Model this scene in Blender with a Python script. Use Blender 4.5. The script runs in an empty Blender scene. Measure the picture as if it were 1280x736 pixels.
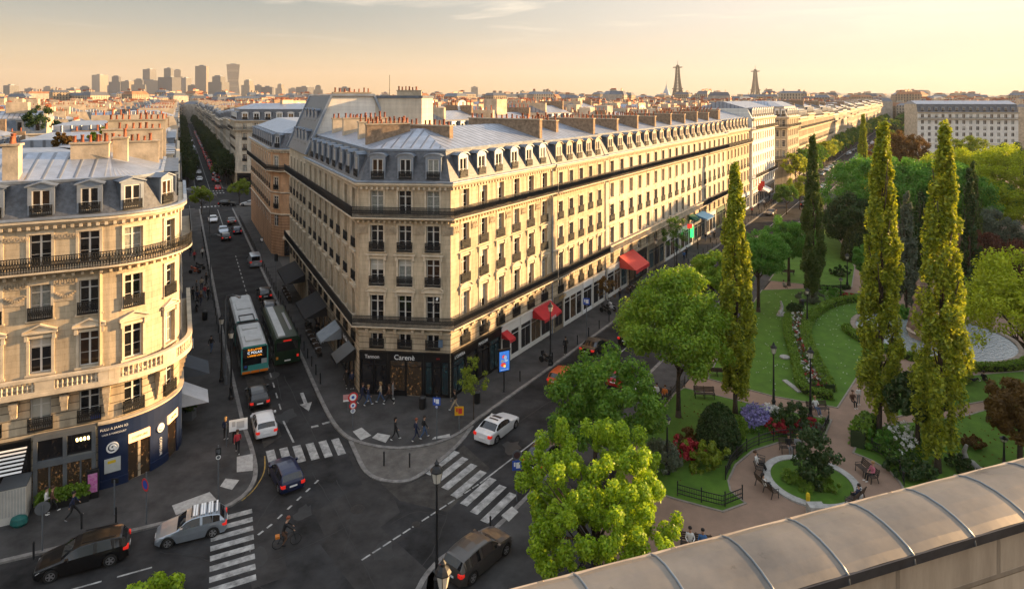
# Golden-hour view over a Haussmann crossing, built object by object.
import bpy, math, random
import numpy as np
from mathutils import Vector, Matrix
random.seed(7); np.random.seed(7)
R = random.random
def U(a, b): return a + (b - a) * random.random()
SC = bpy.context.scene
COL = SC.collection
CAMZ = 28.0; F = 800.0; CX = 640.0; HY = 122.0
def G(px, py, z=0.0):
    y = F * (CAMZ - z) / (py - HY)
    return Vector(((px - CX) * y / F, y, z))
D1 = Vector((-0.461, 0.887)); N1 = Vector((0.887, 0.461))     # side street: along, to its right
D2 = Vector((0.540, 0.842)); N2 = Vector((0.842, -0.540))     # boulevard: along, to its right
def UV1(u, v): p = N1 * u + D1 * v; return (p.x, p.y)
def WT2(w, t): p = N2 * w + D2 * t; return (p.x, p.y)

# ------------------------------------------------------------------ materials
MATS = {}
def mat(name, col, rough=0.7, metal=0.0, var=0.15, scale=1.5, bump=0.0, bscale=30.0, spec=0.4, col2=None, detail=6.0, coat=0.0, rnd=0.0):
    if name in MATS: return MATS[name]
    m = bpy.data.materials.new(name); m.use_nodes = True
    nt = m.node_tree; b = nt.nodes['Principled BSDF']
    b.inputs['Roughness'].default_value = rough; b.inputs['Metallic'].default_value = metal
    b.inputs['Specular IOR Level'].default_value = spec
    if coat: b.inputs['Coat Weight'].default_value = coat; b.inputs['Coat Roughness'].default_value = 0.05
    tc = nt.nodes.new('ShaderNodeTexCoord')
    src = None
    if var > 0 or col2:
        n = nt.nodes.new('ShaderNodeTexNoise'); n.inputs['Scale'].default_value = scale; n.inputs['Detail'].default_value = detail
        n.inputs['Roughness'].default_value = 0.65
        nt.links.new(tc.outputs['Object'], n.inputs['Vector'])
        r = nt.nodes.new('ShaderNodeValToRGB'); e = r.color_ramp.elements
        e[0].position = 0.32; e[1].position = 0.68
        if col2: e[0].color = (*col2, 1); e[1].color = (*col, 1)
        else:
            e[0].color = (*[c * (1 - var) for c in col], 1); e[1].color = (*[min(1, c * (1 + var)) for c in col], 1)
        nt.links.new(n.outputs['Fac'], r.inputs['Fac']); src = r.outputs['Color']
    if rnd > 0:
        oi = nt.nodes.new('ShaderNodeObjectInfo'); mr = nt.nodes.new('ShaderNodeMapRange')
        mr.inputs['To Min'].default_value = 1 - rnd; mr.inputs['To Max'].default_value = 1 + rnd
        nt.links.new(oi.outputs['Random'], mr.inputs['Value'])
        mx = nt.nodes.new('ShaderNodeMix'); mx.data_type = 'RGBA'; mx.blend_type = 'MULTIPLY'; mx.inputs[0].default_value = 1
        if src: nt.links.new(src, mx.inputs[6])
        else: mx.inputs[6].default_value = (*col, 1)
        nt.links.new(mr.outputs[0], mx.inputs[7]); src = mx.outputs[2]
    if src: nt.links.new(src, b.inputs['Base Color'])
    else: b.inputs['Base Color'].default_value = (*col, 1)
    if bump > 0:
        n2 = nt.nodes.new('ShaderNodeTexNoise'); n2.inputs['Scale'].default_value = bscale; n2.inputs['Detail'].default_value = 4
        nt.links.new(tc.outputs['Object'], n2.inputs['Vector'])
        bp = nt.nodes.new('ShaderNodeBump'); bp.inputs['Strength'].default_value = bump; bp.inputs['Distance'].default_value = 0.02
        nt.links.new(n2.outputs['Fac'], bp.inputs['Height']); nt.links.new(bp.outputs['Normal'], b.inputs['Normal'])
    MATS[name] = m; return m

def emis(name, col, strength):
    m = mat(name, col, 0.5, var=0); b = m.node_tree.nodes['Principled BSDF']
    b.inputs['Emission Color'].default_value = (*col, 1); b.inputs['Emission Strength'].default_value = strength
    return m

def stone(name, col, course=0.42, width=1.1, rustic=0.0, dirt=0.45):
    """ashlar: block joints in the wall's own metres (uv), weather stains with a shape of their own"""
    if name in MATS: return MATS[name]
    m = bpy.data.materials.new(name); m.use_nodes = True; nt = m.node_tree; b = nt.nodes['Principled BSDF']
    b.inputs['Roughness'].default_value = 0.85; b.inputs['Specular IOR Level'].default_value = 0.2
    uv = nt.nodes.new('ShaderNodeUVMap'); tc = nt.nodes.new('ShaderNodeTexCoord')
    br = nt.nodes.new('ShaderNodeTexBrick'); br.inputs['Scale'].default_value = 1.0
    br.inputs['Brick Width'].default_value = width; br.inputs['Row Height'].default_value = course
    br.inputs['Mortar Size'].default_value = 0.012 + 0.03 * rustic; br.inputs['Mortar Smooth'].default_value = 0.3
    br.inputs['Color1'].default_value = (*[c * 1.06 for c in col], 1); br.inputs['Color2'].default_value = (*[c * 0.93 for c in col], 1)
    k = 0.72 - 0.3 * rustic
    br.inputs['Mortar'].default_value = (*[c * k for c in col], 1)
    nt.links.new(uv.outputs['UV'], br.inputs['Vector'])
    mp = nt.nodes.new('ShaderNodeMapping'); mp.inputs['Scale'].default_value = (0.9, 0.9, 0.16)
    n = nt.nodes.new('ShaderNodeTexNoise'); n.inputs['Scale'].default_value = 1.3; n.inputs['Detail'].default_value = 8; n.inputs['Roughness'].default_value = 0.7
    nt.links.new(tc.outputs['Object'], mp.inputs['Vector']); nt.links.new(mp.outputs[0], n.inputs['Vector'])
    r = nt.nodes.new('ShaderNodeValToRGB'); e = r.color_ramp.elements
    e[0].position = 0.3; e[1].position = 0.62; e[0].color = (1 - dirt, 1 - dirt * 1.05, 1 - dirt * 1.1, 1); e[1].color = (1.04, 1.03, 1.0, 1)
    nt.links.new(n.outputs['Fac'], r.inputs['Fac'])
    mx = nt.nodes.new('ShaderNodeMix'); mx.data_type = 'RGBA'; mx.blend_type = 'MULTIPLY'; mx.inputs[0].default_value = 1
    nt.links.new(br.outputs['Color'], mx.inputs[6]); nt.links.new(r.outputs['Color'], mx.inputs[7])
    nt.links.new(mx.outputs[2], b.inputs['Base Color'])
    bp = nt.nodes.new('ShaderNodeBump'); bp.inputs['Strength'].default_value = 0.5; bp.inputs['Distance'].default_value = 0.03 + 0.05 * rustic; bp.invert = True
    nt.links.new(br.outputs['Fac'], bp.inputs['Height']); nt.links.new(bp.outputs['Normal'], b.inputs['Normal'])
    MATS[name] = m; return m

def weathered(name, col, dark, rough=.36, metal=.5, spots=(.05, .045, .04)):
    m = mat(name, col, rough, metal, col2=dark, scale=.9, bump=.3, bscale=2.2, detail=10); nt = m.node_tree; b = nt.nodes['Principled BSDF']
    src = b.inputs['Base Color'].links[0].from_socket; tc = nt.nodes.new('ShaderNodeTexCoord')
    n = nt.nodes.new('ShaderNodeTexNoise'); n.inputs['Scale'].default_value = 3.1; n.inputs['Detail'].default_value = 9; n.inputs['Roughness'].default_value = .7; nt.links.new(tc.outputs['Object'], n.inputs[0])
    r = nt.nodes.new('ShaderNodeValToRGB'); e = r.color_ramp.elements; e[0].position = .60; e[0].color = (0, 0, 0, 1); e[1].position = .70; e[1].color = (.85, .85, .85, 1); nt.links.new(n.outputs[0], r.inputs[0])
    mx = nt.nodes.new('ShaderNodeMix'); mx.data_type = 'RGBA'; nt.links.new(r.outputs[0], mx.inputs[0]); nt.links.new(src, mx.inputs[6]); mx.inputs[7].default_value = (*spots, 1); nt.links.new(mx.outputs[2], b.inputs['Base Color'])
    rr = nt.nodes.new('ShaderNodeMapRange'); rr.inputs['To Min'].default_value = rough - .1; rr.inputs['To Max'].default_value = rough + .3; nt.links.new(n.outputs[0], rr.inputs[0]); nt.links.new(rr.outputs[0], b.inputs['Roughness'])
    return m
def far_wall(name, col, bay=2.9, floor=3.15, shut=(0.04, 0.04, 0.045)):
    """wall of a small far house: window grid laid out in the wall's own metres (uv)"""
    if name in MATS: return MATS[name]
    m = bpy.data.materials.new(name); m.use_nodes = True; nt = m.node_tree; b = nt.nodes['Principled BSDF']
    b.inputs['Roughness'].default_value = 0.8
    uv = nt.nodes.new('ShaderNodeUVMap'); sx = nt.nodes.new('ShaderNodeSeparateXYZ'); nt.links.new(uv.outputs['UV'], sx.inputs[0])
    def M(op, a, bv=None, c=None):
        x = nt.nodes.new('ShaderNodeMath'); x.operation = op
        for i, q in enumerate((a, bv, c)):
            if q is None: continue
            if isinstance(q, (int, float)): x.inputs[i].default_value = q
            else: nt.links.new(q, x.inputs[i])
        return x.outputs[0]
    fu = M('FRACT', M('DIVIDE', sx.outputs[0], bay)); fv = M('FRACT', M('DIVIDE', M('SUBTRACT', sx.outputs[1], 1.0), floor))
    inu = M('LESS_THAN', M('ABSOLUTE', M('SUBTRACT', fu, 0.5)), 0.21); inv = M('LESS_THAN', M('ABSOLUTE', M('SUBTRACT', fv, 0.45)), 0.33)
    w = M('MULTIPLY', inu, inv)
    bar = M('LESS_THAN', M('ABSOLUTE', M('SUBTRACT', fu, 0.5)), 0.025); w2 = M('MULTIPLY', w, M('SUBTRACT', 1.0, M('MULTIPLY', bar, 0.8)))
    band = M('LESS_THAN', fv, 0.07)
    n = nt.nodes.new('ShaderNodeTexNoise'); n.inputs['Scale'].default_value = 0.4; n.inputs['Detail'].default_value = 6
    tc = nt.nodes.new('ShaderNodeTexCoord'); nt.links.new(tc.outputs['Object'], n.inputs['Vector'])
    rr = nt.nodes.new('ShaderNodeValToRGB'); e = rr.color_ramp.elements; e[0].position = .3; e[1].position = .7
    e[0].color = (*[c * .8 for c in col], 1); e[1].color = (*[c * 1.1 for c in col], 1); nt.links.new(n.outputs['Fac'], rr.inputs['Fac'])
    m0 = nt.nodes.new('ShaderNodeMix'); m0.data_type = 'RGBA'; nt.links.new(band, m0.inputs[0]); nt.links.new(rr.outputs[0], m0.inputs[6]); m0.inputs[7].default_value = (*[c * .6 for c in col], 1)
    mx = nt.nodes.new('ShaderNodeMix'); mx.data_type = 'RGBA'; nt.links.new(w2, mx.inputs[0]); nt.links.new(m0.outputs[2], mx.inputs[6]); mx.inputs[7].default_value = (*shut, 1)
    nt.links.new(mx.outputs[2], b.inputs['Base Color'])
    rg = M('SUBTRACT', 0.85, M('MULTIPLY', w2, 0.65)); nt.links.new(rg, b.inputs['Roughness'])
    MATS[name] = m; return m

def seamed(name, col, pitch=0.6, rough=0.42, metal=0.35):
    """standing-seam zinc: seams every pitch metres across uv.x"""
    if name in MATS: return MATS[name]
    m = mat(name, col, rough, metal, var=0.22, scale=0.9); nt = m.node_tree; b = nt.nodes['Principled BSDF']
    uv = nt.nodes.new('ShaderNodeUVMap'); sx = nt.nodes.new('ShaderNodeSeparateXYZ'); nt.links.new(uv.outputs['UV'], sx.inputs[0])
    d = nt.nodes.new('ShaderNodeMath'); d.operation = 'DIVIDE'; d.inputs[1].default_value = pitch * 1.6; nt.links.new(sx.outputs[0], d.inputs[0])
    f = nt.nodes.new('ShaderNodeMath'); f.operation = 'PINGPONG'; f.inputs[1].default_value = 0.5; nt.links.new(d.outputs[0], f.inputs[0])
    r = nt.nodes.new('ShaderNodeValToRGB'); r.color_ramp.elements[0].color = (1, 1, 1, 1); r.color_ramp.elements[0].position = 0.04
    r.color_ramp.elements[1].color = (0, 0, 0, 1); r.color_ramp.elements[1].position = 0.14; nt.links.new(f.outputs[0], r.inputs[0])
    bp = nt.nodes.new('ShaderNodeBump'); bp.inputs['Strength'].default_value = 1.0; bp.inputs['Distance'].default_value = 0.09
    nt.links.new(r.outputs[0], bp.inputs['Height']); nt.links.new(bp.outputs[0], b.inputs['Normal'])
    src = b.inputs['Base Color'].links[0].from_socket; mx = nt.nodes.new('ShaderNodeMix'); mx.data_type = 'RGBA'; nt.links.new(r.outputs[0], mx.inputs[0]); nt.links.new(src, mx.inputs[6]); mx.inputs[7].default_value = (*[c * .55 for c in col], 1); nt.links.new(mx.outputs[2], b.inputs['Base Color'])
    return m

STONE = stone('limestone', (0.57, 0.475, 0.345)); STONE2 = stone('limestone_pale', (0.64, 0.585, 0.49)); RUST = stone('rusticated_stone', (0.52, 0.435, 0.32), 0.55, 30.0, 1.0)
PINK = stone('rosy_stone', (0.62, 0.38, 0.225)); WHITE_W = stone('white_render', (0.78, 0.75, 0.70), 0.5, 40, 0, 0.2)
GREYST = stone('grey_stone', (0.42, 0.36, 0.28))
TRIM = mat('stone_trim', (0.59, 0.50, 0.375), 0.85, var=0.22, scale=1.2, bump=0.3, bscale=20, spec=0.2)
TRIMG = mat('stone_trim_worn', (0.44, 0.36, 0.26), 0.9, var=0.3, scale=2.0, bump=0.6, bscale=14, spec=0.2)
SLATE = mat('slate', (0.088, 0.094, 0.108), 0.45, var=0.4, scale=3.0, bump=0.6, bscale=7)
ZINC = seamed('zinc_sheet', (0.30, 0.335, 0.40)); ZINC2 = mat('zinc_flashing', (0.26, 0.30, 0.36), 0.45, 0.35, var=0.25, scale=1.0)
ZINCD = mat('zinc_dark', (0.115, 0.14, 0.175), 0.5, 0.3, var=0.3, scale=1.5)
IRON = mat('wrought_iron', (0.012, 0.013, 0.015), 0.5, 0.0, var=0)
PAINTW = mat('white_joinery', (0.62, 0.60, 0.56), 0.5, var=0.05)
CHIM = mat('chimney_render', (0.50, 0.41, 0.30), 0.9, var=0.3, scale=0.8, bump=0.5, bscale=8)
CHIMB = mat('chimney_brick', (0.27, 0.19, 0.125), 0.9, var=0.4, scale=2.5, bump=0.6, bscale=10)
TERRA = mat('terracotta', (0.27, 0.085, 0.042), 0.8, var=0.45, scale=3, rnd=0.35)
ASPH = mat('asphalt', (0.0245, 0.0245, 0.0255), 0.85, var=0.65, scale=0.35, bump=0.35, bscale=60, spec=0.12, detail=10)
PAVE = mat('pavement_asphalt', (0.056, 0.054, 0.053), 0.9, var=0.4, scale=0.5, bump=0.25, bscale=50, spec=0.15, detail=10)
KERB = mat('granite', (0.17, 0.16, 0.15), 0.8, var=0.45, scale=1.8, bump=0.3)
LINE = mat('road_paint', (0.47, 0.46, 0.44), 0.7, col2=(0.10, 0.10, 0.098), scale=1.6, detail=10)
LINEY = mat('yellow_road_paint', (0.42, 0.25, 0.03), 0.7, col2=(0.13, 0.10, 0.05), scale=3)
SLAB = mat('pale_tactile_slab', (0.36, 0.35, 0.33), 0.8, var=0.25, scale=3, bump=0.4, bscale=25)
PATH = mat('park_path', (0.235, 0.155, 0.11), 0.95, var=0.16, scale=0.5, bump=0.3, bscale=40, detail=10)
EARTH = mat('bed_earth', (0.035, 0.022, 0.014), 0.95, var=0.4, scale=4)
LAWN = mat('lawn', (0.085, 0.165, 0.020), 0.9, col2=(0.050, 0.105, 0.014), scale=0.8, bump=0.9, bscale=22, detail=12, spec=0.15)
GLASS = mat('window_glass', (0.012, 0.012, 0.013), 0.05, var=0, spec=0.6)
GLASSW = mat('window_glass_warm', (0.045, 0.022, 0.010), 0.06, var=0.6, scale=1.2, spec=0.6)
CURT = mat('curtained_glass', (0.34, 0.35, 0.31), 0.25, col2=(0.14, 0.15, 0.14), scale=4.5, spec=0.6)
SHUT = mat('grey_shutter', (0.24, 0.225, 0.20), 0.7, var=0.12)
CARGLASS = mat('car_glass', (0.010, 0.011, 0.013), 0.03, var=0, spec=0.8)
RUBBER = mat('rubber', (0.012, 0.012, 0.012), 0.8, var=0); ALLOY = mat('alloy', (0.42, 0.42, 0.43), 0.3, 0.8, var=0)
BLACKP = mat('black_plastic', (0.012, 0.012, 0.013), 0.45, var=0)
BLACKSHOP = mat('black_shop_paint', (0.007, 0.007, 0.008), 0.35, var=0); NAVY = mat('navy_shop_paint', (0.008, 0.018, 0.055), 0.4, var=0.15)
REDAWN = mat('red_awning_cloth', (0.42, 0.018, 0.022), 0.85, var=0.12, scale=2); WHITEP = mat('white_paint', (0.78, 0.78, 0.77), 0.4, var=0.03)
HEADL = mat('headlight_glass', (0.55, 0.56, 0.57), 0.1, var=0); TAILL = emis('tail_light', (0.6, 0.02, 0.012), 0.18)
REDS = mat('sign_red', (0.55, 0.03, 0.03), 0.45, var=0); BLUES = mat('sign_blue', (0.02, 0.08, 0.40), 0.45, var=0)
WOOD = mat('bench_wood', (0.06, 0.04, 0.028), 0.7, var=0.3, scale=5); GREYP = mat('grey_paint', (0.10, 0.11, 0.12), 0.5, var=0.1)
LANT = mat('lantern_glass', (0.60, 0.57, 0.50), 0.2, var=0)
LIT = emis('shop_light', (1.0, 0.62, 0.28), 1.6); LITW = emis('shop_light_white', (1.0, 0.9, 0.75), 1.0)

# ------------------------------------------------------------------ mesh builder
ORG = {}
class MB:
    def __init__(s): s.v = []; s.f = []; s.m = []; s.uv = []
    def face(s, pts, m=0, uv=None):
        i = len(s.v); s.v.extend([tuple(p) for p in pts]); s.f.append(tuple(range(i, i + len(pts)))); s.m.append(m)
        s.uv.append(uv)
    def box(s, x0, y0, z0, x1, y1, z1, m=0, X=None):
        p = [(x0, y0, z0), (x1, y0, z0), (x1, y1, z0), (x0, y1, z0), (x0, y0, z1), (x1, y0, z1), (x1, y1, z1), (x0, y1, z1)]
        if X is not None: p = [X(q) for q in p]
        i = len(s.v); s.v.extend([tuple(q) for q in p])
        for f in ((0, 3, 2, 1), (4, 5, 6, 7), (0, 1, 5, 4), (1, 2, 6, 5), (2, 3, 7, 6), (3, 0, 4, 7)):
            s.f.append(tuple(i + k for k in f)); s.m.append(m); s.uv.append(None)
    def bar(s, a, b, w=0.05, m=0, h=None):
        a = Vector(a); b = Vector(b); d = (b - a)
        if d.length < 1e-6: return
        d.normalize(); up = Vector((0, 0, 1)) if abs(d.z) < 0.95 else Vector((1, 0, 0))
        r = d.cross(up).normalized() * (w / 2); q = r.cross(d).normalized() * ((h or w) / 2)
        i = len(s.v); s.v.extend([tuple(a - r - q), tuple(a + r - q), tuple(a + r + q), tuple(a - r + q), tuple(b - r - q), tuple(b + r - q), tuple(b + r + q), tuple(b - r + q)])
        for f in ((0, 3, 2, 1), (4, 5, 6, 7), (0, 1, 5, 4), (1, 2, 6, 5), (2, 3, 7, 6), (3, 0, 4, 7)):
            s.f.append(tuple(i + k for k in f)); s.m.append(m); s.uv.append(None)
    def tube(s, pts, rs, n=8, m=0, cap=True):
        pts = [Vector(p) for p in pts]; rs = rs if hasattr(rs, '__len__') else [rs] * len(pts)
        rings = []; prev = None
        for k, p in enumerate(pts):
            d = (pts[min(k + 1, len(pts) - 1)] - pts[max(k - 1, 0)]).normalized()
            if prev is None:
                a = d.cross(Vector((0, 0, 1)));
                if a.length < 0.05: a = Vector((1, 0, 0))
            else: a = prev - d * prev.dot(d)
            a.normalize(); prev = a; b = d.cross(a)
            i = len(s.v)
            for j in range(n):
                t = 2 * math.pi * j / n; s.v.append(tuple(p + (a * math.cos(t) + b * math.sin(t)) * rs[k]))
            rings.append(i)
        for k in range(len(rings) - 1):
            for j in range(n):
                s.f.append((rings[k] + j, rings[k] + (j + 1) % n, rings[k + 1] + (j + 1) % n, rings[k + 1] + j)); s.m.append(m); s.uv.append(None)
        if cap:
            s.f.append(tuple(rings[0] + j for j in reversed(range(n)))); s.m.append(m); s.uv.append(None)
            s.f.append(tuple(rings[-1] + j for j in range(n))); s.m.append(m); s.uv.append(None)
    def lathe(s, prof, n=12, m=0, c=(0, 0, 0), a0=0.0):
        rings = []
        for r, z in prof:
            i = len(s.v); rings.append(i)
            for j in range(n):
                t = a0 + 2 * math.pi * j / n; s.v.append((c[0] + r * math.cos(t), c[1] + r * math.sin(t), c[2] + z))
        for k in range(len(rings) - 1):
            for j in range(n):
                s.f.append((rings[k] + j, rings[k] + (j + 1) % n, rings[k + 1] + (j + 1) % n, rings[k + 1] + j)); s.m.append(m); s.uv.append(None)
        for k, rev in ((0, True), (-1, False)):
            if prof[k][0] > 1e-4:
                o = range(n - 1, -1, -1) if rev else range(n)
                s.f.append(tuple(rings[k] + j for j in o)); s.m.append(m); s.uv.append(None)
    def prism(s, poly, z0, z1, m=0, mt=None, bottom=False):
        n = len(poly)
        a = sum(poly[i][0] * poly[(i + 1) % n][1] - poly[(i + 1) % n][0] * poly[i][1] for i in range(n))
        if a < 0: poly = list(reversed(poly))
        s.face([(p[0], p[1], z1) for p in poly], m if mt is None else mt)
        acc = 0
        for i in range(n):
            p = poly[i]; q = poly[(i + 1) % n]; L = math.hypot(q[0] - p[0], q[1] - p[1])
            s.face([(p[0], p[1], z0), (q[0], q[1], z0), (q[0], q[1], z1), (p[0], p[1], z1)], m, [(acc, z0), (acc + L, z0), (acc + L, z1), (acc, z1)])
            acc += L
        if bottom: s.face([(p[0], p[1], z0) for p in reversed(poly)], m)
    def mesh(s, name, mats, off=(0, 0, 0), smooth=False):
        me = bpy.data.meshes.new(name)
        o = off
        me.from_pydata([(v[0] - o[0], v[1] - o[1], v[2] - o[2]) for v in s.v], [], s.f)
        for mm in mats: me.materials.append(mm)
        me.polygons.foreach_set('material_index', s.m)
        if any(u is not None for u in s.uv):
            l = me.uv_layers.new(name='UVMap'); data = np.zeros((len(me.loops), 2), dtype=np.float32); k = 0
            for f, u in zip(s.f, s.uv):
                if u is not None: data[k:k + len(f)] = u
                k += len(f)
            l.data.foreach_set('uv', data.ravel())
        if smooth: me.polygons.foreach_set('use_smooth', [True] * len(me.polygons))
        me.update(); return me
    def build(s, name, mats, parent=None, smooth=False, base=None):
        if not s.f: return None
        if not isinstance(mats, (list, tuple)): mats = [mats]
        if parent is not None: off = ORG[parent.name]
        elif base is not None: off = Vector(base)
        else:
            a = np.array(s.v); off = Vector(((a[:, 0].min() + a[:, 0].max()) / 2, (a[:, 1].min() + a[:, 1].max()) / 2, a[:, 2].min()))
        o = bpy.data.objects.new(name, s.mesh(name, mats, off, smooth)); COL.objects.link(o)
        if parent is not None: o.parent = parent; ORG[o.name] = Vector(off)
        else: o.location = off; ORG[o.name] = Vector(off)
        return o

def tag(o, label=None, cat=None, group=None, kind=None):
    if label: o['label'] = label
    if cat: o['category'] = cat
    if group: o['group'] = group
    if kind: o['kind'] = kind
    return o
def empty(name, loc=(0, 0, 0), rz=0.0, label=None, cat=None, group=None):
    o = bpy.data.objects.new(name, None); COL.objects.link(o); o.location = loc; o.rotation_euler = (0, 0, rz); o.empty_display_size = 0.3
    ORG[o.name] = Vector((0, 0, 0)) if rz or True and loc == (0, 0, 0) else Vector(loc)
    return tag(o, label, cat, group)
def put(name, me, parent, loc=(0, 0, 0), rz=0.0):
    o = bpy.data.objects.new(name, me); COL.objects.link(o); o.parent = parent; o.location = loc; o.rotation_euler = (0, 0, rz); ORG[o.name] = Vector((0, 0, 0))
    return o
def kids(o): return CH.get(o.name, [])
def copy_tree(o, parent=None):
    c = o.copy(); COL.objects.link(c); c.parent = parent
    for ch in list(o.children): copy_tree(ch, c)
    return c
def struct(name, mb, m, kind='structure', smooth=False):
    o = mb.build(name, m, smooth=smooth); o['kind'] = kind; return o
def place(proto, first, loc, rz, label, cat, group=None, name=None, scale=None):
    """first use moves the prototype, later ones copy it with its parts"""
    o = proto if first else copy_tree(proto)
    o.location = loc; o.rotation_euler = (0, 0, rz); tag(o, label, cat, group)
    if scale: o.scale = (scale, scale, scale) if not hasattr(scale, '__len__') else scale
    return o
def text_mesh(body, size, m, extr=0.01, spacing=1.0):
    cu = bpy.data.curves.new('lettering', 'FONT'); cu.body = body; cu.size = size; cu.extrude = extr; cu.align_x = 'CENTER'; cu.align_y = 'CENTER'; cu.space_character = spacing
    o = bpy.data.objects.new('lettering_tmp', cu); COL.objects.link(o)
    dg = bpy.context.evaluated_depsgraph_get(); me = bpy.data.meshes.new_from_object(o.evaluated_get(dg)); 
    bpy.data.objects.remove(o); bpy.data.curves.remove(cu); me.name = 'lettering'
    me.materials.clear(); me.materials.append(m); return me
def put_text(body, size, m, parent, pos, normal, name='lettering', roll=0.0):
    """pos: world point; text stands upright facing the horizontal normal"""
    me = text_mesh(body, size, m); n = Vector((normal[0], normal[1], 0)).normalized()
    x = Vector((-n.y, n.x, 0)); z = Vector((0, 0, 1))
    o = bpy.data.objects.new(name, me); COL.objects.link(o); o.parent = parent
    M3 = Matrix((x, z, n)).transposed().to_4x4()
    M3 = M3 @ Matrix.Rotation(roll, 4, 'Z')
    M3.translation = Vector(pos) - ORG[parent.name]
    o.matrix_local = M3; ORG[o.name] = Vector((0, 0, 0)); return o
# ------------------------------------------------------------------ architecture kit
class Path:
    """plan polyline, left to right as seen from the street; t is the distance out from the wall"""
    def __init__(s, pts):
        s.p = [Vector(p) for p in pts]; s.S = [0.0]
        for a, b in zip(s.p, s.p[1:]): s.S.append(s.S[-1] + (b - a).length)
        s.L = s.S[-1]; s.d = [(b - a).normalized() for a, b in zip(s.p, s.p[1:])]; s.n = [Vector((d.y, -d.x)) for d in s.d]
    def seg(s, q):
        for i in range(len(s.d)):
            if q <= s.S[i + 1] + 1e-6: return i
        return len(s.d) - 1
    def at(s, q, t=0.0, z=0.0):
        i = s.seg(q); p = s.p[i] + s.d[i] * (q - s.S[i]) + s.n[i] * t
        return (p.x, p.y, z)
    def nrm(s, q): return s.n[s.seg(q)]
    def ang(s, q):
        n = s.nrm(q); return math.atan2(n.y, n.x) - math.pi / 2
    def stations(s, a, b):
        """[(s, point, miter vector)]"""
        out = [(a, s.p[s.seg(a + 1e-4)] + s.d[s.seg(a + 1e-4)] * (a - s.S[s.seg(a + 1e-4)]), s.n[s.seg(a + 1e-4)])]
        for i in range(1, len(s.p) - 1):
            if a + 1e-3 < s.S[i] < b - 1e-3:
                m = (s.n[i - 1] + s.n[i]); m = m / (m.length_squared / 2); out.append((s.S[i], s.p[i], m))
        i = s.seg(b - 1e-4); out.append((b, s.p[i] + s.d[i] * (b - s.S[i]), s.n[i])); return out

def sweep(mb, path, a, b, prof, m=0, closed=True):
    st = path.stations(a, b); n = len(prof)
    P = [[(p.x + v.x * t, p.y + v.y * t, z) for t, z in prof] for (q, p, v) in st]
    acc = [0.0]
    for k in range(1, n): acc.append(acc[-1] + math.hypot(prof[k][0] - prof[k - 1][0], prof[k][1] - prof[k - 1][1]))
    for i in range(len(st) - 1):
        for k in range(n if closed else n - 1):
            k2 = (k + 1) % n; v0 = acc[k]; v1 = acc[k2] if k2 else acc[-1] + .1
            mb.face([P[i][k], P[i + 1][k], P[i + 1][k2], P[i][k2]], m, [(st[i][0], v0), (st[i + 1][0], v0), (st[i + 1][0], v1), (st[i][0], v1)])
    if closed: mb.face(list(reversed(P[0])), m); mb.face(P[-1], m)

def facade(mb, path, a, b, z0, z1, ops, m=0, depth=0.34, mr=None):
    """wall with real openings; ops = (s0, s1, za, zb)"""
    mr = m if mr is None else mr
    xs = sorted(set([round(a, 4), round(b, 4)] + [round(o[i], 4) for o in ops for i in (0, 1)] + [round(q, 4) for q in path.S if a < q < b]))
    zs = sorted(set([z0, z1] + [round(o[i], 4) for o in ops for i in (2, 3)]))
    import bisect
    hole = np.zeros((len(xs) - 1, len(zs) - 1), bool)
    for o in ops:
        i0 = bisect.bisect_left(xs, round(o[0], 4)); i1 = bisect.bisect_left(xs, round(o[1], 4))
        j0 = bisect.bisect_left(zs, round(o[2], 4)); j1 = bisect.bisect_left(zs, round(o[3], 4)); hole[i0:i1, j0:j1] = True
    for i in range(len(xs) - 1):
        j = 0
        while j < len(zs) - 1:
            if hole[i, j]: j += 1; continue
            k = j
            while k < len(zs) - 1 and not hole[i, k]: k += 1
            p = path.at(xs[i] + 1e-5, 0); q = path.at(xs[i + 1] - 1e-5, 0)
            mb.face([(p[0], p[1], zs[j]), (q[0], q[1], zs[j]), (q[0], q[1], zs[k]), (p[0], p[1], zs[k])], m,
                    [(xs[i], zs[j]), (xs[i + 1], zs[j]), (xs[i + 1], zs[k]), (xs[i], zs[k])])
            j = k
    for s0, s1, za, zb in ops:
        mid = (s0 + s1) / 2; n = path.nrm(mid) * -depth
        A = path.at(s0 + 1e-5); B = path.at(s1 - 1e-5); a2 = (A[0] + n.x, A[1] + n.y); b2 = (B[0] + n.x, B[1] + n.y)
        for P, Q, za_, zb_ in (((A[0], A[1]), a2, za, zb), ((B[0], B[1]), b2, za, zb)):
            mb.face([(P[0], P[1], za_), (Q[0], Q[1], za_), (Q[0], Q[1], zb_), (P[0], P[1], zb_)], mr, [(0, za_), (depth, za_), (depth, zb_), (0, zb_)])
        for z in (za, zb): mb.face([(A[0], A[1], z), (B[0], B[1], z), (b2[0], b2[1], z), (a2[0], a2[1], z)], mr, [(s0, 0), (s1, 0), (s1, depth), (s0, depth)])

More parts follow.
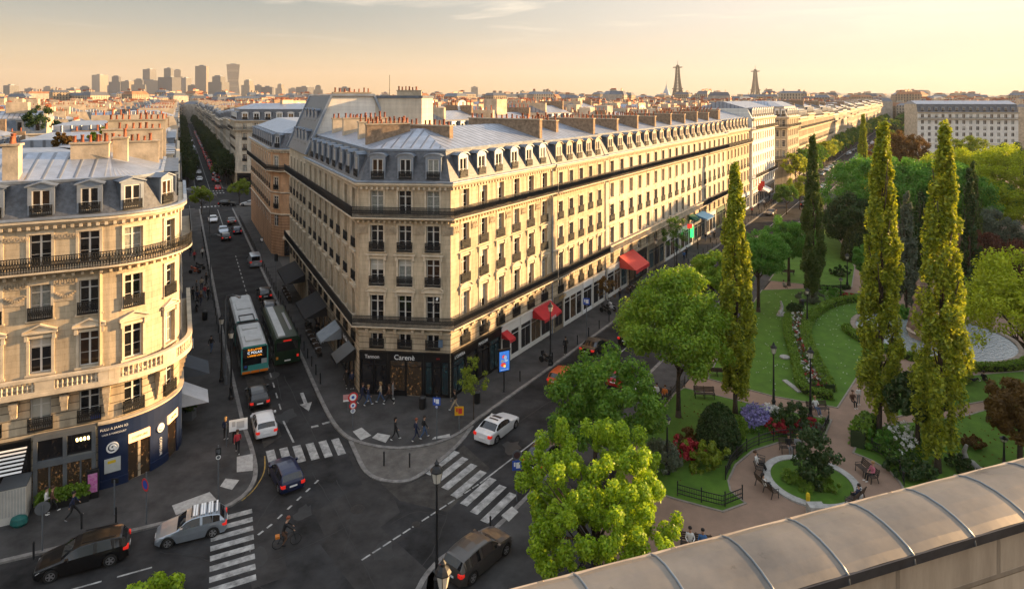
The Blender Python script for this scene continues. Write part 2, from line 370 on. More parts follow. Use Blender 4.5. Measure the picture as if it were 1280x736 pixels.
WINC = {}
def win_meshes(w, h, transom=True, shut=False):
    key = (round(w, 2), round(h, 2), transom, shut)
    if key in WINC: return WINC[key]
    mb = MB(); f = 0.07
    mb.box(-w / 2, -0.05, 0, -w / 2 + f, 0.02, h); mb.box(w / 2 - f, -0.05, 0, w / 2, 0.02, h)
    mb.box(-w / 2 + f, -0.05, 0, w / 2 - f, 0.02, f); mb.box(-w / 2 + f, -0.05, h - f, w / 2 - f, 0.02, h)
    mb.box(-0.06, -0.04, f, 0.06, 0.035, h - f)
    if transom: mb.box(-w / 2 + f, -0.04, h * .74, -0.06, 0.03, h * .74 + .07); mb.box(0.06, -0.04, h * .74, w / 2 - f, 0.03, h * .74 + .07)
    for sx in (-1, 1):
        for zz in (0.37,): mb.box(min(sx * .06, sx * (w / 2 - f)), -0.03, h * zz, max(sx * .06, sx * (w / 2 - f)), 0.0, h * zz + .03)
    if shut:
        for sx in (-1, 1):
            x = sx * w / 2
            mb.box(min(x, x - sx * .045), 0.03, 0.02, max(x, x - sx * .045), 0.31, h - .02, 1)
    fr = mb.mesh('window', [PAINTW, SHUT])
    pb = MB(); pb.face([(-w / 2 + .03, -0.025, .03), (w / 2 - .03, -0.025, .03), (w / 2 - .03, -0.025, h - .03), (-w / 2 + .03, -0.025, h - .03)])
    panes = [pb.mesh('pane', [g]) for g in (GLASS, GLASSW, CURT)]
    WINC[key] = (fr, panes); return WINC[key]

def rail_bars(mb, pts, z0, h, pitch=0.13, m=0, scroll=True, w=0.036):
    """iron balustrade along world points (2-d), bars, rails and rings"""
    for a, b in zip(pts, pts[1:]):
        a = Vector(a[:2]); b = Vector(b[:2]); L = (b - a).length; d = (b - a) / L; n = max(2, int(L / pitch))
        A = lambda q, z: (a.x + d.x * q, a.y + d.y * q, z)
        for zz, ww in ((z0 + h, 0.06), (z0 + h - .14, 0.03), (z0 + .06, 0.04), (z0 + .2, .025)): mb.bar(A(0, zz), A(L, zz), ww, m)
        for k in range(n + 1):
            q = L * k / n; mb.bar(A(q, z0), A(q, z0 + h), w, m)
        if scroll:
            for k in range(n):
                q0 = L * k / n; q1 = L * (k + 1) / n
                mb.bar(A(q0, z0 + .2), A(q1, z0 + h - .14), w * .9, m); mb.bar(A(q1, z0 + .2), A(q0, z0 + h - .14), w * .9, m)
RAILC = {}
def rail_mesh(w, h=0.85):
    k = (round(w, 2), round(h, 2))
    if k not in RAILC:
        mb = MB(); rail_bars(mb, [(-w / 2, 0), (w / 2, 0)], 0, h, 0.12)
        for sx in (-1, 1): rail_bars(mb, [(sx * w / 2, 0), (sx * w / 2, -.14)], 0, h, 0.12, scroll=False)
        mb.box(-w / 2 - .03, -.14, -.06, w / 2 + .03, .04, 0)
        RAILC[k] = mb.mesh('railing', [IRON])
    return RAILC[k]

BLINDC = {}
def blind_mesh(w, h, f):
    k = (round(w, 2), round(h, 2), f)
    if k not in BLINDC:
        mb = MB(); mb.box(-w / 2 + .08, -.02, h * (1 - f), w / 2 - .08, .028, h - .08); BLINDC[k] = mb.mesh('blind', [mat('linen_blind', (.46, .44, .38), .8, var=.1)])
    return BLINDC[k]
def add_window(root, path, s, z, w, h, transom=True, shut=False, rail=0, depth=0.3, mix=(5, 2, 2), detail=2):
    fr, panes = win_meshes(w, h, transom, shut)
    pos = Vector(path.at(s, -depth, z)) - ORG[root.name]; a = path.ang(s)
    o = put('window', fr, root, pos, a)
    p = put('pane', random.choices(panes, mix)[0], o)
    if R() < .17: put('blind', blind_mesh(w, h, random.choice((.3, .45, .62))), o)
    if rail: put('railing', rail_mesh(w + .18, .8 if rail == 1 else .95), o, (0, depth + .14, 0.02))
    return o

def arch(mb, path, s, z, w, h, m=0, ped=None):
    """raised surround, sill and lintel or pediment"""
    X = lambda q: path.at(s + q[0], q[1], z + q[2])
    def bx(*a): mb.box(*a, m, lambda q: (Vector(path.at(s, 0)) + Vector((path.d[path.seg(s)].x * q[0] + path.nrm(s).x * q[1], path.d[path.seg(s)].y * q[0] + path.nrm(s).y * q[1], z + q[2]))))
    for sx in (-1, 1):
        x0, x1 = sorted((sx * w / 2, sx * (w / 2 + .17))); bx(x0, -.01, 0, x1, .055, h)
    bx(-w / 2 - .17, -.01, h, w / 2 + .17, .07, h + .2)
    bx(-w / 2 - .25, -.01, -.14, w / 2 + .25, .11, -.01)
    if ped in ('lintel', 'tri', 'arc'):
        bx(-w / 2 - .38, -.01, h + .34, w / 2 + .38, .24, h + .46)
        for sx in (-1, 1):
            x0, x1 = sorted((sx * (w / 2 + .06), sx * (w / 2 + .27))); bx(x0, -.01, h - .12, x1, .15, h + .338)
    if ped in ('tri', 'arc'):
        d = path.d[path.seg(s)]; n = path.nrm(s); o = Vector(path.at(s, 0))
        W = w / 2 + .38; K = 8
        top = [(-W + 2 * W * k / K, (.42 * (1 - abs(-1 + 2 * k / K)) if ped == 'tri' else .36 * math.sqrt(max(0, 1 - (-1 + 2 * k / K) ** 2)))) for k in range(K + 1)]
        f = lambda x, t, zz: (o.x + d.x * x + n.x * t, o.y + d.y * x + n.y * t, z + h + .46 + zz)
        for (xa, za), (xb, zb) in zip(top, top[1:]):
            mb.face([f(xa, .22, za + .1), f(xb, .22, zb + .1), f(xb, -.01, zb + .1), f(xa, -.01, za + .1)], m)
            mb.face([f(xa, .22, za), f(xb, .22, zb), f(xb, .22, zb + .1), f(xa, .22, za + .1)], m)
            mb.face([f(xa, .1, 0), f(xb, .1, 0), f(xb, .1, zb), f(xa, .1, za)], m)
            mb.face([f(xa, .22, za), f(xb, .22, zb), f(xb, .1, zb), f(xa, .1, za)], m)

def offset_poly(poly, ds):
    """move each edge i (poly[i] to poly[i+1], counterclockwise) inward by ds[i]"""
    n = len(poly); P = [Vector(p) for p in poly]; out = []
    E = []
    for i in range(n):
        d = (P[(i + 1) % n] - P[i]).normalized(); nn = Vector((-d.y, d.x)); E.append((P[i] + nn * ds[i], d))
    for i in range(n):
        (p, d), (q, e) = E[i - 1], E[i]; c = d.x * e.y - d.y * e.x
        if abs(c) < 1e-3: out.append(q.copy()); continue
        t = ((q.x - p.x) * e.y - (q.y - p.y) * e.x) / c; out.append(p + d * t)
    return out

def roof_faces(mb, lo, hi, z0, z1, m=0):
    n = len(lo)
    for i in range(n):
        a, b, c, d = lo[i], lo[(i + 1) % n], hi[(i + 1) % n], hi[i]
        e = (Vector(b) - Vector(a)).normalized(); f = lambda p, z: ((Vector(p) - Vector(a)).dot(e), z)
        if (Vector(c) - Vector(d)).length < 1e-4: c = d
        up = (Vector(d) - Vector(a)).length
        mb.face([(a[0], a[1], z0), (b[0], b[1], z0), (c[0], c[1], z1), (d[0], d[1], z1)], m, [f(a, 0), f(b, 0), f(c, up), f(d, up)])
    mb.face([(p[0], p[1], z1) for p in hi], m, [(p[0], p[1]) for p in hi])

DORM = {}
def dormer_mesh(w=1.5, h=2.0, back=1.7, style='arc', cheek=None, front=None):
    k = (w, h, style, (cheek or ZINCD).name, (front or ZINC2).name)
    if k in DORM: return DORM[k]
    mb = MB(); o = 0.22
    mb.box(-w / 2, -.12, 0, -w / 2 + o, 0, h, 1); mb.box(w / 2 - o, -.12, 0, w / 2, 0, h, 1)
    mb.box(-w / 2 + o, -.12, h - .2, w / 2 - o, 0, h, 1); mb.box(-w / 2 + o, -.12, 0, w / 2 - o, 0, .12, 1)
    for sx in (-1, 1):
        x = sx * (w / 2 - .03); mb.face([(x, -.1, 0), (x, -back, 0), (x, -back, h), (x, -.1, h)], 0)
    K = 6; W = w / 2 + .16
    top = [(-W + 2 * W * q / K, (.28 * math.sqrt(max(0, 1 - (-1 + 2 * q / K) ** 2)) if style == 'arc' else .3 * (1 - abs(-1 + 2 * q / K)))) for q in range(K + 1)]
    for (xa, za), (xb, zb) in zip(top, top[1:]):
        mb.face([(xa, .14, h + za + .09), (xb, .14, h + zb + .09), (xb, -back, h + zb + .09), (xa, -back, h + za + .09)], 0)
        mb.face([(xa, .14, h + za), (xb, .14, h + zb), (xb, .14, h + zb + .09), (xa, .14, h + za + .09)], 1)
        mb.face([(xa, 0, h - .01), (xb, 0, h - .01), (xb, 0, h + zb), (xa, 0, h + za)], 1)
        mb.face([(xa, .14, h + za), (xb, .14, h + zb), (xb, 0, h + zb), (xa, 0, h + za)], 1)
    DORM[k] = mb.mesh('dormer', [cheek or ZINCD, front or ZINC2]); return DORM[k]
def add_dormer(root, path, s, z, t=-0.25, w=1.5, h=2.0, style='arc', cheek=None, front=None, rail=True, detail=2):
    me = dormer_mesh(w, h, 1.7, style, cheek, front)
    o = put('dormer', me, root, Vector(path.at(s, t, z)) - ORG[root.name], path.ang(s))
    fr, panes = win_meshes(w - .46, h - .34, False)
    q = put('window', fr, o, (0, -.07, .13)); q.data = fr
    if detail > 1:
        g = put('pane', random.choices(panes, (4, 3, 1))[0], o, (0, -.07, .13)); g.name = 'pane'
        if rail: put('railing', rail_mesh(w - .3, .62), o, (0, .1, .05))
    else: put('pane', panes[0], o, (0, -.07, .13))
    return o

POT = None
def chimney(root, a, b, z0, z1, th=0.55, pots=8, m=CHIM, one_pots=False):
    """party-wall stack from a to b (2-d) with a capping and clay pots"""
    global POT
    mb = MB(); a = Vector(a); b = Vector(b); d = (b - a).normalized(); n = Vector((-d.y, d.x)) * th / 2; L = (b - a).length
    poly = [a - n, b - n, b + n, a + n]; mb.prism(poly, z0, z1, 0)
    e = d * .08; n2 = n * 1.25
    mb.prism([a - n2 - e, b - n2 + e, b + n2 + e, a + n2 - e], z1, z1 + .14, 1)
    o = mb.build('chimney', [m, TRIMG], root)
    if POT is None:
        pm = MB(); pm.lathe([(.13, 0), (.145, .05), (.11, .1), (.10, .5), (.13, .52), (.13, .58), (.085, .58), (.08, .4)], 8); POT = pm.mesh('chimney_pot', [TERRA], smooth=True)
    for k in range(pots):
        if R() < .08: continue
        q = a + d * (L * (k + .5) / pots + U(-.04, .04))
        c = put('chimney_pot', POT, o, Vector((q.x, q.y, z1 + .14)) - ORG[o.name]); s = U(.8, 1.15); c.scale = (s, s, s * U(.7, 1.15))
    return o

def balcony(root, path, a, b, z, out=0.85, brackets=None, rail_h=0.95, pitch=0.115, dent=0.0, m=TRIM):
    mb = MB(); sweep(mb, path, a, b, [(-.05, z - .34), (.25, z - .34), (.45, z - .2), (out, z - .14), (out + .05, z - .12), (out + .05, z), (-.05, z)], 0)
    if brackets:
        for s in brackets:
            d = path.d[path.seg(s)]; n = path.nrm(s); o = Vector(path.at(s, 0))
            for x0, x1, y1, z0, z1 in ((-.12, .12, .5, z - .52, z - .341), (-.1, .1, .3, z - .8, z - .521)):
                mb.box(x0, -.02, z0, x1, y1, z1, 0, lambda q: (o.x + d.x * q[0] + n.x * q[1], o.y + d.y * q[0] + n.y * q[1], q[2]))
    if dent:
        s = a + dent
        while s < b - dent:
            d = path.d[path.seg(s)]; n = path.nrm(s); o = Vector(path.at(s, 0))
            mb.box(-.09, -.02, z - .56, .09, .36, z - .341, 0, lambda q: (o.x + d.x * q[0] + n.x * q[1], o.y + d.y * q[0] + n.y * q[1], q[2])); s += dent
    bal = mb.build('balcony', [m], root)
    if rail_h:
        rb = MB(); st = path.stations(a, b); pts = [(p.x + v.x * out, p.y + v.y * out) for q, p, v in st]
        rail_bars(rb, pts, z + .01, rail_h, pitch)
        rb.build('railing', [IRON], bal)
    return bal

def shopfront(root, path, a, b, z0, z1, paint, npan=3, out=0.12, zs=0.5, sign_h=0.75, glow=None, glass=None, door=None):
    """painted shop joinery standing proud of the wall: stall riser, mullions, fascia, panes of glass"""
    mb = MB(); d = path.d[path.seg((a + b) / 2)]; n = path.nrm((a + b) / 2); o = Vector(path.at(a, 0)); L = b - a
    X = lambda q: (o.x + d.x * q[0] + n.x * q[1], o.y + d.y * q[0] + n.y * q[1], q[2])
    mb.box(0, -.3, z1 - sign_h, L, out + .06, z1, 0, X); mb.box(0, -.3, z1, L, out + .16, z1 + .1, 0, X)
    pw = L / npan
    for k in range(npan + 1):
        x = min(max(k * pw, .1), L - .1); mb.box(x - .1, -.3, z0, x + .1, out, z1 - sign_h - .003, 0, X)
    for k in range(npan):
        if k != door: mb.box(k * pw + .1, -.28, z0, (k + 1) * pw - .1, out - .03, z0 + zs, 0, X)
        mb.box(k * pw + .1, -.05, z1 - sign_h - .55, (k + 1) * pw - .1, out - .05, z1 - sign_h - .48, 0, X)
        if pw > 1.9: mb.box((k + .5) * pw - .03, -.05, z0 + zs, (k + .5) * pw + .03, out - .06, z1 - sign_h - .56, 0, X)
    sf = mb.build('shopfront', [paint], root)
    for k in range(npan):
        g = MB(); z = z0 + (zs if k != door else .05)
        g.face([X((k * pw + .1, .02, z)), X(((k + 1) * pw - .1, .02, z)), X(((k + 1) * pw - .1, .02, z1 - sign_h)), X((k * pw + .1, .02, z1 - sign_h))], 0,
               [(0, 0), (pw, 0), (pw, 2.5), (0, 2.5)])
        g.build('shop_window', [(glass or [SHOPG])[k % len(glass or [SHOPG])]], sf)
    return sf

def shop_glass(name, base, tint, amt, scale=1.6):
    """dark pane with noise colour and glow painted in for a lit shop interior"""
    m = bpy.data.materials.new(name); m.use_nodes = True; nt = m.node_tree; b = nt.nodes['Principled BSDF']
    b.inputs['Roughness'].default_value = .08; b.inputs['Specular IOR Level'].default_value = .6
    uv = nt.nodes.new('ShaderNodeUVMap'); oi = nt.nodes.new('ShaderNodeObjectInfo'); ad = nt.nodes.new('ShaderNodeVectorMath'); ad.operation = 'ADD'
    sc = nt.nodes.new('ShaderNodeVectorMath'); sc.operation = 'SCALE'; sc.inputs[0].default_value = (37, 11, 5); nt.links.new(oi.outputs['Random'], sc.inputs['Scale'])
    nt.links.new(uv.outputs[0], ad.inputs[0]); nt.links.new(sc.outputs[0], ad.inputs[1])
    v = nt.nodes.new('ShaderNodeTexNoise'); v.inputs['Scale'].default_value = scale; v.inputs['Detail'].default_value = 5; v.inputs['Roughness'].default_value = .7; nt.links.new(ad.outputs[0], v.inputs['Vector'])
    r = nt.nodes.new('ShaderNodeValToRGB'); e = r.color_ramp.elements; e[0].position = .57; e[0].color = (*base, 1); e[1].position = .80; e[1].color = (*tint, 1)
    nt.links.new(v.outputs[0], r.inputs[0])
    nt.links.new(r.outputs[0], b.inputs['Base Color']); nt.links.new(r.outputs[0], b.inputs['Emission Color']); b.inputs['Emission Strength'].default_value = amt
    return m
SHOPG = shop_glass('shop_glass', (.006, .006, .007), (.075, .045, .022), .12, 3.5)
SHOPW = shop_glass('shop_glass_warm', (.012, .008, .005), (.30, .15, .055), .35, 4.0)
SHOPC = shop_glass('shop_glass_cool', (.006, .010, .012), (.06, .20, .21), .2, 3.0)

def bays(s0, s1, n): return [s0 + (s1 - s0) * (k + .5) / n for k in range(n)]

def haussmann(root, path, segs, levels, zc, zh, poly, pin, wall=STONE, base=RUST, zb=6.3, mans=SLATE, shut=False, detail=2,
              top=None, back_wall=CHIM, dw=1.5, dh=2.05, dstyle='arc', dfront=None, dz=.35, cornice=True, dorm=True, zr=1.7, rin=6.0, roofm=ZINC, rec=.3):
    """segs: (s_start, s_end, number of bays); levels: dict(z, h, w, ped, rail, transom, mould); poly ccw footprint; pin: edges on the street"""
    L = path.L; ops = []; mould = MB(); cnt = 0
    for (a, b, n) in segs:
        for s in bays(a, b, n):
            for lv in levels:
                w = lv.get('w', 1.2); ops.append((s - w / 2, s + w / 2, lv['z'], lv['z'] + lv['h']))
                add_window(root, path, s, lv['z'], w, lv['h'], lv.get('transom', True), shut and lv.get('shut', True), lv.get('rail', 0), rec, detail=detail)
                if lv.get('mould', True): arch(mould, path, s, lv['z'], w, lv['h'], 0, lv.get('ped'))
    wb = MB(); z0 = levels[0]['z'] - .3
    facade(wb, path, 0, L, -.3, zb, [o for o in ops if o[2] < zb], 1, rec + .04)
    facade(wb, path, 0, L, zb, zc, [o for o in ops if o[2] >= zb], 0, rec + .04)
    # party and court walls, straight up to the hip
    n = len(poly); ins = offset_poly(poly, [1.25 if i in pin else 0 for i in range(n)])
    for i in range(n):
        if i in pin: continue
        p, q = poly[i], poly[(i + 1) % n]; ln = (Vector(q) - Vector(p)).length; p2, q2 = ins[i], ins[(i + 1) % n]
        wb.face([(p[0], p[1], -.3), (q[0], q[1], -.3), (q[0], q[1], zc), (p[0], p[1], zc)], 2, [(0, 0), (ln, 0), (ln, zc), (0, zc)])
        wb.face([(p[0], p[1], zc), (q[0], q[1], zc), (q2[0], q2[1], zh), (p2[0], p2[1], zh)], 2, [(0, 0), (ln, 0), (ln, 3), (0, 3)])
    wb.build('wall', [wall, base, back_wall], root)
    # mouldings: string courses
    for z in sorted(set([zb] + [lv['z'] - .55 for lv in levels if lv['z'] > zb + 1 and lv.get('string')])):
        sweep(mould, path, 0, L, [(-.02, z - .12), (.10, z - .12), (.16, z), (.16, z + .1), (-.02, z + .14)], 0)
    mould.build('mouldings', [TRIM], root)
    if cornice:
        cb = MB(); sweep(cb, path, 0, L, [(-.05, zc - .62), (.1, zc - .6), (.14, zc - .42), (.36, zc - .34), (.5, zc - .16), (.55, zc - .14), (.55, zc), (-.3, zc + .05)], 0)
        s = .3
        while s < L - .3:
            d = path.d[path.seg(s)]; nn = path.nrm(s); o = Vector(path.at(s, 0))
            cb.box(-.1, 0, zc - .6, .1, .34, zc - .36, 0, lambda q: (o.x + d.x * q[0] + nn.x * q[1], o.y + d.y * q[0] + nn.y * q[1], q[2])); s += .5
        cb.build('cornice', [TRIM], root)
        gb = MB(); sweep(gb, path, 0, L, [(.3, zc + .052), (.56, zc + .052), (.56, zc + .17), (.3, zc + .2)], 0); gb.build('gutter', [ZINC2], root)
    # mansard
    rb = MB(); lo = offset_poly(poly, [.05 if i in pin else 0 for i in range(n)])
    for i in pin:
        p, q, r2, s2 = lo[i], lo[(i + 1) % n], ins[(i + 1) % n], ins[i]; ln = (q - p).length
        rb.face([(p[0], p[1], zc), (q[0], q[1], zc), (r2[0], r2[1], zh), (s2[0], s2[1], zh)], 0, [(0, 0), (ln, 0), (ln, 3), (0, 3)])
    rb.build('mansard', [mans], root)
    hb = MB(); st = path.stations(0, L)
    sweep(hb, path, 0, L, [(-1.34, zh - .12), (-1.14, zh - .14), (-1.10, zh + .06), (-1.34, zh + .12)], 0); hb.build('ridge_flashing', [ZINC2], root)
    zt = MB(); i2 = offset_poly(ins, [rin if i in pin else (rin * .7 if i in (top or []) else .01) for i in range(n)])
    roof_faces(zt, ins, i2, zh + .02, zh + .02 + zr, 0); zt.build('roof', [roofm], root)
    if dorm:
        for (a, b, nb) in segs:
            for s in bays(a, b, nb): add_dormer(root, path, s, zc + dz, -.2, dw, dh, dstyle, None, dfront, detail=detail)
# ------------------------------------------------------------------ near buildings
V = Vector
A_ = V((-14.4, 60.4)); B_ = V((-5.7, 59.5))
def isect(p, d, q, e):
    c = d.x * e.y - d.y * e.x; t = ((q.x - p.x) * e.y - (q.y - p.y) * e.x) / c; return p + d * t
def root_at(name, poly, label, cat, group=None):
    c = sum((V(p) for p in poly), V((0, 0))) / len(poly)
    return empty(name, (c.x, c.y, 0.0), 0, label, cat, group)

# ---- the wedge-shaped corner building with the chamfered front
LV = 27.5; RT = 19.3
R1 = B_ + D2 * RT; R2 = R1 - N2 * 13; L1 = A_ + D1 * LV; L2 = L1 + N1 * 13
C_ = isect(R2, D2, L2, D1)
poly = [A_, B_, R1, R2, C_, L2, L1]
corner = root_at('corner_building', poly, 'wedge-shaped cream stone corner building with black shops and a three-window front', 'building')
P = Path([L1, A_, B_, R1]); s1, s2 = P.S[1], P.S[2]
segs = [(0.6, s1 - .5, 8), (s1 + .35, s2 - .35, 3), (s2 + .7, P.L - .3, 6)]
LVS = [dict(z=4.55, h=1.75, w=1.15, rail=1, transom=False, mould=False, shut=False), dict(z=6.9, h=2.55, w=1.32, ped='arc'),
       dict(z=10.4, h=2.45, w=1.28, ped='lintel', rail=1), dict(z=13.6, h=2.4, w=1.25, rail=1), dict(z=17.0, h=2.25, w=1.25)]
haussmann(corner, P, segs, LVS, 20.0, 23.0, poly, [0, 1, 6], shut=False, zb=6.0, top=[3, 4])
allb = [s for a, b, n in segs for s in bays(a, b, n)]
br = sorted([s + k for s in allb for k in (-.85, .85)])
balcony(corner, P, 0, P.L, 6.75, .8, br); balcony(corner, P, 0, P.L, 16.85, .8, dent=.5)
for s in [s1 + .25 + (s2 - s1 - .5) * k / 3 for k in range(4)] + [s2 + .7 + (P.L - s2 - 1) * k / 6 for k in range(7)]:   # carved panels under the top balcony
    d = P.d[P.seg(s)]; nn = P.nrm(s); o = V(P.at(s, 0))
    X = lambda q: (o.x + d.x * q[0] + nn.x * q[1], o.y + d.y * q[0] + nn.y * q[1], q[2])
    ob = MB(); ob.box(-.55, 0, 15.2, .55, .07, 16.0, 0, X)
    for k in range(7): ob.box(-.46 + k * .135, .07, 15.3 + .12 * (k % 2), -.36 + k * .135, .13, 15.72 + .15 * (k % 2), 0, X)
    ob.build('carved_frieze', [TRIMG], corner)
# shops of the corner
sf = shopfront(corner, P, s1 + .05, s1 + 2.8, .12, 4.15, BLACKSHOP, 2, .14)
put_text('Tannon', .46, WHITEP, sf, P.at(s1 + 1.3, .24, 3.72), P.nrm(s1 + 1))
sf = shopfront(corner, P, s1 + 2.81, s1 + 6.2, .12, 4.15, BLACKSHOP, 2, .14, glass=[SHOPW], door=1)
put_text('Carenè', .66, WHITEP, sf, P.at(s1 + 4.4, .24, 3.74), P.nrm(s1 + 4))
sf = shopfront(corner, P, s1 + 6.21, s2 - .05, .12, 4.15, BLACKSHOP, 3, .14, glass=[SHOPC, SHOPG], zs=.3)
put_text('ars', .25, REDS, sf, P.at(s1 + 7.6, .24, 3.78), P.nrm(s1 + 4))
sf = shopfront(corner, P, s2 + .05, s2 + 8.2, .12, 4.15, BLACKSHOP, 4, .14, glass=[SHOPC, SHOPG, SHOPG], zs=.3)
put_text('L\'OPERA', .42, WHITEP, sf, P.at(s2 + 1.1, .24, 3.75), P.nrm(s2 + 1)); put_text('MAISON', .42, WHITEP, sf, P.at(s2 + 4.9, .24, 3.75), P.nrm(s2 + 1))
sf = shopfront(corner, P, s2 + 8.4, s2 + 12.0, .12, 4.15, PAINTW, 2, .08, sign_h=.9)
sf = shopfront(corner, P, s2 + 12.1, s2 + 18.9, .12, 4.15, PAINTW, 3, .08, sign_h=.9, glass=[SHOPG, SHOPW])
for k in range(3): shopfront(corner, P, 1 + k * 8.6, 8.4 + k * 8.6, .12, 4.1, (BLACKSHOP, RUST, BLACKSHOP)[k], 4, .1, glass=[SHOPG, SHOPW])
put_text('le Cafe', .55, WHITEP, sf if False else corner, P.at(22.5, .2, 3.7), P.nrm(3))
# stacks
chimney(corner, B_ + D2 * RT - N2 * 1.5, B_ + D2 * RT - N2 * 12, 19, 25.3, .6, 14, CHIMB)
chimney(corner, B_ + D2 * 5.2 - N2 * 4.0, B_ + D2 * 5.2 - N2 * 11, 20, 25.0, .6, 11, CHIMB)
chimney(corner, A_ + D1 * 4.5 + N1 * 1.8, A_ + D1 * 4.5 + N1 * 6.4, 20, 25.2, .6, 10, CHIMB)
chimney(corner, A_ + D1 * 10.5 + N1 * 2.5, A_ + D1 * 10.5 + N1 * 8, 20, 25.2, .6, 10, CHIM)
chimney(corner, A_ + D1 * 18 + N1 * 2.5, A_ + D1 * 18 + N1 * 8, 20, 25.4, .6, 9, CHIM)
chimney(corner, A_ + D1 * 24 + N1 * 2.5, A_ + D1 * 24 + N1 * 7, 20, 25.2, .6, 9, CHIM)
def downpipe(root, path, s, z1=19.5):
    mb = MB(); mb.tube([path.at(s, .12, .1), path.at(s, .12, z1)], .07, 6); mb.build('downpipe', [ZINC2], root)
downpipe(corner, P, P.L - .1)
mb = MB(); q = V(P.at(s2 - .9, .22, 5.2)); mb.box(-.2, -.1, -.35, .2, -.04, .35, 0, lambda p: (q.x + p[0], q.y + p[1], q.z + p[2])); mb.build('wall_plaque', [mat('plaque_blue', (.10, .15, .22), .5, var=.1)], corner)
mb = MB(); sp = V(P.at(s1 + 7.5, .12, 9.3)); mb.bar(sp, sp + V((-.35, -.5, -.5)), .05); mb.box(-.08, -.2, -.08, .08, .2, .08, 1, lambda p: (sp.x + p[0], sp.y - .1 + p[1], sp.z + p[2])); mb.build('wall_lamp', [IRON, WHITEP], corner)

# ---- tall gabled house on the side street
q0 = L1 + D1 * .02; q1 = L1 + D1 * 15.5
poly = [q0, q0 + N1 * 12, q1 + N1 * 12, q1]
tall = root_at('gabled_house', poly, 'tall stone house with a steep gabled slate roof and two rows of dormers', 'building')
P2 = Path([q1, q0])
LV2 = [dict(z=4.5, h=1.7, w=1.1, mould=False, rail=1), dict(z=7.0, h=2.5, w=1.15, ped='lintel'), dict(z=10.5, h=2.3, w=1.1, rail=1), dict(z=13.7, h=2.2, w=1.1, rail=1), dict(z=17.0, h=2.1, w=1.05)]
ops = []; mould = MB()
for s in bays(.5, 15, 5):
    for lv in LV2:
        ops.append((s - lv['w'] / 2, s + lv['w'] / 2, lv['z'], lv['z'] + lv['h'])); add_window(tall, P2, s, lv['z'], lv['w'], lv['h'], True, False, lv.get('rail', 0))
        arch(mould, P2, s, lv['z'], lv['w'], lv['h'], 0, lv.get('ped'))
wb = MB(); facade(wb, P2, 0, P2.L, -.3, 20.6, ops, 0)
G0 = [q0, q0 + N1 * 12]; pk = 6.0
for e0, e1, flip in ((q0, q0 + N1 * 12, 0), (q1, q1 + N1 * 12, 1)):
    a, b = V(e0), V(e1); m1 = a + N1 * 3.1; m2 = a + N1 * 8.9
    wb.face([(a.x, a.y, -.3), (b.x, b.y, -.3), (b.x, b.y, 20.6), (m2.x, m2.y, 28.2), (m1.x, m1.y, 28.2), (a.x, a.y, 20.6)], 1, [(0, 0), (12, 0), (12, 20), (9, 28), (3, 28), (0, 20)])
a, b = q0 + N1 * 12, q1 + N1 * 12
wb.face([(a.x, a.y, -.3), (b.x, b.y, -.3), (b.x, b.y, 20.6), (a.x, a.y, 20.6)], 1)
wb.build('wall', [STONE, WHITE_W], tall); mould.build('mouldings', [TRIM], tall)
rb = MB()
e = D1 * .25
for (ua, za), (ub, zb_) in (((-.3, 20.4), (3.1, 28.2)), ((3.1, 28.25), (8.9, 28.25)), ((8.9, 28.2), (12.2, 20.4))):
    pa, pb, pc, pd = q0 + N1 * ua - e, q0 + N1 * ub - e, q1 + N1 * ub + e, q1 + N1 * ua + e
    rb.face([(pa.x, pa.y, za), (pd.x, pd.y, za), (pc.x, pc.y, zb_), (pb.x, pb.y, zb_)], 0)
    for p, q, sg in ((pa, pb, 1), (pd, pc, -1)): rb.bar((p.x, p.y, za + .1), (q.x, q.y, zb_ + .1), .3, 1)
rb.build('roof', [SLATE, ZINC2], tall)
for k, s in enumerate(bays(2.2, 13.2, 4)):
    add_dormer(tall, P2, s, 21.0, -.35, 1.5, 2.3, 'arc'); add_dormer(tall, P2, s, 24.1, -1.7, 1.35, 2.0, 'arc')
balcony(tall, P2, 0, P2.L, 16.85, .8, dent=.5); balcony(tall, P2, 0, P2.L, 6.75, .8)
chimney(tall, q0 + N1 * 3.4 + D1 * .5, q0 + N1 * 8.6 + D1 * .5, 27, 28.6, .5, 8, CHIM)
# pale stair tower block standing behind it
bq = q0 + N1 * 6.5 + D1 * 1.5
mb = MB(); o = bq; pl = [o, o + V((9.5, -.4)), o + V((10, 8)), o + V((.5, 8.4))]
pl = [(p.x, p.y) for p in pl]; ptow = root_at('stair_tower', [V(p) for p in pl], 'blank pale rendered tower block rising above the zinc roofs with chimney pots', 'building')
mb.prism(pl, 0, 27.9, 0); mb.build('wall', [stone('pale_render', (.60, .54, .45), .6, 40, 0, .25)], ptow)
mb = MB(); c = sum((V(p) for p in pl), V((0, 0))) / 4; mb.prism([tuple(c + (V(p) - c) * 1.03) for p in pl], 27.9, 28.25, 0); mb.build('roof', [ZINCD], ptow)
chimney(ptow, V(pl[0]) + V((5.5, 3)), V(pl[0]) + V((9, 3)), 28.2, 28.9, .5, 7, CHIM)
mb = MB(); mb.tube([(o.x + 4.5, o.y + 2.4, 28.2), (o.x + 4.5, o.y + 2.4, 31.2)], .04, 5); mb.build('antenna', [IRON], ptow)

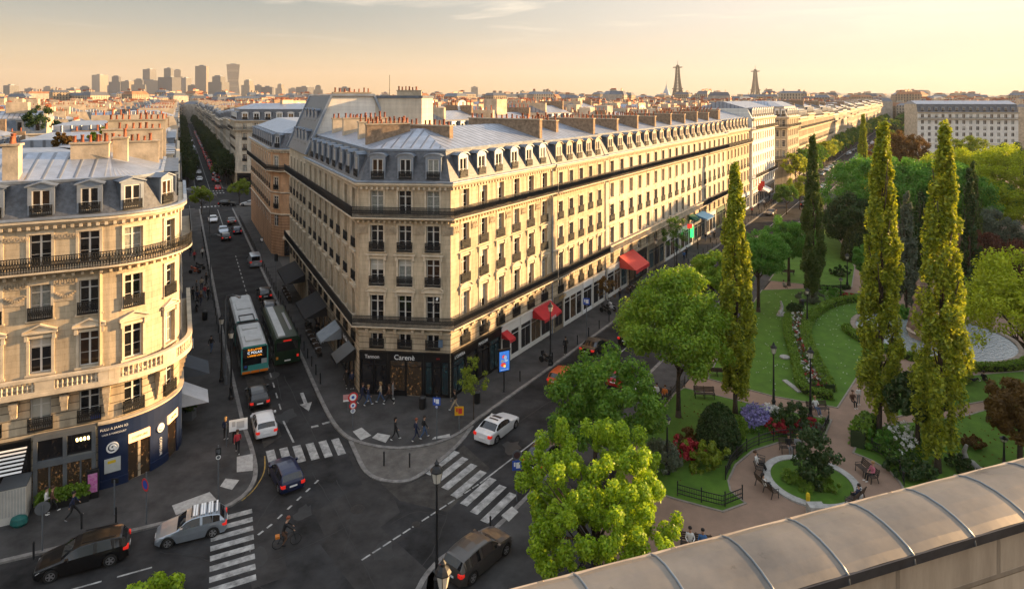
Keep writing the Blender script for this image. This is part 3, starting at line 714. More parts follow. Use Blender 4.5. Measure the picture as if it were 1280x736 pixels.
# ---- second house on the boulevard, five bays
def terrace(name, label, t0, t1, nb, lv, zc, zh, depth=13, w=-36.8, wall=STONE, extra=None, **kw):
    a = V(WT2(w, t0 + TB)); b = V(WT2(w, t1 + TB)); poly = [a, b, b - N2 * depth, a - N2 * depth]
    r = root_at(name, poly, label, 'building', kw.pop('group', None)); p = Path([a, b])
    haussmann(r, p, [(.5, p.L - .5, nb)], lv, zc, zh, poly, [0], wall=wall, top=[2], **kw)
    return r, p
TB = B_.dot(D2)
LVB = [dict(z=4.55, h=1.7, w=1.1, rail=1, transom=False, mould=False, shut=False), dict(z=6.95, h=2.4, w=1.15, ped='lintel'), dict(z=10.3, h=2.2, w=1.1, rail=1, string=True), dict(z=13.4, h=2.1, w=1.05, rail=1), dict(z=17.0, h=2.0, w=1.05)]
r2, p2 = terrace('boulevard_house', 'golden stone house of five bays with slate dormers next to the corner building', RT + .03, 34.1, 5, LVB, 19.9, 22.8, shut=True, dfront=TRIM)
balcony(r2, p2, 0, p2.L, 6.75, .8, dent=.6); balcony(r2, p2, 0, p2.L, 16.85, .8, dent=.6)
chimney(r2, V(p2.at(p2.L - .3)) .to_2d() - N2 * 1.5, V(p2.at(p2.L - .3)).to_2d() - N2 * 11, 19, 25.0, .6, 13, CHIMB)
chimney(r2, V(p2.at(7.5)).to_2d() - N2 * 3.5, V(p2.at(7.5)).to_2d() - N2 * 9.5, 20, 24.9, .6, 10, CHIMB)
for a, b, pm, np_, gl in ((.2, 2.4, RUST, 1, [SHOPG]), (2.6, 7.6, PAINTW, 3, [SHOPG, SHOPW]), (7.8, 10.6, WHITEP, 1, [SHOPG]), (10.8, 14.4, PAINTW, 2, [SHOPG])):
    shopfront(r2, p2, a, b, .12, 4.2, pm, np_, .08, glass=gl)
downpipe(r2, p2, p2.L - .1)
put_text('ATELIER', .5, mat('gilt_lettering', (.5, .28, .05), .5, var=0), r2, p2.at(1.9, .32, 4.0), p2.nrm(1))

# ---- long terrace of the boulevard
LVC = [dict(z=4.6, h=1.8, w=1.35, mould=False, shut=False), dict(z=7.5, h=2.3, w=1.3), dict(z=10.7, h=2.3, w=1.3, rail=1, string=True), dict(z=14.0, h=2.0, w=1.2, shut=False), dict(z=17.1, h=2.0, w=1.2)]
r3, p3 = terrace('long_terrace', 'very long stone terrace with a stone balcony and a big red awning on the boulevard', 34.13, 98.4, 18, LVC, 20.0, 22.9, wall=STONE2, shut=True, dw=1.7, dfront=TRIM)
balcony(r3, p3, 0, p3.L, 16.85, .8, dent=.6, pitch=.16); balcony(r3, p3, 44, p3.L, 6.75, .8, rail_h=1.0, pitch=.1)
mb = MB(); sweep(mb, p3, 0, 43.9, [(-.05, 6.4), (.9, 6.6), (.95, 6.75), (-.05, 6.75)]); sweep(mb, p3, 0, 43.9, [(.72, 7.5), (.95, 7.5), (.95, 7.66), (.72, 7.66)])
for k in range(130):
    s = .3 + k * .335
    if s < 43.6: mb.bar(p3.at(s, .83, 6.75), p3.at(s, .83, 7.5), .13 if k % 10 else .5)
mb.build('stone_balustrade', [WHITEP if False else TRIM], r3)
for k in range(8):
    q = V(p3.at((k + .97) * p3.L / 8)).to_2d(); chimney(r3, q - N2 * 1.5, q - N2 * 10.5, 19.5, 24.7 + .3 * (k % 2), .6, 12, CHIMB)
for k in range(8):
    a = .5 + k * 8; cl = [PAINTW, BLACKSHOP, RUST, PAINTW, WHITEP, GREYP, PAINTW, mat('shop_green', (.01, .07, .035), .5, var=0)][k]
    shopfront(r3, p3, a, a + 7.2, .12, 4.3, cl, 3, .08, glass=[SHOPG, SHOPW, SHOPC][k % 3:] + [SHOPG])
r4, p4 = terrace('boulevard_house', 'stone house of seven bays between the long terrace and the white house', 98.43, 121.7, 7, LVC, 20.2, 23.0, wall=STONE, shut=True, dfront=TRIM)
balcony(r4, p4, 0, p4.L, 16.85, .8, dent=.6, pitch=.2); chimney(r4, V(p4.at(.6)).to_2d() - N2 * 1.5, V(p4.at(.6)).to_2d() - N2 * 10.5, 20, 25.2, .6, 12, CHIMB)
shopfront(r4, p4, .5, 11, .12, 4.3, mat('shop_green', (.01, .07, .035)), 4, .08); shopfront(r4, p4, 11.3, 22.6, .12, 4.3, WHITEP, 4, .08, glass=[SHOPC])
LVD = [dict(z=5 + 3.0 * k, h=1.9, w=1.3, mould=False) for k in range(6)]
r5, p5 = terrace('white_house', 'bright white rendered house with a blank side wall on the boulevard', 121.8, 151, 10, LVD, 22.6, 25.2, wall=WHITE_W, base=WHITE_W, back_wall=WHITE_W, w=-36.2, mans=WHITE_W, dfront=WHITEP, zb=4.4)
balcony(r5, p5, 0, p5.L, 19.9, 1.0, rail_h=.9, pitch=.25); balcony(r5, p5, 0, p5.L, 7.6, .9, rail_h=.9, pitch=.25, m=WHITEP)
shopfront(r5, p5, .5, 14, .12, 4.3, WHITEP, 5, .08); shopfront(r5, p5, 14.5, 28.5, .12, 4.3, GREYP, 5, .08)

# ---- left corner building, rounded corner
F1 = V((.90, .44)).normalized(); Q1 = V((-29.3, 45.7)); RR = 4.8; ang0 = math.atan2(F1.y, F1.x)
cen = Q1 + V((-F1.y, F1.x)) * RR; KA = 16; sweepA = math.radians(91.4)
pts = [Q1 - F1 * 22]
for k in range(KA + 1):
    t = ang0 - math.pi / 2 + sweepA * k / KA; pts.append(cen + V((math.cos(t), math.sin(t))) * RR)
endp = pts[-1]; pts.append(endp + D1 * 13)
PL = Path(pts); sA = PL.S[1]; sB = PL.S[-2]
back = [pts[-1] - N1 * 13, isect(pts[-1] - N1 * 13, D1, pts[0] + V((-F1.y, F1.x)) * 13, F1), pts[0] + V((-F1.y, F1.x)) * 13]
poly = pts + back
left = root_at('rounded_corner_building', poly, 'cream stone building with a rounded corner, stone balustrade and a navy blue shop', 'building')
b1 = [sA - .74 - 2.84 * k for k in range(7)]; b2 = [sA + 2.0, sA + 5.1]; b3 = [sB + 2.0, sB + 5, sB + 8, sB + 11]
LL = [dict(z=5.15, h=2.15, w=1.2, rail=1, mould=False), dict(z=9.0, h=2.45, w=1.25, ped='tri'), dict(z=12.75, h=2.35, w=1.2, rail=1), dict(z=16.3, h=2.25, w=1.25)]
segs = [(s - .01, s + .01, 1) for s in b1 + b2 + b3]
npin = list(range(len(pts) - 1))
haussmann(left, PL, segs, LL, 19.55, 22.1, poly, npin, wall=STONE, base=RUST, zb=8.0, top=[len(pts)], dstyle='tri', dw=1.55, dh=1.95, dz=.3, rin=5.2, zr=1.6)
balcony(left, PL, 0, PL.L, 16.15, .9, rail_h=1.0, dent=.55, pitch=.15)
mb = MB(); sweep(mb, PL, 0, PL.L, [(-.05, 7.45), (.4, 7.5), (.8, 7.7), (.95, 7.75), (.95, 7.95), (-.05, 7.95)]); sweep(mb, PL, 0, PL.L, [(.6, 8.8), (.95, 8.8), (.95, 8.98), (.6, 8.98)])
sweep(mb, PL, 0, PL.L, [(.62, 7.95), (.92, 7.95), (.92, 8.1), (.62, 8.1)])
s = .2; k = 0
BALU = [(.05, 0), (.08, .05), (.055, .12), (.1, .3), (.06, .52), (.09, .6), (.09, .7)]
while s < PL.L - .2:
    if k % 13 in (0, 1, 2, 3):
        a = PL.at(s, .63, 8.1); b_ = PL.at(s, .63, 8.8); mb.bar(PL.at(s - .14, .77, 8.45), PL.at(s + .14, .77, 8.45), .26, 0, .7)
    else: mb.lathe(BALU, 6, 0, PL.at(s, .77, 8.1))
    s += .28; k += 1
mb.build('stone_balustrade', [TRIM], left)
for s in [sA - 2.16 - 2.84 * k for k in range(7)] + [sA + .3, sA + 3.75, sB + .2]:
    d = PL.d[PL.seg(s)]; nn = PL.nrm(s); o = V(PL.at(s, 0)); X = lambda q: (o.x + d.x * q[0] + nn.x * q[1], o.y + d.y * q[0] + nn.y * q[1], q[2])
    big = s > sA - .1; mb = MB()
    for k in range(3 + 3 * big): mb.box(-.24 + .03 * k, 0, 7.42 - .36 * (k + 1), .24 - .03 * k, .62 - .09 * k, 7.44 - .36 * k - .005 * k, 0, X)
    if not big:
        mb.build('carved_console', [TRIMG], left); mb = MB(); mb.box(-.75, 0, 14.9, .75, .05, 15.45, 0, X); mb.box(-.75, 0, 13.8, .75, .04, 14.5, 0, X); 
        for k in range(9): mb.box(-.66 + k * .155, .05, 15.02 + .1 * (k % 2), -.56 + k * .155, .11, 15.3 + .08 * (k % 2), 0, X)
        for k in range(9): mb.box(-.6 + k * .14, .04, 14.35 - .3 * math.sin(k * math.pi / 8), -.5 + k * .14, .11, 14.45 - .22 * math.sin(k * math.pi / 8), 0, X)
        mb.build('carved_frieze', [TRIMG], left); mb = MB(); mb.box(-.8, 0, 18.15, .8, .05, 18.5, 0, X)
        for k in range(9): mb.box(-.72 + k * .165, .05, 18.22 + .06 * (k % 2), -.62 + k * .165, .1, 18.4 + .04 * (k % 2), 0, X)
    mb.build('carved_console' if big else 'carved_frieze', [TRIMG], left)
mb = MB()
for s in (sA - .02,): mb.bar(PL.at(s, .03, 9), PL.at(s, .03, 15.8), .5, 0, .12)
mb.build('pilaster', [STONE], left)
# navy shop round the corner: curved fascia, panels, two doorways
mb = MB()
sN0, sN1 = sA - .2, sB + 2.6; dr = [(sA + 1.6, sA + 3.1), (sA + 4.7, sA + 5.9)]
sweep(mb, PL, sN0, sN1, [(-.3, 3.55), (.2, 3.55), (.2, 4.75), (-.3, 4.75)]); sweep(mb, PL, sN0, sN1, [(-.3, 4.75), (.3, 4.75), (.34, 4.88), (-.3, 4.9)], 1)
x = sN0
for a, b_ in dr + [(sN1, sN1)]:
    sweep(mb, PL, x, a, [(-.3, .12), (.14, .12), (.14, 3.55), (-.3, 3.55)]); sweep(mb, PL, x, a, [(.14, .12), (.2, .12), (.2, .7), (.14, .72)]); x = b_
shop = mb.build('shopfront', [NAVY, TRIM], left)
for k, (a, b_) in enumerate(dr):
    g = MB(); pa, pb = PL.at(a, .06), PL.at(b_, .06); g.face([(pa[0], pa[1], .15), (pb[0], pb[1], .15), (pb[0], pb[1], 3.56), (pa[0], pa[1], 3.56)], 0, [(0, 0), (1.6, 0), (1.6, 3), (0, 3)])
    dd = g.build('shop_door', [SHOPW], shop)
    sg = MB(); mid = (a + b_) / 2; dv = V(PL.d[PL.seg(mid)]); nv = V(PL.nrm(mid)); o = V(PL.at(mid, 0))
    sg.box(-.72, .0, 2.85, .72, .17, 3.5, 0, lambda q: (o.x + dv.x * q[0] + nv.x * q[1], o.y + dv.y * q[0] + nv.y * q[1], q[2])); sg.build('lit_sign', [emis('sign_peach', (.95, .50, .24), .55)], shop)
    put_text(('COIFFURE', 'SALON')[k], .24, mat('sign_brown', (.45, .12, .03), var=0), shop, PL.at(mid, .2, 3.17), nv)
put_text('FULLI A JAAN IO', .235, WHITEP, shop, PL.at(sA + .75, .26, 4.35), PL.nrm(sA + .75)); put_text('HAIR & HARCOURT', .17, WHITEP, shop, PL.at(sA + .75, .26, 3.98), PL.nrm(sA + .75))
put_text('RUE', .4, WHITEP, shop, PL.at(sB + 1.4, .26, 4.2), PL.nrm(sB + 1.4))
def swirl(root, s, z, r, t=.2):
    mb = MB(); n = V(PL.nrm(s)); d = V(PL.d[PL.seg(s)]); o = V(PL.at(s, t))
    f = lambda a, rr: (o.x + d.x * rr * math.cos(a), o.y + d.y * rr * math.cos(a), z + rr * math.sin(a))
    mb.tube([f(2 * math.pi * k / 20, r) for k in range(21)], .06, 5); mb.tube([f(2 * math.pi * k / 14 - 1, r * (.68 - .5 * k / 18)) for k in range(19)], .075, 5); mb.build('emblem', [WHITEP], root)
swirl(shop, sA + .65, 2.95, .34); swirl(shop, sA + 3.9, 3.0, .28)
put_text('COIFFEUR', .30, WHITEP, shop, PL.at(sA + 3.9, .2, 1.6), PL.nrm(sA + 3.9), roll=-math.pi / 2)
mb = MB(); o = V(PL.at(sA + .65, .17)); dv = PL.d[PL.seg(sA + .6)]; nv = PL.nrm(sA + .6); X = lambda q: (o.x + dv.x * q[0] + nv.x * q[1], o.y + dv.y * q[0] + nv.y * q[1], q[2])
mb.box(-.5, 0, 1.2, .5, .05, 2.2, 0, X); mb.box(-.3, .05, 1.85, .2, .06, 2.05, 1, X); mb.build('poster', [mat('poster_grey', (.42, .44, .42), .6, var=.1), mat('poster_yellow', (.6, .42, .02), var=0)], shop)
mb = MB(); o = V(PL.at(sA - .35, .02)); mb.box(-.3, 0, 5.2, .3, .05, 5.55, 0, X := (lambda q: (o.x + F1.x * q[0] + F1.y * q[1], o.y + F1.y * q[0] - F1.x * q[1], q[2]))); mb.build('street_name_plate', [BLUES], left)
# grey glazed brasserie front left of it
s0 = sA - 3.9; s9 = sA - .3
mb = MB(); X = lambda q: PL.at(s0 + q[0], q[1], q[2]); Lb = s9 - s0
for z0, z1, t in ((4.55, 4.85, .5), (2.75, 3.15, .65), (.15, .5, .5)): mb.box(0, -.3, z0, Lb, t, z1, 0, X)
for x in (.12, Lb * .5, Lb - .12): mb.box(x - .12, .3, .12, x + .12, .55, 4.55, 0, X)
for x in (Lb * .25, Lb * .75): mb.box(x - .05, .35, .5, x + .05, .45, 2.75, 0, X)
bz = mb.build('glazed_front', [GREYP], left)
for z0, z1 in ((.5, 2.75), (3.15, 4.55)):
    for k in range(2):
        g = MB(); g.face([X((Lb * k / 2 + .1, .38, z0)), X((Lb * (k + 1) / 2 - .1, .38, z0)), X((Lb * (k + 1) / 2 - .1, .38, z1)), X((Lb * k / 2 + .1, .38, z1))], 0, [(0, 0), (2.5, 0), (2.5, z1 - z0), (0, z1 - z0)])
        g.build('shop_window', [SHOPW if z0 < 1 else SHOPG], bz)
mb = MB()
for k in range(4): mb.tube([X((Lb * .68 + .22 * k, .42, 4.1)), X((Lb * .68 + .22 * k + .1, .42, 4.12))], .12, 6)
mb.build('chandelier', [emis('chandelier_glow', (1, .72, .3), 2.2)], bz)
shopfront(left, PL, 1.0, s0 - .2, .12, 4.6, BLACKSHOP, 5, .1, glass=[SHOPG, SHOPW])
downpipe(left, PL, sB + .6, 19); downpipe(left, PL, sB + 2.9, 15)
nF = V((-F1.y, F1.x))
c0 = V(PL.at(sA - 5.6)).to_2d()
chimney(left, c0 + nF * 1.6, c0 + nF * 2.8, 21, 24.6, .9, 4, CHIM); 
c0 = V(PL.at(sA - 1.1)).to_2d() + nF * 5.3; chimney(left, c0 - F1 * 1.5, c0 + F1 * 1.0, 21, 24.4, .8, 5, CHIM); chimney(left, c0 + F1 * 1.2 + nF * .8, c0 + F1 * 2.2 + nF * .8, 21, 24.7, .8, 2, CHIM)
c0 = endp - N1 * 6.2 + D1 * 6; chimney(left, c0, c0 + N1 * 4.6, 19, 24.1, .6, 10, CHIM); chimney(left, c0 + D1 * 4, c0 + N1 * 4.8 + D1 * 4, 19, 25.0, .6, 9, CHIM); chimney(left, c0 + D1 * 9, c0 + N1 * 5 + D1 * 9, 19, 25.7, .6, 10, CHIM)

# ---- rosy corner house across the side lane
uq = 14.6; a = V(UV1(uq, 158)); b = V(UV1(uq, 121.5)); ch = b + (N1 * .5 - D1 * .866) * 2.8; fr = ch + V((1, .05)).normalized() * 13
poly = [a, b, ch, fr, fr + V((2, 16)), a + N1 * 14]
rosy = root_at('rosy_corner_house', poly, 'rosy stone corner house with a black balcony and orange awning on the side street', 'building')
PP = Path([a, b, ch, fr]); segs = [(.6, PP.S[1] - .4, 11), (PP.S[1] + .5, PP.S[2] - .5, 1), (PP.S[2] + .8, PP.L - 2, 4)]
LVP = [dict(z=5.2, h=2.0, w=1.1, mould=False), dict(z=8.4, h=2.1, w=1.1, rail=1), dict(z=11.7, h=2.1, w=1.1, rail=1, string=True), dict(z=15.4, h=2.2, w=1.1)]
haussmann(rosy, PP, segs, LVP, 18.8, 21.6, poly, [0, 1, 2], wall=PINK, base=stone('rosy_base', (.50, .30, .18), .5, 30, 1), top=[4], zb=7.3, rin=4.5, rec=.08)
balcony(rosy, PP, 0, PP.L, 15.1, .9); chimney(rosy, fr + V((-4, 3)), fr + V((-4, 9)), 19, 24.4, .6, 10, CHIM); chimney(rosy, ch + V((3, 8)), ch + V((9, 8.4)), 19, 24, .6, 10, CHIM)
shopfront(rosy, PP, PP.S[2] + .5, PP.L - 1, .12, 4.2, BLACKSHOP, 4, .1)

# ---- cream house with the black café, beyond the crossing
a = V(UV1(15.6, 240)); b = V(UV1(15.6, 216.5)); fr = b + V((1, -.05)).normalized() * 27; poly = [a, b, fr, fr + V((0, 20))]
cream = root_at('cream_corner_house', poly, 'cream corner house with a slate mansard over a black shop beyond the crossing', 'building')
PC = Path([a, b, fr]); segs = [(.6, PC.S[1] - .4, 7), (PC.S[1] + 1, PC.L - .5, 7)]
LVK = [dict(z=5.0, h=2.0, w=1.3, mould=False), dict(z=8.2, h=2.1, w=1.3, rail=1), dict(z=11.5, h=2.1, w=1.3, rail=1), dict(z=14.8, h=2.1, w=1.3, rail=1), dict(z=18.1, h=2.0, w=1.3)]
haussmann(cream, PC, segs, LVK, 20.8, 24.3, poly, [0, 1], wall=STONE2, top=[2], zb=4.6, rin=6, dw=2.0, dfront=WHITEP)
balcony(cream, PC, 0, PC.L, 17.9, .9, pitch=.3); sf = shopfront(cream, PC, PC.S[1] + .5, PC.L - .5, .12, 4.4, BLACKSHOP, 6, .15)
put_text('B LA CAFE', 1.5, WHITEP, sf, PC.at(PC.S[1] + 9, .35, 3.3), PC.nrm(PC.L - 1))
chimney(cream, b + V((12, 6)), b + V((12, 16)), 22, 27, .8, 10, CHIM)

# ---- stone corner house where the boulevard meets the lane
a = V(WT2(-36.8, TB + 176)); b = V(WT2(-36.8, TB + 176 + 22)); c = a + V((-5.5, -2.2)); d = c + V((-9, 3.2)); poly = [d, c, a, b, b - N2 * 14]
stc = root_at('grey_corner_house', poly, 'grey stone corner house with a chamfered end facing the boulevard crossing', 'building')
PS = Path([d, c, a, b]); segs = [(.5, PS.S[1] - .3, 3), (PS.S[1] + .4, PS.S[2] - .4, 2), (PS.S[2] + .5, PS.L - .5, 6)]
LVS2 = [dict(z=5.0, h=2.1, w=1.4, mould=False), dict(z=8.6, h=2.3, w=1.4), dict(z=12.0, h=2.2, w=1.4, string=True), dict(z=15.3, h=2.1, w=1.4), dict(z=18.6, h=2.2, w=1.4)]
haussmann(stc, PS, segs, LVS2, 21.6, 25.0, poly, [0, 1, 2], wall=GREYST, base=GREYST, zb=7.8, top=[3], rin=4, dw=1.9, dfront=WHITEP)
balcony(stc, PS, 0, PS.L, 18.4, .9, pitch=.3); balcony(stc, PS, 0, PS.L, 8.2, .9, pitch=.3)
# ------------------------------------------------------------------ camera, sky, sun, air
cam = bpy.data.cameras.new('camera'); co = bpy.data.objects.new('camera', cam); COL.objects.link(co)
co.location = (0, 0, CAMZ); co.rotation_euler = (math.pi / 2, 0, 0); cam.sensor_width = 36; cam.lens = 36 * F / 1280
cam.shift_y = -(368 - HY) / 1280; cam.clip_end = 30000; cam.clip_start = 0.1; SC.camera = co
SAZ, SEL = 17.5, 9.5     # sun: degrees from +X toward +Y, elevation
sv = V((math.cos(math.radians(SEL)) * math.cos(math.radians(SAZ)), math.cos(math.radians(SEL)) * math.sin(math.radians(SAZ)), math.sin(math.radians(SEL))))
sl = bpy.data.lights.new('sun', 'SUN'); so = bpy.data.objects.new('sun', sl); COL.objects.link(so); sl.energy = 5.0; sl.angle = math.radians(0.6); sl.color = (1.0, 0.62, 0.28)
so.rotation_euler = (-sv).to_track_quat('-Z', 'Y').to_euler(); so.location = (60, 20, 80)
W = bpy.data.worlds.new('World'); SC.world = W; W.use_nodes = True; nt = W.node_tree; bg = nt.nodes['Background']
sky = nt.nodes.new('ShaderNodeTexSky'); sky.sky_type = 'NISHITA'; sky.sun_disc = False; sky.sun_elevation = math.radians(SEL); sky.sun_rotation = math.radians(90 - SAZ)
sky.air_density = 1.6; sky.dust_density = 4.0; sky.ozone_density = 1.0
tc = nt.nodes.new('ShaderNodeTexCoord'); sx = nt.nodes.new('ShaderNodeSeparateXYZ'); nt.links.new(tc.outputs['Generated'], sx.inputs[0])
def ramp(src, stops):
    r = nt.nodes.new('ShaderNodeValToRGB'); e = r.color_ramp.elements
    while len(e) < len(stops): e.new(.5)
    for q, (p, c) in zip(e, stops): q.position = p; q.color = (*c, 1)
    nt.links.new(src, r.inputs[0]); return r.outputs[0]
def mixn(fac, a, b, mode='MIX'):
    x = nt.nodes.new('ShaderNodeMix'); x.data_type = 'RGBA'; x.blend_type = mode
    for i, q in ((0, fac), (6, a), (7, b)):
        if isinstance(q, (int, float)): x.inputs[i].default_value = q
        elif isinstance(q, tuple): x.inputs[i].default_value = (*q, 1)
        else: nt.links.new(q, x.inputs[i])
    return x.outputs[2]
# evening colours by height above the horizon (z of the view direction)
west = ramp(sx.outputs[2], [(0.0, (.268, .155, .056)), (.03, (.255, .166, .076)), (.06, (.225, .178, .115)), (.105, (.148, .148, .132)), (.16, (.098, .118, .124)), (.40, (.28, .31, .35)), (1, (.30, .335, .385))])
east = ramp(sx.outputs[2], [(0.0, (.280, .205, .118)), (.05, (.285, .243, .190)), (.12, (.285, .268, .242)), (.40, (.30, .31, .33)), (1, (.30, .335, .385))])
dt = nt.nodes.new('ShaderNodeVectorMath'); dt.operation = 'DOT_PRODUCT'; dt.inputs[1].default_value = (sv.x, sv.y, 0); nt.links.new(tc.outputs['Generated'], dt.inputs[0])
side = nt.nodes.new('ShaderNodeMapRange'); side.inputs['From Min'].default_value = -.1; side.inputs['From Max'].default_value = .85; side.interpolation_type = 'SMOOTHSTEP'; nt.links.new(dt.outputs['Value'], side.inputs['Value'])
base = mixn(side.outputs[0], west, east)
mp = nt.nodes.new('ShaderNodeMapping'); mp.inputs['Scale'].default_value = (1.9, 1.9, 24); mp.inputs['Rotation'].default_value = (0.03, 0.05, 0); nt.links.new(tc.outputs['Generated'], mp.inputs[0])
cn = nt.nodes.new('ShaderNodeTexNoise'); cn.inputs['Scale'].default_value = 1.6; cn.inputs['Detail'].default_value = 9; cn.inputs['Roughness'].default_value = .62; cn.inputs['Distortion'].default_value = .6; nt.links.new(mp.outputs[0], cn.inputs[0])
cf = ramp(cn.outputs['Fac'], [(.52, (0, 0, 0)), (.68, (1, 1, 1))])
hi = ramp(sx.outputs[2], [(.07, (0, 0, 0)), (.13, (.75, .75, .75))])
cm = nt.nodes.new('ShaderNodeMath'); cm.operation = 'MULTIPLY'; nt.links.new(cf, cm.inputs[0]); nt.links.new(hi, cm.inputs[1])
base = mixn(cm.outputs[0], base, (.36, .315, .255))
sc2 = nt.nodes.new('ShaderNodeVectorMath'); sc2.operation = 'SCALE'; sc2.inputs['Scale'].default_value = 11.0; nt.links.new(base, sc2.inputs[0])
ns = nt.nodes.new('ShaderNodeVectorMath'); ns.operation = 'SCALE'; ns.inputs['Scale'].default_value = 0.1; nt.links.new(sky.outputs[0], ns.inputs[0])
ad = nt.nodes.new('ShaderNodeVectorMath'); nt.links.new(sc2.outputs[0], ad.inputs[0]); nt.links.new(ns.outputs[0], ad.inputs[1])
nt.links.new(ad.outputs[0], bg.inputs['Color']); bg.inputs['Strength'].default_value = 0.085
SC.view_settings.view_transform = 'Standard'; SC.view_settings.look = 'None'; SC.view_settings.exposure = 1.7; SC.view_settings.gamma = 1
SC.cycles.max_bounces = 5; SC.cycles.diffuse_bounces = 3; SC.cycles.glossy_bounces = 2; SC.cycles.transmission_bounces = 3; SC.cycles.transparent_max_bounces = 6; SC.cycles.volume_bounces = 0
SC.cycles.use_denoising = True; SC.cycles.caustics_reflective = False; SC.cycles.caustics_refractive = False
try: SC.cycles.denoiser = 'OPENIMAGEDENOISE'
except Exception: pass
HAZE = True
if HAZE:
    mb = MB(); mb.box(-6500, -400, -1.5, 6500, 9000, 380); hz = mb.build('haze', [bpy.data.materials.new('haze_air')]); hz['kind'] = 'stuff'; hz['label'] = 'thin warm evening haze over the city'
    hm = hz.data.materials[0]; hm.use_nodes = True; hm.node_tree.nodes.clear(); out = hm.node_tree.nodes.new('ShaderNodeOutputMaterial'); pv = hm.node_tree.nodes.new('ShaderNodeVolumePrincipled')
    pv.inputs['Color'].default_value = (.80, .82, .88, 1); pv.inputs['Density'].default_value = HAZE_D if 'HAZE_D' in globals() else 0.00006; pv.inputs['Anisotropy'].default_value = 0.2
    hm.node_tree.links.new(pv.outputs[0], out.inputs['Volume'])

# ------------------------------------------------------------------ ground
mb = MB(); mb.face([(-9000, -300, -.03), (9000, -300, -.03), (9000, 12000, -.03), (-9000, 12000, -.03)]); struct('ground', mb, mat('city_ground', (.07, .065, .06), .95, var=.4, scale=.05))
def poly_px(pts, z=0): return [tuple(G(x, y).xy) for x, y in pts]
mb = MB(); rd = [UV1(2, 900), UV1(14, 900), UV1(14, 50), UV1(30, 40), WT2(-20, 34), WT2(-20, 900), WT2(-34, 900), WT2(-34, 46)]
def sheet(name, poly, z, m, kind='structure'):
    b = MB(); n = len(poly); a = sum(poly[i][0] * poly[(i + 1) % n][1] - poly[(i + 1) % n][0] * poly[i][1] for i in range(n))
    if a < 0: poly = list(reversed(poly))
    b.face([(p[0], p[1], z) for p in poly]); o = b.build(name, [m]); o['kind'] = kind; return o
sheet('road', [UV1(3.5, 1500), UV1(13, 1500), UV1(13, 60), UV1(3.5, 60)], .000, ASPH)
sheet('road', [WT2(-33, 1500), WT2(-22, 1500), WT2(-22, 12), WT2(-33, 12)], .004, ASPH)
sheet('road', [(-60, 20), (6, 20), (6, 58), (-16, 66), (-24, 64), (-60, 60)], .008, mat('asphalt_worn', (.030, .0295, .030), .85, var=.65, scale=.35, bump=.35, bscale=60, detail=10, spec=.12))
sheet('road', [UV1(-120, 181), UV1(90, 181), UV1(90, 211), UV1(-120, 211)], .012, ASPH)
sheet('road', [WT2(-110, TB + 153), WT2(-30, TB + 153), WT2(-30, TB + 174), WT2(-110, TB + 174)], .016, ASPH)
def bez(a, b, c, n=8): return [((1 - t) ** 2 * a[0] + 2 * t * (1 - t) * b[0] + t * t * c[0], (1 - t) ** 2 * a[1] + 2 * t * (1 - t) * b[1] + t * t * c[1]) for t in [k / n for k in range(n + 1)]]
def smooth(pts, n=5):
    P = [V(p) for p in pts]; out = []
    for i in range(len(P) - 1):
        p0, p1, p2, p3 = P[max(i - 1, 0)], P[i], P[i + 1], P[min(i + 2, len(P) - 1)]
        for k in range(n):
            t = k / n; out.append(tuple(.5 * ((2 * p1) + (p2 - p0) * t + (2 * p0 - 5 * p1 + 4 * p2 - p3) * t * t + (3 * p1 - p0 - 3 * p2 + p3) * t ** 3)))
    out.append(tuple(P[-1])); return out
KL = []
def pavement(name, kerb, rest, h=.13, m=PAVE, kw=.3, km=KERB):
    """raised pavement; kerb = polyline of the street edge, a granite kerb runs along it"""
    mb = MB(); mb.prism(list(kerb) + list(rest), -.2, h, 0); o = mb.build(name, [m]); o['kind'] = 'structure'
    kb = MB(); ks = Path(kerb) ; st = ks.stations(0, ks.L); sgn = 1
    c = V(rest[len(rest) // 2]); mid = V(kerb[len(kerb) // 2]); i = len(kerb) // 2
    i = min(i, len(ks.n) - 1)
    if (c - mid).dot(ks.n[i]) > 0: sgn = -1
    sweep(kb, ks, 0, ks.L, [(.02 * sgn, -.1), (.02 * sgn, h + .004), (-kw * sgn, h + .004), (-kw * sgn, -.1)]); o = kb.build('kerb', [km]); o['kind'] = 'structure'
    return sgn
kc = poly_px([(398, 498), (415, 530), (436, 550), (470, 560), (505, 562), (545, 556), (575, 543), (600, 524)])
kmain = [UV1(11.75, 176), UV1(11.7, 86)] + smooth(kc, 4) + [WT2(-32.3, TB + 8), WT2(-32.3, TB + 150)]
pavement('pavement', kmain, [WT2(-37.5, TB + 150), tuple(R1), tuple(B_), tuple(A_), tuple(q1), UV1(15.5, 176)])
pavement('pavement', [UV1(11.75, 1500), UV1(11.75, 215), UV1(14, 213), UV1(60, 213)], [UV1(60, 216), UV1(17, 217), UV1(17, 1500)])
pavement('pavement', [WT2(-60, TB + 175), WT2(-34, TB + 175), WT2(-32.3, TB + 178), WT2(-32.3, 1500)], [WT2(-38, 1500), WT2(-38, TB + 180), WT2(-60, TB + 180)])
kap = poly_px([(436, 552), (445, 572), (456, 591), (478, 602), (512, 602), (542, 584), (575, 556), (592, 533)])
mb = MB(); mb.prism(kap + poly_px([(575, 540), (545, 553), (505, 559), (470, 557), (440, 550)]), -.1, .06, 0); o = mb.build('pavement', [mat('paving_slabs', (.105, .095, .085), .85, var=.35, scale=1.2, bump=.4)]); o['kind'] = 'structure'
kb = MB(); ks = Path(smooth(kap, 3)); sweep(kb, ks, 0, ks.L, [(.02, -.1), (.02, .075), (-.3, .075), (-.3, -.1)]); o = kb.build('kerb', [KERB]); o['kind'] = 'structure'
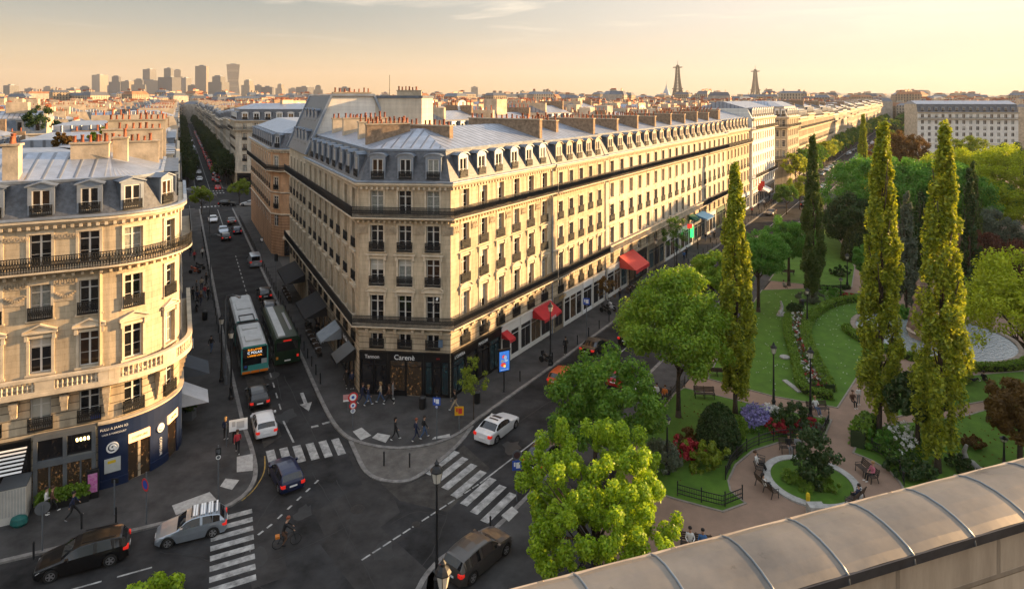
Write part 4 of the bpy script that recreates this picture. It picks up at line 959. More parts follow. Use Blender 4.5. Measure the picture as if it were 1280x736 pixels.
kleft = [UV1(4.6, 178), UV1(4.7, 80)] + smooth(poly_px([(306.7, 533), (317, 562), (322, 590), (316, 610), (300, 626), (270, 640), (170, 665)]), 4) + poly_px([(0, 705), (-260, 770)])
pavement('pavement', kleft, [tuple(Q1 - F1 * 24), tuple(Q1), tuple(cen), UV1(-1, 178)])
pavement('pavement', [UV1(4.5, 1500), UV1(4.5, 215), UV1(2, 213), UV1(-60, 213)], [UV1(-60, 217), UV1(-1, 217), UV1(-1, 1500)])
kr = [WT2(-23.4, 1500), WT2(-23.4, 36)] + smooth(poly_px([(614, 664), (580, 682), (552, 697), (530, 720), (518, 742)]), 3) + [(-9, 26)]
pavement('pavement', kr, [(10, 20), WT2(-13, 12), WT2(-19.5, 46), WT2(-19.5, 1500)])

# markings
def stripe(mb, a, b, w, z=.012):
    a = V(a); b = V(b); d = (b - a).normalized(); n = V((-d.y, d.x)) * w / 2
    mb.face([(*(a - n), z), (*(b - n), z), (*(b + n), z), (*(a + n), z)])
ZM = .022
def zebra(a, b, n, ln, w, dirv, frac=1.0):
    """n bars between a and b, each ln long along dirv"""
    mb = MB(); a = V(a); b = V(b); dv = V(dirv).normalized() * ln / 2
    for k in range(n):
        c = a + (b - a) * (k / (n - 1)); stripe(mb, c - dv, c + dv, w, ZM)
    struct('road_markings', mb, LINE)
g = lambda x, y: tuple(G(x, y).xy)
zebra(g(340, 573), g(423, 558), 6, 2.6, .62, D1)
zebra(g(553, 578), g(624, 634), 7, 3.6, .62, D2)
zebra(g(290, 645), g(291, 730), 8, 2.5, .5, F1)
mb = MB()
for x0, y0, x1, y1 in ((455, 520 + 10, 0, 0),): pass
def dash(mb, p, q, n, fill=.5, w=.13):
    p = V(p); q = V(q)
    for k in range(n): stripe(mb, p + (q - p) * (k / n), p + (q - p) * ((k + fill) / n), w, ZM)
dash(mb, g(351, 512), g(294, 318), 26, .5); stripe(mb, g(367, 553), g(354, 526), .15, ZM); stripe(mb, g(285, 300), g(272, 262), .12, ZM)
stripe(mb, g(389, 534), g(398, 532), .3, ZM); stripe(mb, g(403, 530), g(413, 527), .3, ZM)
stripe(mb, UV1(8.2, 216), UV1(8.2, 420), .12, ZM); dash(mb, UV1(8.2, 430), UV1(8.2, 1400), 90)
dash(mb, g(452, 700), g(600, 604), 13, .8, .12); stripe(mb, g(600, 604), g(696, 530), .13, ZM); stripe(mb, WT2(-27.9, TB + 18), WT2(-27.9, TB + 140), .13, ZM); dash(mb, WT2(-27.9, TB + 160), WT2(-27.9, 1200), 120)
dash(mb, g(190, 709), g(60, 745), 2, .7, .13)
dash(mb, g(398, 600), g(340, 655), 5, .45, .15); dash(mb, g(340, 655), g(318, 672), 2, .6, .15)
for (a, b) in ((UV1(4.9, 181.5), UV1(11.5, 181.5)), (UV1(4.9, 211), UV1(11.5, 211)), (UV1(4.9, 206), UV1(11.5, 206))):
    for k in range(9):
        c = V(a) + (V(b) - V(a)) * (k / 8); stripe(mb, c - D1 * .9, c + D1 * .9, .45, ZM)
a = V(g(377, 491)); b = V(g(386, 514)); stripe(mb, a, a + (b - a) * .6, .32, ZM); d = (b - a).normalized(); n = V((-d.y, d.x)); c = a + (b - a) * .58
mb.face([(*(c + n * .55), ZM), (*(c - n * .55), ZM), (*b, ZM)])
struct('road_markings', mb, LINE)
mb = MB(); pth = [g(548, 712), g(556, 702), g(566, 694)]; [stripe(mb, p, q, .1, ZM) for p, q in zip(pth, pth[1:])]
pth = [g(302, 626), g(318, 611), g(330, 590), g(331, 570)]; [stripe(mb, p, q, .09, ZM) for p, q in zip(smooth(pth), smooth(pth)[1:])]; struct('road_markings', mb, LINEY)
mb = MB()
for pts in ([(110, 0)],): pass
def slabpx(pts): mb.prism(poly_px(pts), .05, .145, 0)
for c in ([(441, 541), (452, 536), (464, 546), (451, 552)], [(465, 549), (472, 543), (488, 546), (482, 555)], [(540, 551), (543, 548), (562, 544), (563, 548)], [(627, 646), (640, 635), (648, 642), (636, 654)], [(296, 573), (316, 569), (316, 590), (296, 592)],
          [(275, 610), (282, 600), (299, 602), (290, 614)], [(215, 634), (262, 617), (271, 627), (220, 646)], [(786, 484), (795, 477), (803, 481), (795, 490)], [(312, 690), (313, 690), (313, 691)]):
    slabpx(c)
struct('pavement_slabs', mb, SLAB)
mb = MB()   # repaired strips of newer and older asphalt
for k, pts in enumerate(([(392, 640), (480, 590), (500, 640), (420, 700)], [(400, 680), (455, 640), (560, 736), (450, 745)], [(432, 562), (446, 575), (500, 640), (470, 640)], [(300, 655), (345, 640), (360, 720), (315, 736)])):
    mb.face([(*p, .0125 + .002 * k) for p in poly_px(pts)])
struct('road_patch', mb, mat('asphalt_patch', (.038, .036, .035), .85, spec=.12, var=.4, scale=.6, bump=.3, bscale=60))
for x, y, r in ((447, 636, .48), (520, 655, .28)):
    mb = MB(); p = G(x, y); mb.lathe([(r, .0), (r, .024), (r * .86, .028), (0, .028)], 20, 0, p); tag(mb.build('manhole_cover', [mat('cast_iron', (.03, .026, .024), .6, .4, var=.3, scale=8)], base=p), 'round cast-iron manhole cover, the %s of two in the dark junction' % ('larger' if r > .4 else 'smaller'), 'manhole cover')
mb = MB(); rg_ = random.Random(4)   # tar-filled cracks and trench seams
TARM = mat('tar_seam', (.012, .012, .012), .6, var=.2)
for pts in ([(345, 700), (420, 665), (470, 640)], [(390, 590), (420, 640), (452, 700), (470, 736)], [(488, 655), (520, 640), (560, 645)], [(300, 700), (330, 640), (362, 600)], [(600, 560), (660, 520), (705, 490)], [(420, 600), (440, 640), (430, 690)], [(355, 470), (380, 520), (400, 560)], [(560, 640), (540, 690), (500, 736)], [(200, 690), (260, 700), (330, 736)], [(330, 420), (345, 470), (352, 500)]):
    q = smooth(poly_px(pts), 6); q = [(a + rg_.uniform(-.05, .05), b + rg_.uniform(-.05, .05)) for a, b in q]
    for a, b in zip(q, q[1:]): stripe(mb, a, b, .05, .0195)
struct('road_seams', mb, TARM)
mb = MB()
for x, y, r in ((357, 520, .9), (340, 470, .7), (640, 560, .8), (480, 690, .7), (380, 640, .6), (318, 700, .8), (560, 600, .6)):
    p = G(x, y); n = 14; mb.face([(p.x + r * rg_.uniform(.6, 1.2) * math.cos(k * 6.283 / n), p.y + 1.4 * r * rg_.uniform(.6, 1.2) * math.sin(k * 6.283 / n), .0205) for k in range(n)])
struct('road_stains', mb, mat('oil_stain', (.020, .020, .020), .6, var=.3))
mb = MB(); mb.face([(*p, .0155) for p in poly_px([(476, 604), (500, 626), (560, 640), (612, 585), (580, 556), (544, 588), (512, 604)])]); mb.face([(*p, .0155) for p in poly_px([(306, 470), (328, 470), (352, 545), (330, 560)])])
struct('road_patch', mb, mat('asphalt_pale_patch', (.050, .046, .042), .85, spec=.12, var=.4, scale=1.2, bump=.3, bscale=60))
# ------------------------------------------------------------------ the city beyond
FW = [far_wall('far_stone', (.50, .40, .28)), far_wall('far_stone_pale', (.58, .50, .39), 3.0, 3.1), far_wall('far_stone_grey', (.40, .35, .28), 2.7, 3.2), far_wall('far_brick', (.36, .24, .16), 3.2, 3.0)]
BLANK = [mat('gable_render', (.56, .48, .37), .9, var=.25, scale=.4), CHIM, mat('gable_grey', (.38, .34, .29), .9, var=.3, scale=.4)]
def far_house(root, poly, pin, zc, zh, wall, gable, stacks, zr=1.5, rin=4.5, mans=SLATE, dorm=True, pots=9, roofm=ZINC):
    n = len(poly); ins = offset_poly(poly, [1.2 if i in pin else 0 for i in range(n)])
    wb = MB()
    for i in range(n):
        p, q = V(poly[i]), V(poly[(i + 1) % n]); L = (q - p).length; nb = max(1, round(L / 2.9)); us = nb * 2.9
        wb.face([(p.x, p.y, -.2), (q.x, q.y, -.2), (q.x, q.y, zc), (p.x, p.y, zc)], 0 if i in pin else 1, [(0, zc - 20), (us, zc - 20), (us, zc), (0, zc)])
        if i not in pin: wb.face([(p.x, p.y, zc), (q.x, q.y, zc), (*ins[(i + 1) % n], zh), (*ins[i], zh)], 1)
    wb.build('wall', [wall, gable], root)
    rb = MB()
    for i in pin:
        p, q = V(poly[i]), V(poly[(i + 1) % n])
        rb.face([(p.x, p.y, zc), (q.x, q.y, zc), (*ins[(i + 1) % n], zh), (*ins[i], zh)], 0)
    i2 = offset_poly(ins, [rin if i in pin else .02 for i in range(n)]); roof_faces(rb, ins, i2, zh, zh + zr, 1)
    rb.build('roof', [mans, roofm], root)
    for i in pin:
        p, q = V(poly[i]), V(poly[(i + 1) % n]); pt = Path([p, q]) if False else None
        d = (q - p).normalized(); nn = V((d.y, -d.x)); L = (q - p).length
        pp = Path([p, q]); cb = MB(); sweep(cb, pp, 0, L, [(-.02, zc - .3), (.45, zc - .1), (.45, zc + .05), (-.02, zc + .1)], 0)
        sweep(cb, pp, 0, L, [(-.02, zc - 3.45), (.7, zc - 3.35), (.7, zc - 2.5), (.62, zc - 2.5), (.62, zc - 3.25), (-.02, zc - 3.2)], 1); cb.build('cornice', [TRIM, IRON], root)
        if dorm:
            nb = max(1, round(L / 2.9))
            for k in range(nb):
                s = L * (k + .5) / nb; db = MB(); X = lambda v: (*(p + d * (s + v[0]) + nn * v[1]), v[2])
                db.box(-.62, -1.3, zc + .5, .62, -.2, zh - .4, 0, X); db.box(-.36, -.21, zc + .75, .36, -.17, zh - .75, 1, X); db.box(-.78, -1.3, zh - .4, .78, -.05, zh - .25, 0, X)
                db.build('dormer', [ZINC2 if mans is SLATE else mans, GLASS], root)
    for a, b, z1 in stacks:
        mb = MB(); a = V(a); b = V(b); d = (b - a).normalized(); m = V((-d.y, d.x)) * .3; mb.prism([a - m, b - m, b + m, a + m], zc - 2, z1, 0)
        L = (b - a).length
        for k in range(pots):
            c = a + d * L * (k + .5) / pots; h = U(.5, .95)
            if R() < .85: mb.lathe([(.14, 0), (.11, h * .6), (.14, h)], 5, 1, (c.x, c.y, z1))
        mb.build('chimney', [random.choice((CHIM, CHIMB, CHIM)), TERRA], root)

def row_house(name, pa, pb, nrm, depth, label, group, zc=None, wall=None):
    """house of a terrace: street front from pa to pb (left to right), nrm points to the street"""
    pa, pb = V(pa), V(pb); nr = V(nrm); zc = zc or U(18.2, 20.6); zh = zc + U(2.7, 3.2)
    poly = [pa, pb, pb - nr * depth, pa - nr * depth]
    r = root_at(name, poly, label, 'building', group)
    st = [(pb - nr * 1.5 - (pb - pa).normalized() * .4, pb - nr * (depth - 2) - (pb - pa).normalized() * .4, zh + U(1.6, 2.4))]
    far_house(r, poly, [0], zc, zh, wall or random.choice(FW[:3]), random.choice(BLANK), st)
    return r
GA = 'houses of the long terraces along the side street'; GB = 'houses of the far terrace along the boulevard'
v = 240.5
while v < 900:
    L = U(15, 24) * (1 if v < 500 else 1.6); row_house('terrace_house', UV1(15.4, v + L - .05), UV1(15.4, v), -N1, 13, 'stone terrace house with slate roof in the row right of the tree-lined side street', GA); v += L
v = 75.0
while v < 900:
    L = U(14, 22) * (1 if v < 500 else 1.6)
    if v < 178 < v + L + 8: v = 216.5; continue
    row_house('terrace_house', UV1(-.4, v), UV1(-.4, v + L - .05), N1, 13, 'stone terrace house in the row left of the side street, its front seen edge-on', GA + ', left row'); v += L
t = TB + 198.1
k = 0
while t < 1250:
    L = U(17, 26) * (1 if t < 500 else 1.5)
    if t < TB + 300 and k < 5:
        a = V(WT2(-36.8, t)); b = V(WT2(-36.8, t + L - .05)); zc = (20.6, 21.6, 20.0, 21.0, 20.4)[k % 5]; pl = [a, b, b - N2 * 13, a - N2 * 13]
        r = root_at('boulevard_house', pl, ('stone house with a plain slate roof next to the grey corner house', 'stone house with a tall attic, second beyond the grey corner house', 'stone house third beyond the grey corner house', 'stone house fourth beyond the grey corner house', 'stone house fifth beyond the grey corner house')[k], 'building')
        pp = Path([a, b]); haussmann(r, pp, [(.5, pp.L - .5, int(L / 3))], LVC, zc, zc + 3, pl, [0], wall=random.choice((STONE, STONE2)), top=[2], shut=True)
        balcony(r, pp, 0, pp.L, 16.85, .8, pitch=.3); balcony(r, pp, 0, pp.L, 6.9, .8, pitch=.3)
        q = V(pp.at(.5)).to_2d(); chimney(r, q - N2 * 1.5, q - N2 * 11, 20, zc + 5.2, .6, 10, CHIMB); shopfront(r, pp, .5, pp.L - .5, .12, 4.3, GREYP, 5, .08); k += 1
    else: row_house('terrace_house', WT2(-36.8, t), WT2(-36.8, t + L - .05), N2, 13, 'sunlit stone house far down the boulevard terrace', GB, zc=U(19, 22))
    t += L
# pale long block at the far end of the park
pa = V((204, 322)); pb = V((250, 316)); pl = [pa, pb, pb + V((2, 14)), pa + V((2, 14))]
r = root_at('apartment_block', pl, 'long pale apartment block with two attic storeys standing behind the park trees', 'building')
pp = Path([pa, pb]); haussmann(r, pp, [(.8, pp.L - .8, 14)], [dict(z=2.5 + 3.05 * k, h=1.9, w=1.4, mould=False) for k in range(6)], 20.6, 24.6, pl, [0], wall=WHITE_W, base=WHITE_W, zb=5, top=[2], dstyle='tri')
balcony(r, pp, 0, pp.L, 17.3, .8, rail_h=.8, pitch=.5)
# the town: eight kinds of house, set out on a jittered grid
protos = []
for k in range(8):
    w, d = (15, 13, 18, 14, 16, 20, 12, 17)[k], (11, 12, 12, 10, 13, 11, 11, 12)[k]
    r = empty('town_house', (0, 0, 0)); zc = (18.5, 20, 17.5, 19.2, 16.8, 18.2, 20.8, 19.0)[k]; zh = zc + (2.8, 3.2, 2.9, 1.0, 3, 3.2, 2.6, 3)[k]
    pl = [(-w / 2, -d / 2), (w / 2, -d / 2), (w / 2, d / 2), (-w / 2, d / 2)]
    st = [((-w / 2 + .4, -d / 2 + 1.5), (-w / 2 + .4, d / 2 - 1.5), zh + 2.2), ((w / 2 - .5, -d / 2 + 2.5), (w / 2 - .5, d / 2 - 2), zh + 2.5)]
    if k % 3 == 0: st.append(((-w * .1, 1), (-w * .1, d / 2 - 1), zh + 2.6))
    far_house(r, pl, [0, 2], zc, zh, FW[k % 4], BLANK[k % 3], st, rin=d * .36, mans=(SLATE, ZINCD, SLATE, ZINC, SLATE, ZINCD, SLATE, SLATE)[k], pots=7)
    if k % 2: 
        mb = MB(); mb.box(-2.5, -1.5, zh + 1, 1.5, 2, zh + 2.8 + .5 * (k % 4)); mb.build('roof_hut', [BLANK[k % 3]], r)
    protos.append(r)
def zone(x, y):
    p = V((x, y)); u, vv, w, tt = p.dot(N1), p.dot(D1), p.dot(N2), p.dot(D2)
    if abs(x) > .86 * y + 15 or y < 60: return None
    if u < -22 and vv > 62 and (p - V((-45, 52))).length > 24 and (p - cen).dot(nF) > 22: return 'L'
    if u > 38 and w < -58: return 'M'
    if w > -8 and y > 352: return 'R'
    return None
cand = []
for base_d, base_n in ((D2, N2),):
    for i in range(-60, 90):
        for j in range(2, 60):
            for zn, (dd, nn, ox) in {'M': (D2, N2, 0), 'L': (D1, N1, 0), 'R': (D2, N2, 0)}.items():
                p = nn * (i * 15.5 + (6 if i % 4 == 0 else 0)) + dd * (j * 19 + U(-2, 2) + (7 if j % 4 == 0 else 0))
                if zone(p.x, p.y) != zn: continue
                cand.append((p.y, p, math.atan2(dd.y, dd.x) + (math.pi / 2 if R() < .3 else 0) + U(-.06, .06), zn))
cand.sort(key=lambda c: c[0]); NI = 250; seen = set()
for yy, p, a, zn in cand[:NI]:
    k = random.randrange(8); first = k not in seen; seen.add(k)
    s = U(.93, 1.06); zf = U(.93, 1.06)
    place(protos[k], first, (p.x, p.y, 0), a, {'M': 'slate and zinc roofed town house in the rooftops behind the corner building', 'L': 'slate and zinc roofed town house in the rooftops left of the side street', 'R': 'town house beyond the far end of the park'}[zn], 'building', 'town houses of the roofscape ' + zn.replace('M', 'behind the corner building').replace('L', 'left of the side street').replace('R', 'beyond the park'), scale=(s, s, zf))
for k in range(8):
    if k not in seen:
        for ch in list(protos[k].children): bpy.data.objects.remove(ch)
        bpy.data.objects.remove(protos[k])
# everything farther: one mass of roofs
fm = [far_wall('far_mass_stone', (.36, .28, .19)), far_wall('far_mass_pale', (.44, .37, .28)), SLATE, ZINCD, CHIM, TERRA, BLANK[2], mat('tile_roof', (.30, .14, .07), .85, var=.3, scale=.3)]
mb = MB()
def mass(p, a, w, d, zc, zr, big=False):
    ca, sa = math.cos(a), math.sin(a); X = lambda q: (p.x + q[0] * ca - q[1] * sa, p.y + q[0] * sa + q[1] * ca, q[2])
    c = [(-w, -d), (w, -d), (w, d), (-w, d)]; wm = random.choice((0, 1, 0, 6))
    for i in range(4):
        q, r_ = c[i], c[(i + 1) % 4]; L = math.hypot(q[0] - r_[0], q[1] - r_[1]); mb.face([X((*q, 0)), X((*r_, 0)), X((*r_, zc)), X((*q, zc))], wm, [(0, 0), (L, 0), (L, zc), (0, zc)])
    rm = random.choice((2, 3, 2, 7, 3)); i = [(x * .8, y * .62) for x, y in c]
    for k in range(4): mb.face([X((*c[k], zc)), X((*c[(k + 1) % 4], zc)), X((*i[(k + 1) % 4], zc + zr)), X((*i[k], zc + zr))], rm)
    mb.face([X((*q, zc + zr)) for q in i], random.choice((2, 3, 3)))
    for k in range(2 if not big else 3):
        x = U(-.8, .8) * w; y0 = U(-.6, 0) * d; mb.box(x - .4, y0, zc, x + .4, y0 + d * .7, zc + zr + U(1, 2.6), random.choice((4, 4, 6)), X); 
        mb.box(x - .15, y0 + .5, zc + zr + 1, x + .15, y0 + d * .6, zc + zr + U(1.6, 3.4), 5, X)
for yy, p, a, zn in cand[NI:]: mass(p, a, U(6, 9), U(4.5, 6.5), U(16, 21), U(2.5, 4))
for k in range(5200):
    y = 700 * (5000 / 700) ** (R() ** 1.3); x = U(-.88, .88) * y
    p = V((x, y)); u, w = p.dot(N1), p.dot(N2)
    if -2 < u < 18 or -38 < w < -18: continue
    s = 1 + y / 2200; mass(p, U(0, 3.1), U(6, 11) * s, U(5, 8) * s, U(15, 22) + (U(2, 14) if R() < .1 else 0), U(2, 4.5), True)
o = mb.build('distant_rooftops', fm); tag(o, 'sea of distant slate and zinc rooftops fading into the evening haze', 'rooftops', None, 'stuff')
mb = MB()
for k in range(60):
    x = -9000 + k * 300; z0 = 40 + 26 * math.sin(k * .31) + 14 * math.sin(k * .9 + 1) + (25 if x > 500 else 0); x2 = x + 300; z2 = 40 + 26 * math.sin((k + 1) * .31) + 14 * math.sin((k + 1) * .9 + 1) + (25 if x2 > 500 else 0)
    mb.face([(x, 8000, -1), (x2, 8000, -1), (x2, 8700, z2), (x, 8700, z0)])
struct('hills', mb, mat('far_woods', (.05, .055, .035), .95, var=.3, scale=.005))
# office towers on the skyline
OF = [far_wall('office_front_a', (.17, .165, .155), 3.5, 3.6, (.05, .06, .07)), far_wall('office_front_b', (.12, .12, .125), 2.4, 3.4, (.04, .05, .06)), far_wall('office_front_c', (.26, .22, .17), 4.5, 3.8, (.10, .10, .10))]
TW = [(8, 20, 107, 'plain slab'), (33, 42, 111, 'plain slab'), (54, 67, 109, 'stepped'), (86, 98, 111, 'plain slab'), (99, 113, 109, 'stepped'), (118, 132, 94, 'tall slab'), (136, 146, 107, 'plain slab'), (139, 152, 96, 'stepped'), (154, 166, 102, 'plain slab'), (166, 181, 100, 'stepped'),
      (181, 193, 87, 'tall slab'), (172, 201, 101, 'broad'), (207, 215, 86, 'tall slab'), (202, 222, 97, 'broad'), (216, 228, 88, 'stepped'), (228, 237, 98, 'plain slab'), (236, 246, 107, 'plain slab'), (246, 259, 83, 'tall slab'), (264, 283, 96, 'stepped'), (283, 300, 81, 'flared'),
      (304, 317, 101, 'stepped'), (319, 327, 107, 'plain slab'), (328, 341, 109, 'broad'), (346, 355, 106, 'stepped'), (361, 371, 111, 'plain slab'), (373, 390, 109, 'broad'), (392, 403, 108, 'stepped'), (424, 438, 110, 'broad'),
      (478, 486, 116, 'plain slab'), (508, 516, 116, 'plain slab'), (524, 532, 116, 'plain slab'), (540, 552, 116, 'broad'), (589, 597, 109, 'plain slab'), (651, 656, 114, 'plain slab'), (1010, 1022, 118, 'broad'), (0, 6, 117, 'plain slab')]
for k, (x0, x1, yt, form) in enumerate(TW):
    Y = 3000 + 140 * ((k * 7) % 9) - 400; m = Y / F; xa, xb = (x0 - CX) * m, (x1 - CX) * m; h = CAMZ + (HY - yt) * m; w = (xb - xa) / 2; cx_ = (xa + xb) / 2; d = max(18, w * .8)
    nb_ = sorted([(abs((q[0] + q[1]) / 2 - (x0 + x1) / 2), q) for q in TW if q is not TW[k]], key=lambda z: z[0])[0][1]
    lab = {'plain slab': 'plain grey office slab', 'stepped': 'office tower with a stepped top', 'tall slab': 'tall thin office slab', 'broad': 'broad bulky office block', 'flared': 'tall bronze tower with a slanting flared side'}[form]
    rank = [q for q in TW if q[3] == form].index(TW[k]) + 1
    ordn = ['first', 'second', 'third', 'fourth', 'fifth', 'sixth', 'seventh', 'eighth', 'ninth', 'tenth', 'eleventh', 'twelfth', 'thirteenth', 'fourteenth', 'fifteenth', 'sixteenth', 'seventeenth']
    r = empty('office_tower', (cx_, Y, 0), 0, (lab + ' on the skyline' + ('' if form == 'flared' else ', %s such from the left' % ordn[rank - 1])), 'tower', 'office towers on the skyline')
    mb = MB(); rot = (-.35, .3, .15, -.2, .4)[k % 5]
    def P4(w, d): return [(cx_ + x * math.cos(rot) - y * math.sin(rot), Y + x * math.sin(rot) + y * math.cos(rot)) for x, y in ((-w, -d), (w, -d), (w, d), (-w, d))]
    if form == 'stepped': mb.prism(P4(w, d), 0, h * .8, 0); mb.prism(P4(w * .62, d * .62), h * .8, h, 0)
    elif form == 'flared':
        lo, md, hi_ = P4(w, d), P4(w * .72, d), P4(w * .9, d)
        roof_faces(mb, lo, md, 0, h * .55); mb.f.pop(); mb.m.pop(); mb.uv.pop(); roof_faces(mb, md, hi_, h * .55, h)
    else: mb.prism(P4(w, d), 0, h, 0)
    mb.build('shaft', [OF[k % 3] if form != 'flared' else OF[2]], r)
    mb = MB(); mb.prism(P4(w * .4, d * .4), h, h + 5, 0); mb.build('roof_plant', [ZINCD], r)
# two iron lattice towers
def lattice_tower(px, ytop, Y, lab):
    m = Y / F; H = CAMZ + (HY - ytop) * m; r = empty('lattice_tower', ((px - CX) * m, Y, 0), 0, lab, 'tower'); x0, y0 = (px - CX) * m, Y
    k = H / 330.0; half = lambda z: H * (.026 + .10 * (1 - min(z / H, 1)) ** 2.2)
    for i, j in ((1, 1), (1, -1), (-1, 1), (-1, -1)):
        mb = MB(); zs = [H * q / 14 for q in range(13)]; mb.tube([(x0 + i * half(z), y0 + j * half(z), z) for z in zs], [7 * k * (1 - z / H) + 3.0 * k for z in zs], 4); mb.build('leg', [mat('iron_brown', (.025, .017, .011), .6, .3, var=.2, scale=.05)], r)
    mb = MB()
    for z, w_, th in ((57 * k, 1.22, 8), (115 * k, 1.35, 7), (276 * k, 2.6, 7)): w = half(z) * w_ + 4 * k; mb.box(x0 - w, y0 - w, z, x0 + w, y0 + w, z + th * k)
    mb.build('platform', [MATS['iron_brown']], r)
    mb = MB(); mb.lathe([(7 * k, 283 * k), (6 * k, 292 * k), (3 * k, 298 * k), (1.6 * k, 305 * k), (.8 * k, H)], 8, 0, (x0, y0, 0)); mb.build('spire', [MATS['iron_brown']], r)
    mb = MB()
    for q in range(5, 26):
        z = H * q / 29; w = half(z); z2 = H * (q + 1) / 29; w2 = half(z2)
        for (a, b), (c, d) in (((-1, -1), (1, -1)), ((1, -1), (1, 1)), ((1, 1), (-1, 1)), ((-1, 1), (-1, -1))):
            mb.bar((x0 + a * w, y0 + b * w, z), (x0 + c * w2, y0 + d * w2, z2), 2.4 * k); mb.bar((x0 + c * w, y0 + d * w, z), (x0 + a * w2, y0 + b * w2, z2), 2.4 * k)
    mb.build('bracing', [MATS['iron_brown']], r)
lattice_tower(847, 76, 2500, 'taller iron lattice tower on the skyline beside the domed church'); lattice_tower(944, 82, 2800, 'smaller iron lattice tower on the skyline beside a slim column')
Y = 2400; m = Y / F; c = ((833 - CX) * m, Y, 0); r = empty('domed_church', c, 0, 'grey domed church with a thin spire left of the taller lattice tower', 'church')
mb = MB(); mb.lathe([(20, 0), (20, 22), (16.5, 23), (16.5, 30), (15.5, 34), (13, 42), (9, 52), (5, 60), (3, 66)], 16, 0, c); mb.build('dome', [ZINC2], r); mb = MB(); mb.lathe([(3, 66), (2.2, 72), (.6, 76), (.4, 88)], 8, 0, c); mb.build('spire', [ZINC2], r)
Y = 1800; m = Y / F; c = ((958 - CX) * m, Y, 0); r = empty('column_tower', c, 0, 'slim dark column with a wider head right of the smaller lattice tower', 'column')
mb = MB(); mb.lathe([(6, 0), (4, 20), (3.4, 44)], 10, 0, c); mb.build('shaft', [CHIMB], r); mb = MB(); mb.lathe([(3.4, 44), (6, 46), (6, 49), (2.5, 50), (2, 53)], 10, 0, c); mb.build('head', [CHIMB], r)
Y = 2500; m = Y / F; x0, x1 = (1142 - CX) * m, (1163 - CX) * m; r = empty('monumental_arch', ((x0 + x1) / 2, Y, 0), 0, 'massive square monument block above the far end of the boulevard', 'monument')
mb = MB(); mb.box(x0, Y, 0, x0 + 20, Y + 24, 38); mb.box(x1 - 20, Y, 0, x1, Y + 24, 38); mb.box(x0, Y, 38, x1, Y + 24, 53); mb.box(x0 + 5, Y + 2, 53, x1 - 5, Y + 22, 57); mb.build('arch_block', [CHIM], r)
# satellite dish on a roof behind the corner building
c = V(((577 - CX) * 128 / F, 128, 0)); r = empty('satellite_dish', (c.x, c.y, 22), 0, 'large white satellite dish on the roofs behind the corner building', 'satellite dish')
mb = MB(); mb.tube([(c.x, c.y, 22), (c.x, c.y, 26)], .1, 6); mb.build('mast', [ZINC2], r)
mb = MB(); n = V((.75, -.6, .1)).normalized(); a = n.cross(V((0, 0, 1))).normalized(); b = a.cross(n)
for q in range(5):
    for k in range(20):
        f = lambda i, j: tuple(V((c.x, c.y, 26)) + n * (.35 * (i / 5) ** 2) + (a * math.cos(j * math.pi / 10) + b * math.sin(j * math.pi / 10)) * (1.5 * i / 5))
        mb.face([f(q, k), f(q, k + 1), f(q + 1, k + 1), f(q + 1, k)])
mb.build('reflector', [WHITEP], r)
# ------------------------------------------------------------------ trees and plants
def leafmat(name, c1, c2, trans=0.45, hue2=None):
    if name in MATS: return MATS[name]
    m = bpy.data.materials.new(name); m.use_nodes = True; nt = m.node_tree; nt.nodes.clear()
    out = nt.nodes.new('ShaderNodeOutputMaterial'); geo = nt.nodes.new('ShaderNodeNewGeometry'); r = nt.nodes.new('ShaderNodeValToRGB')
    e = r.color_ramp.elements; e[0].color = (*c1, 1); e[1].color = (*c2, 1)
    if hue2: q = e.new(.88); q.color = (*c2, 1); e[2].color = (*hue2, 1) if e[2].position > .9 else e[2].color; e[-1].color = (*hue2, 1)
    nt.links.new(geo.outputs['Random Per Island'], r.inputs[0])
    d = nt.nodes.new('ShaderNodeBsdfDiffuse'); t = nt.nodes.new('ShaderNodeBsdfTranslucent'); g = nt.nodes.new('ShaderNodeBsdfGlossy'); g.inputs['Roughness'].default_value = .45; g.inputs['Color'].default_value = (.5, .5, .5, 1)
    for x in (d, t): nt.links.new(r.outputs[0], x.inputs['Color'])
    a = nt.nodes.new('ShaderNodeMixShader'); a.inputs[0].default_value = trans; nt.links.new(d.outputs[0], a.inputs[1]); nt.links.new(t.outputs[0], a.inputs[2])
    b = nt.nodes.new('ShaderNodeMixShader'); b.inputs[0].default_value = .04; nt.links.new(a.outputs[0], b.inputs[1]); nt.links.new(g.outputs[0], b.inputs[2]); nt.links.new(b.outputs[0], out.inputs['Surface'])
    MATS[name] = m; return m
LF_G = leafmat('leaf_green', (.05, .13, .014), (.12, .24, .025)); LF_Y = leafmat('leaf_yellow_green', (.14, .22, .014), (.30, .35, .025))
LF_D = leafmat('leaf_dark', (.024, .055, .014), (.055, .10, .022), .3); LF_P = leafmat('leaf_poplar', (.13, .20, .014), (.50, .52, .03)); LF_R = leafmat('leaf_copper', (.070, .022, .012), (.14, .045, .02))
LF_GOLD = leafmat('leaf_gold', (.26, .34, .012), (.50, .56, .02)); LF_O = leafmat('leaf_bronze', (.10, .055, .012), (.19, .105, .018)); LF_S = leafmat('leaf_silver', (.10, .13, .08), (.17, .20, .13)); LF_B = leafmat('leaf_chestnut', (.06, .20, .018), (.15, .34, .035))
LF_HEDGE = leafmat('leaf_hedge', (.09, .18, .015), (.19, .30, .025), .3)
BARK = mat('bark', (.055, .040, .028), .95, var=.4, scale=6, bump=.8, bscale=12)
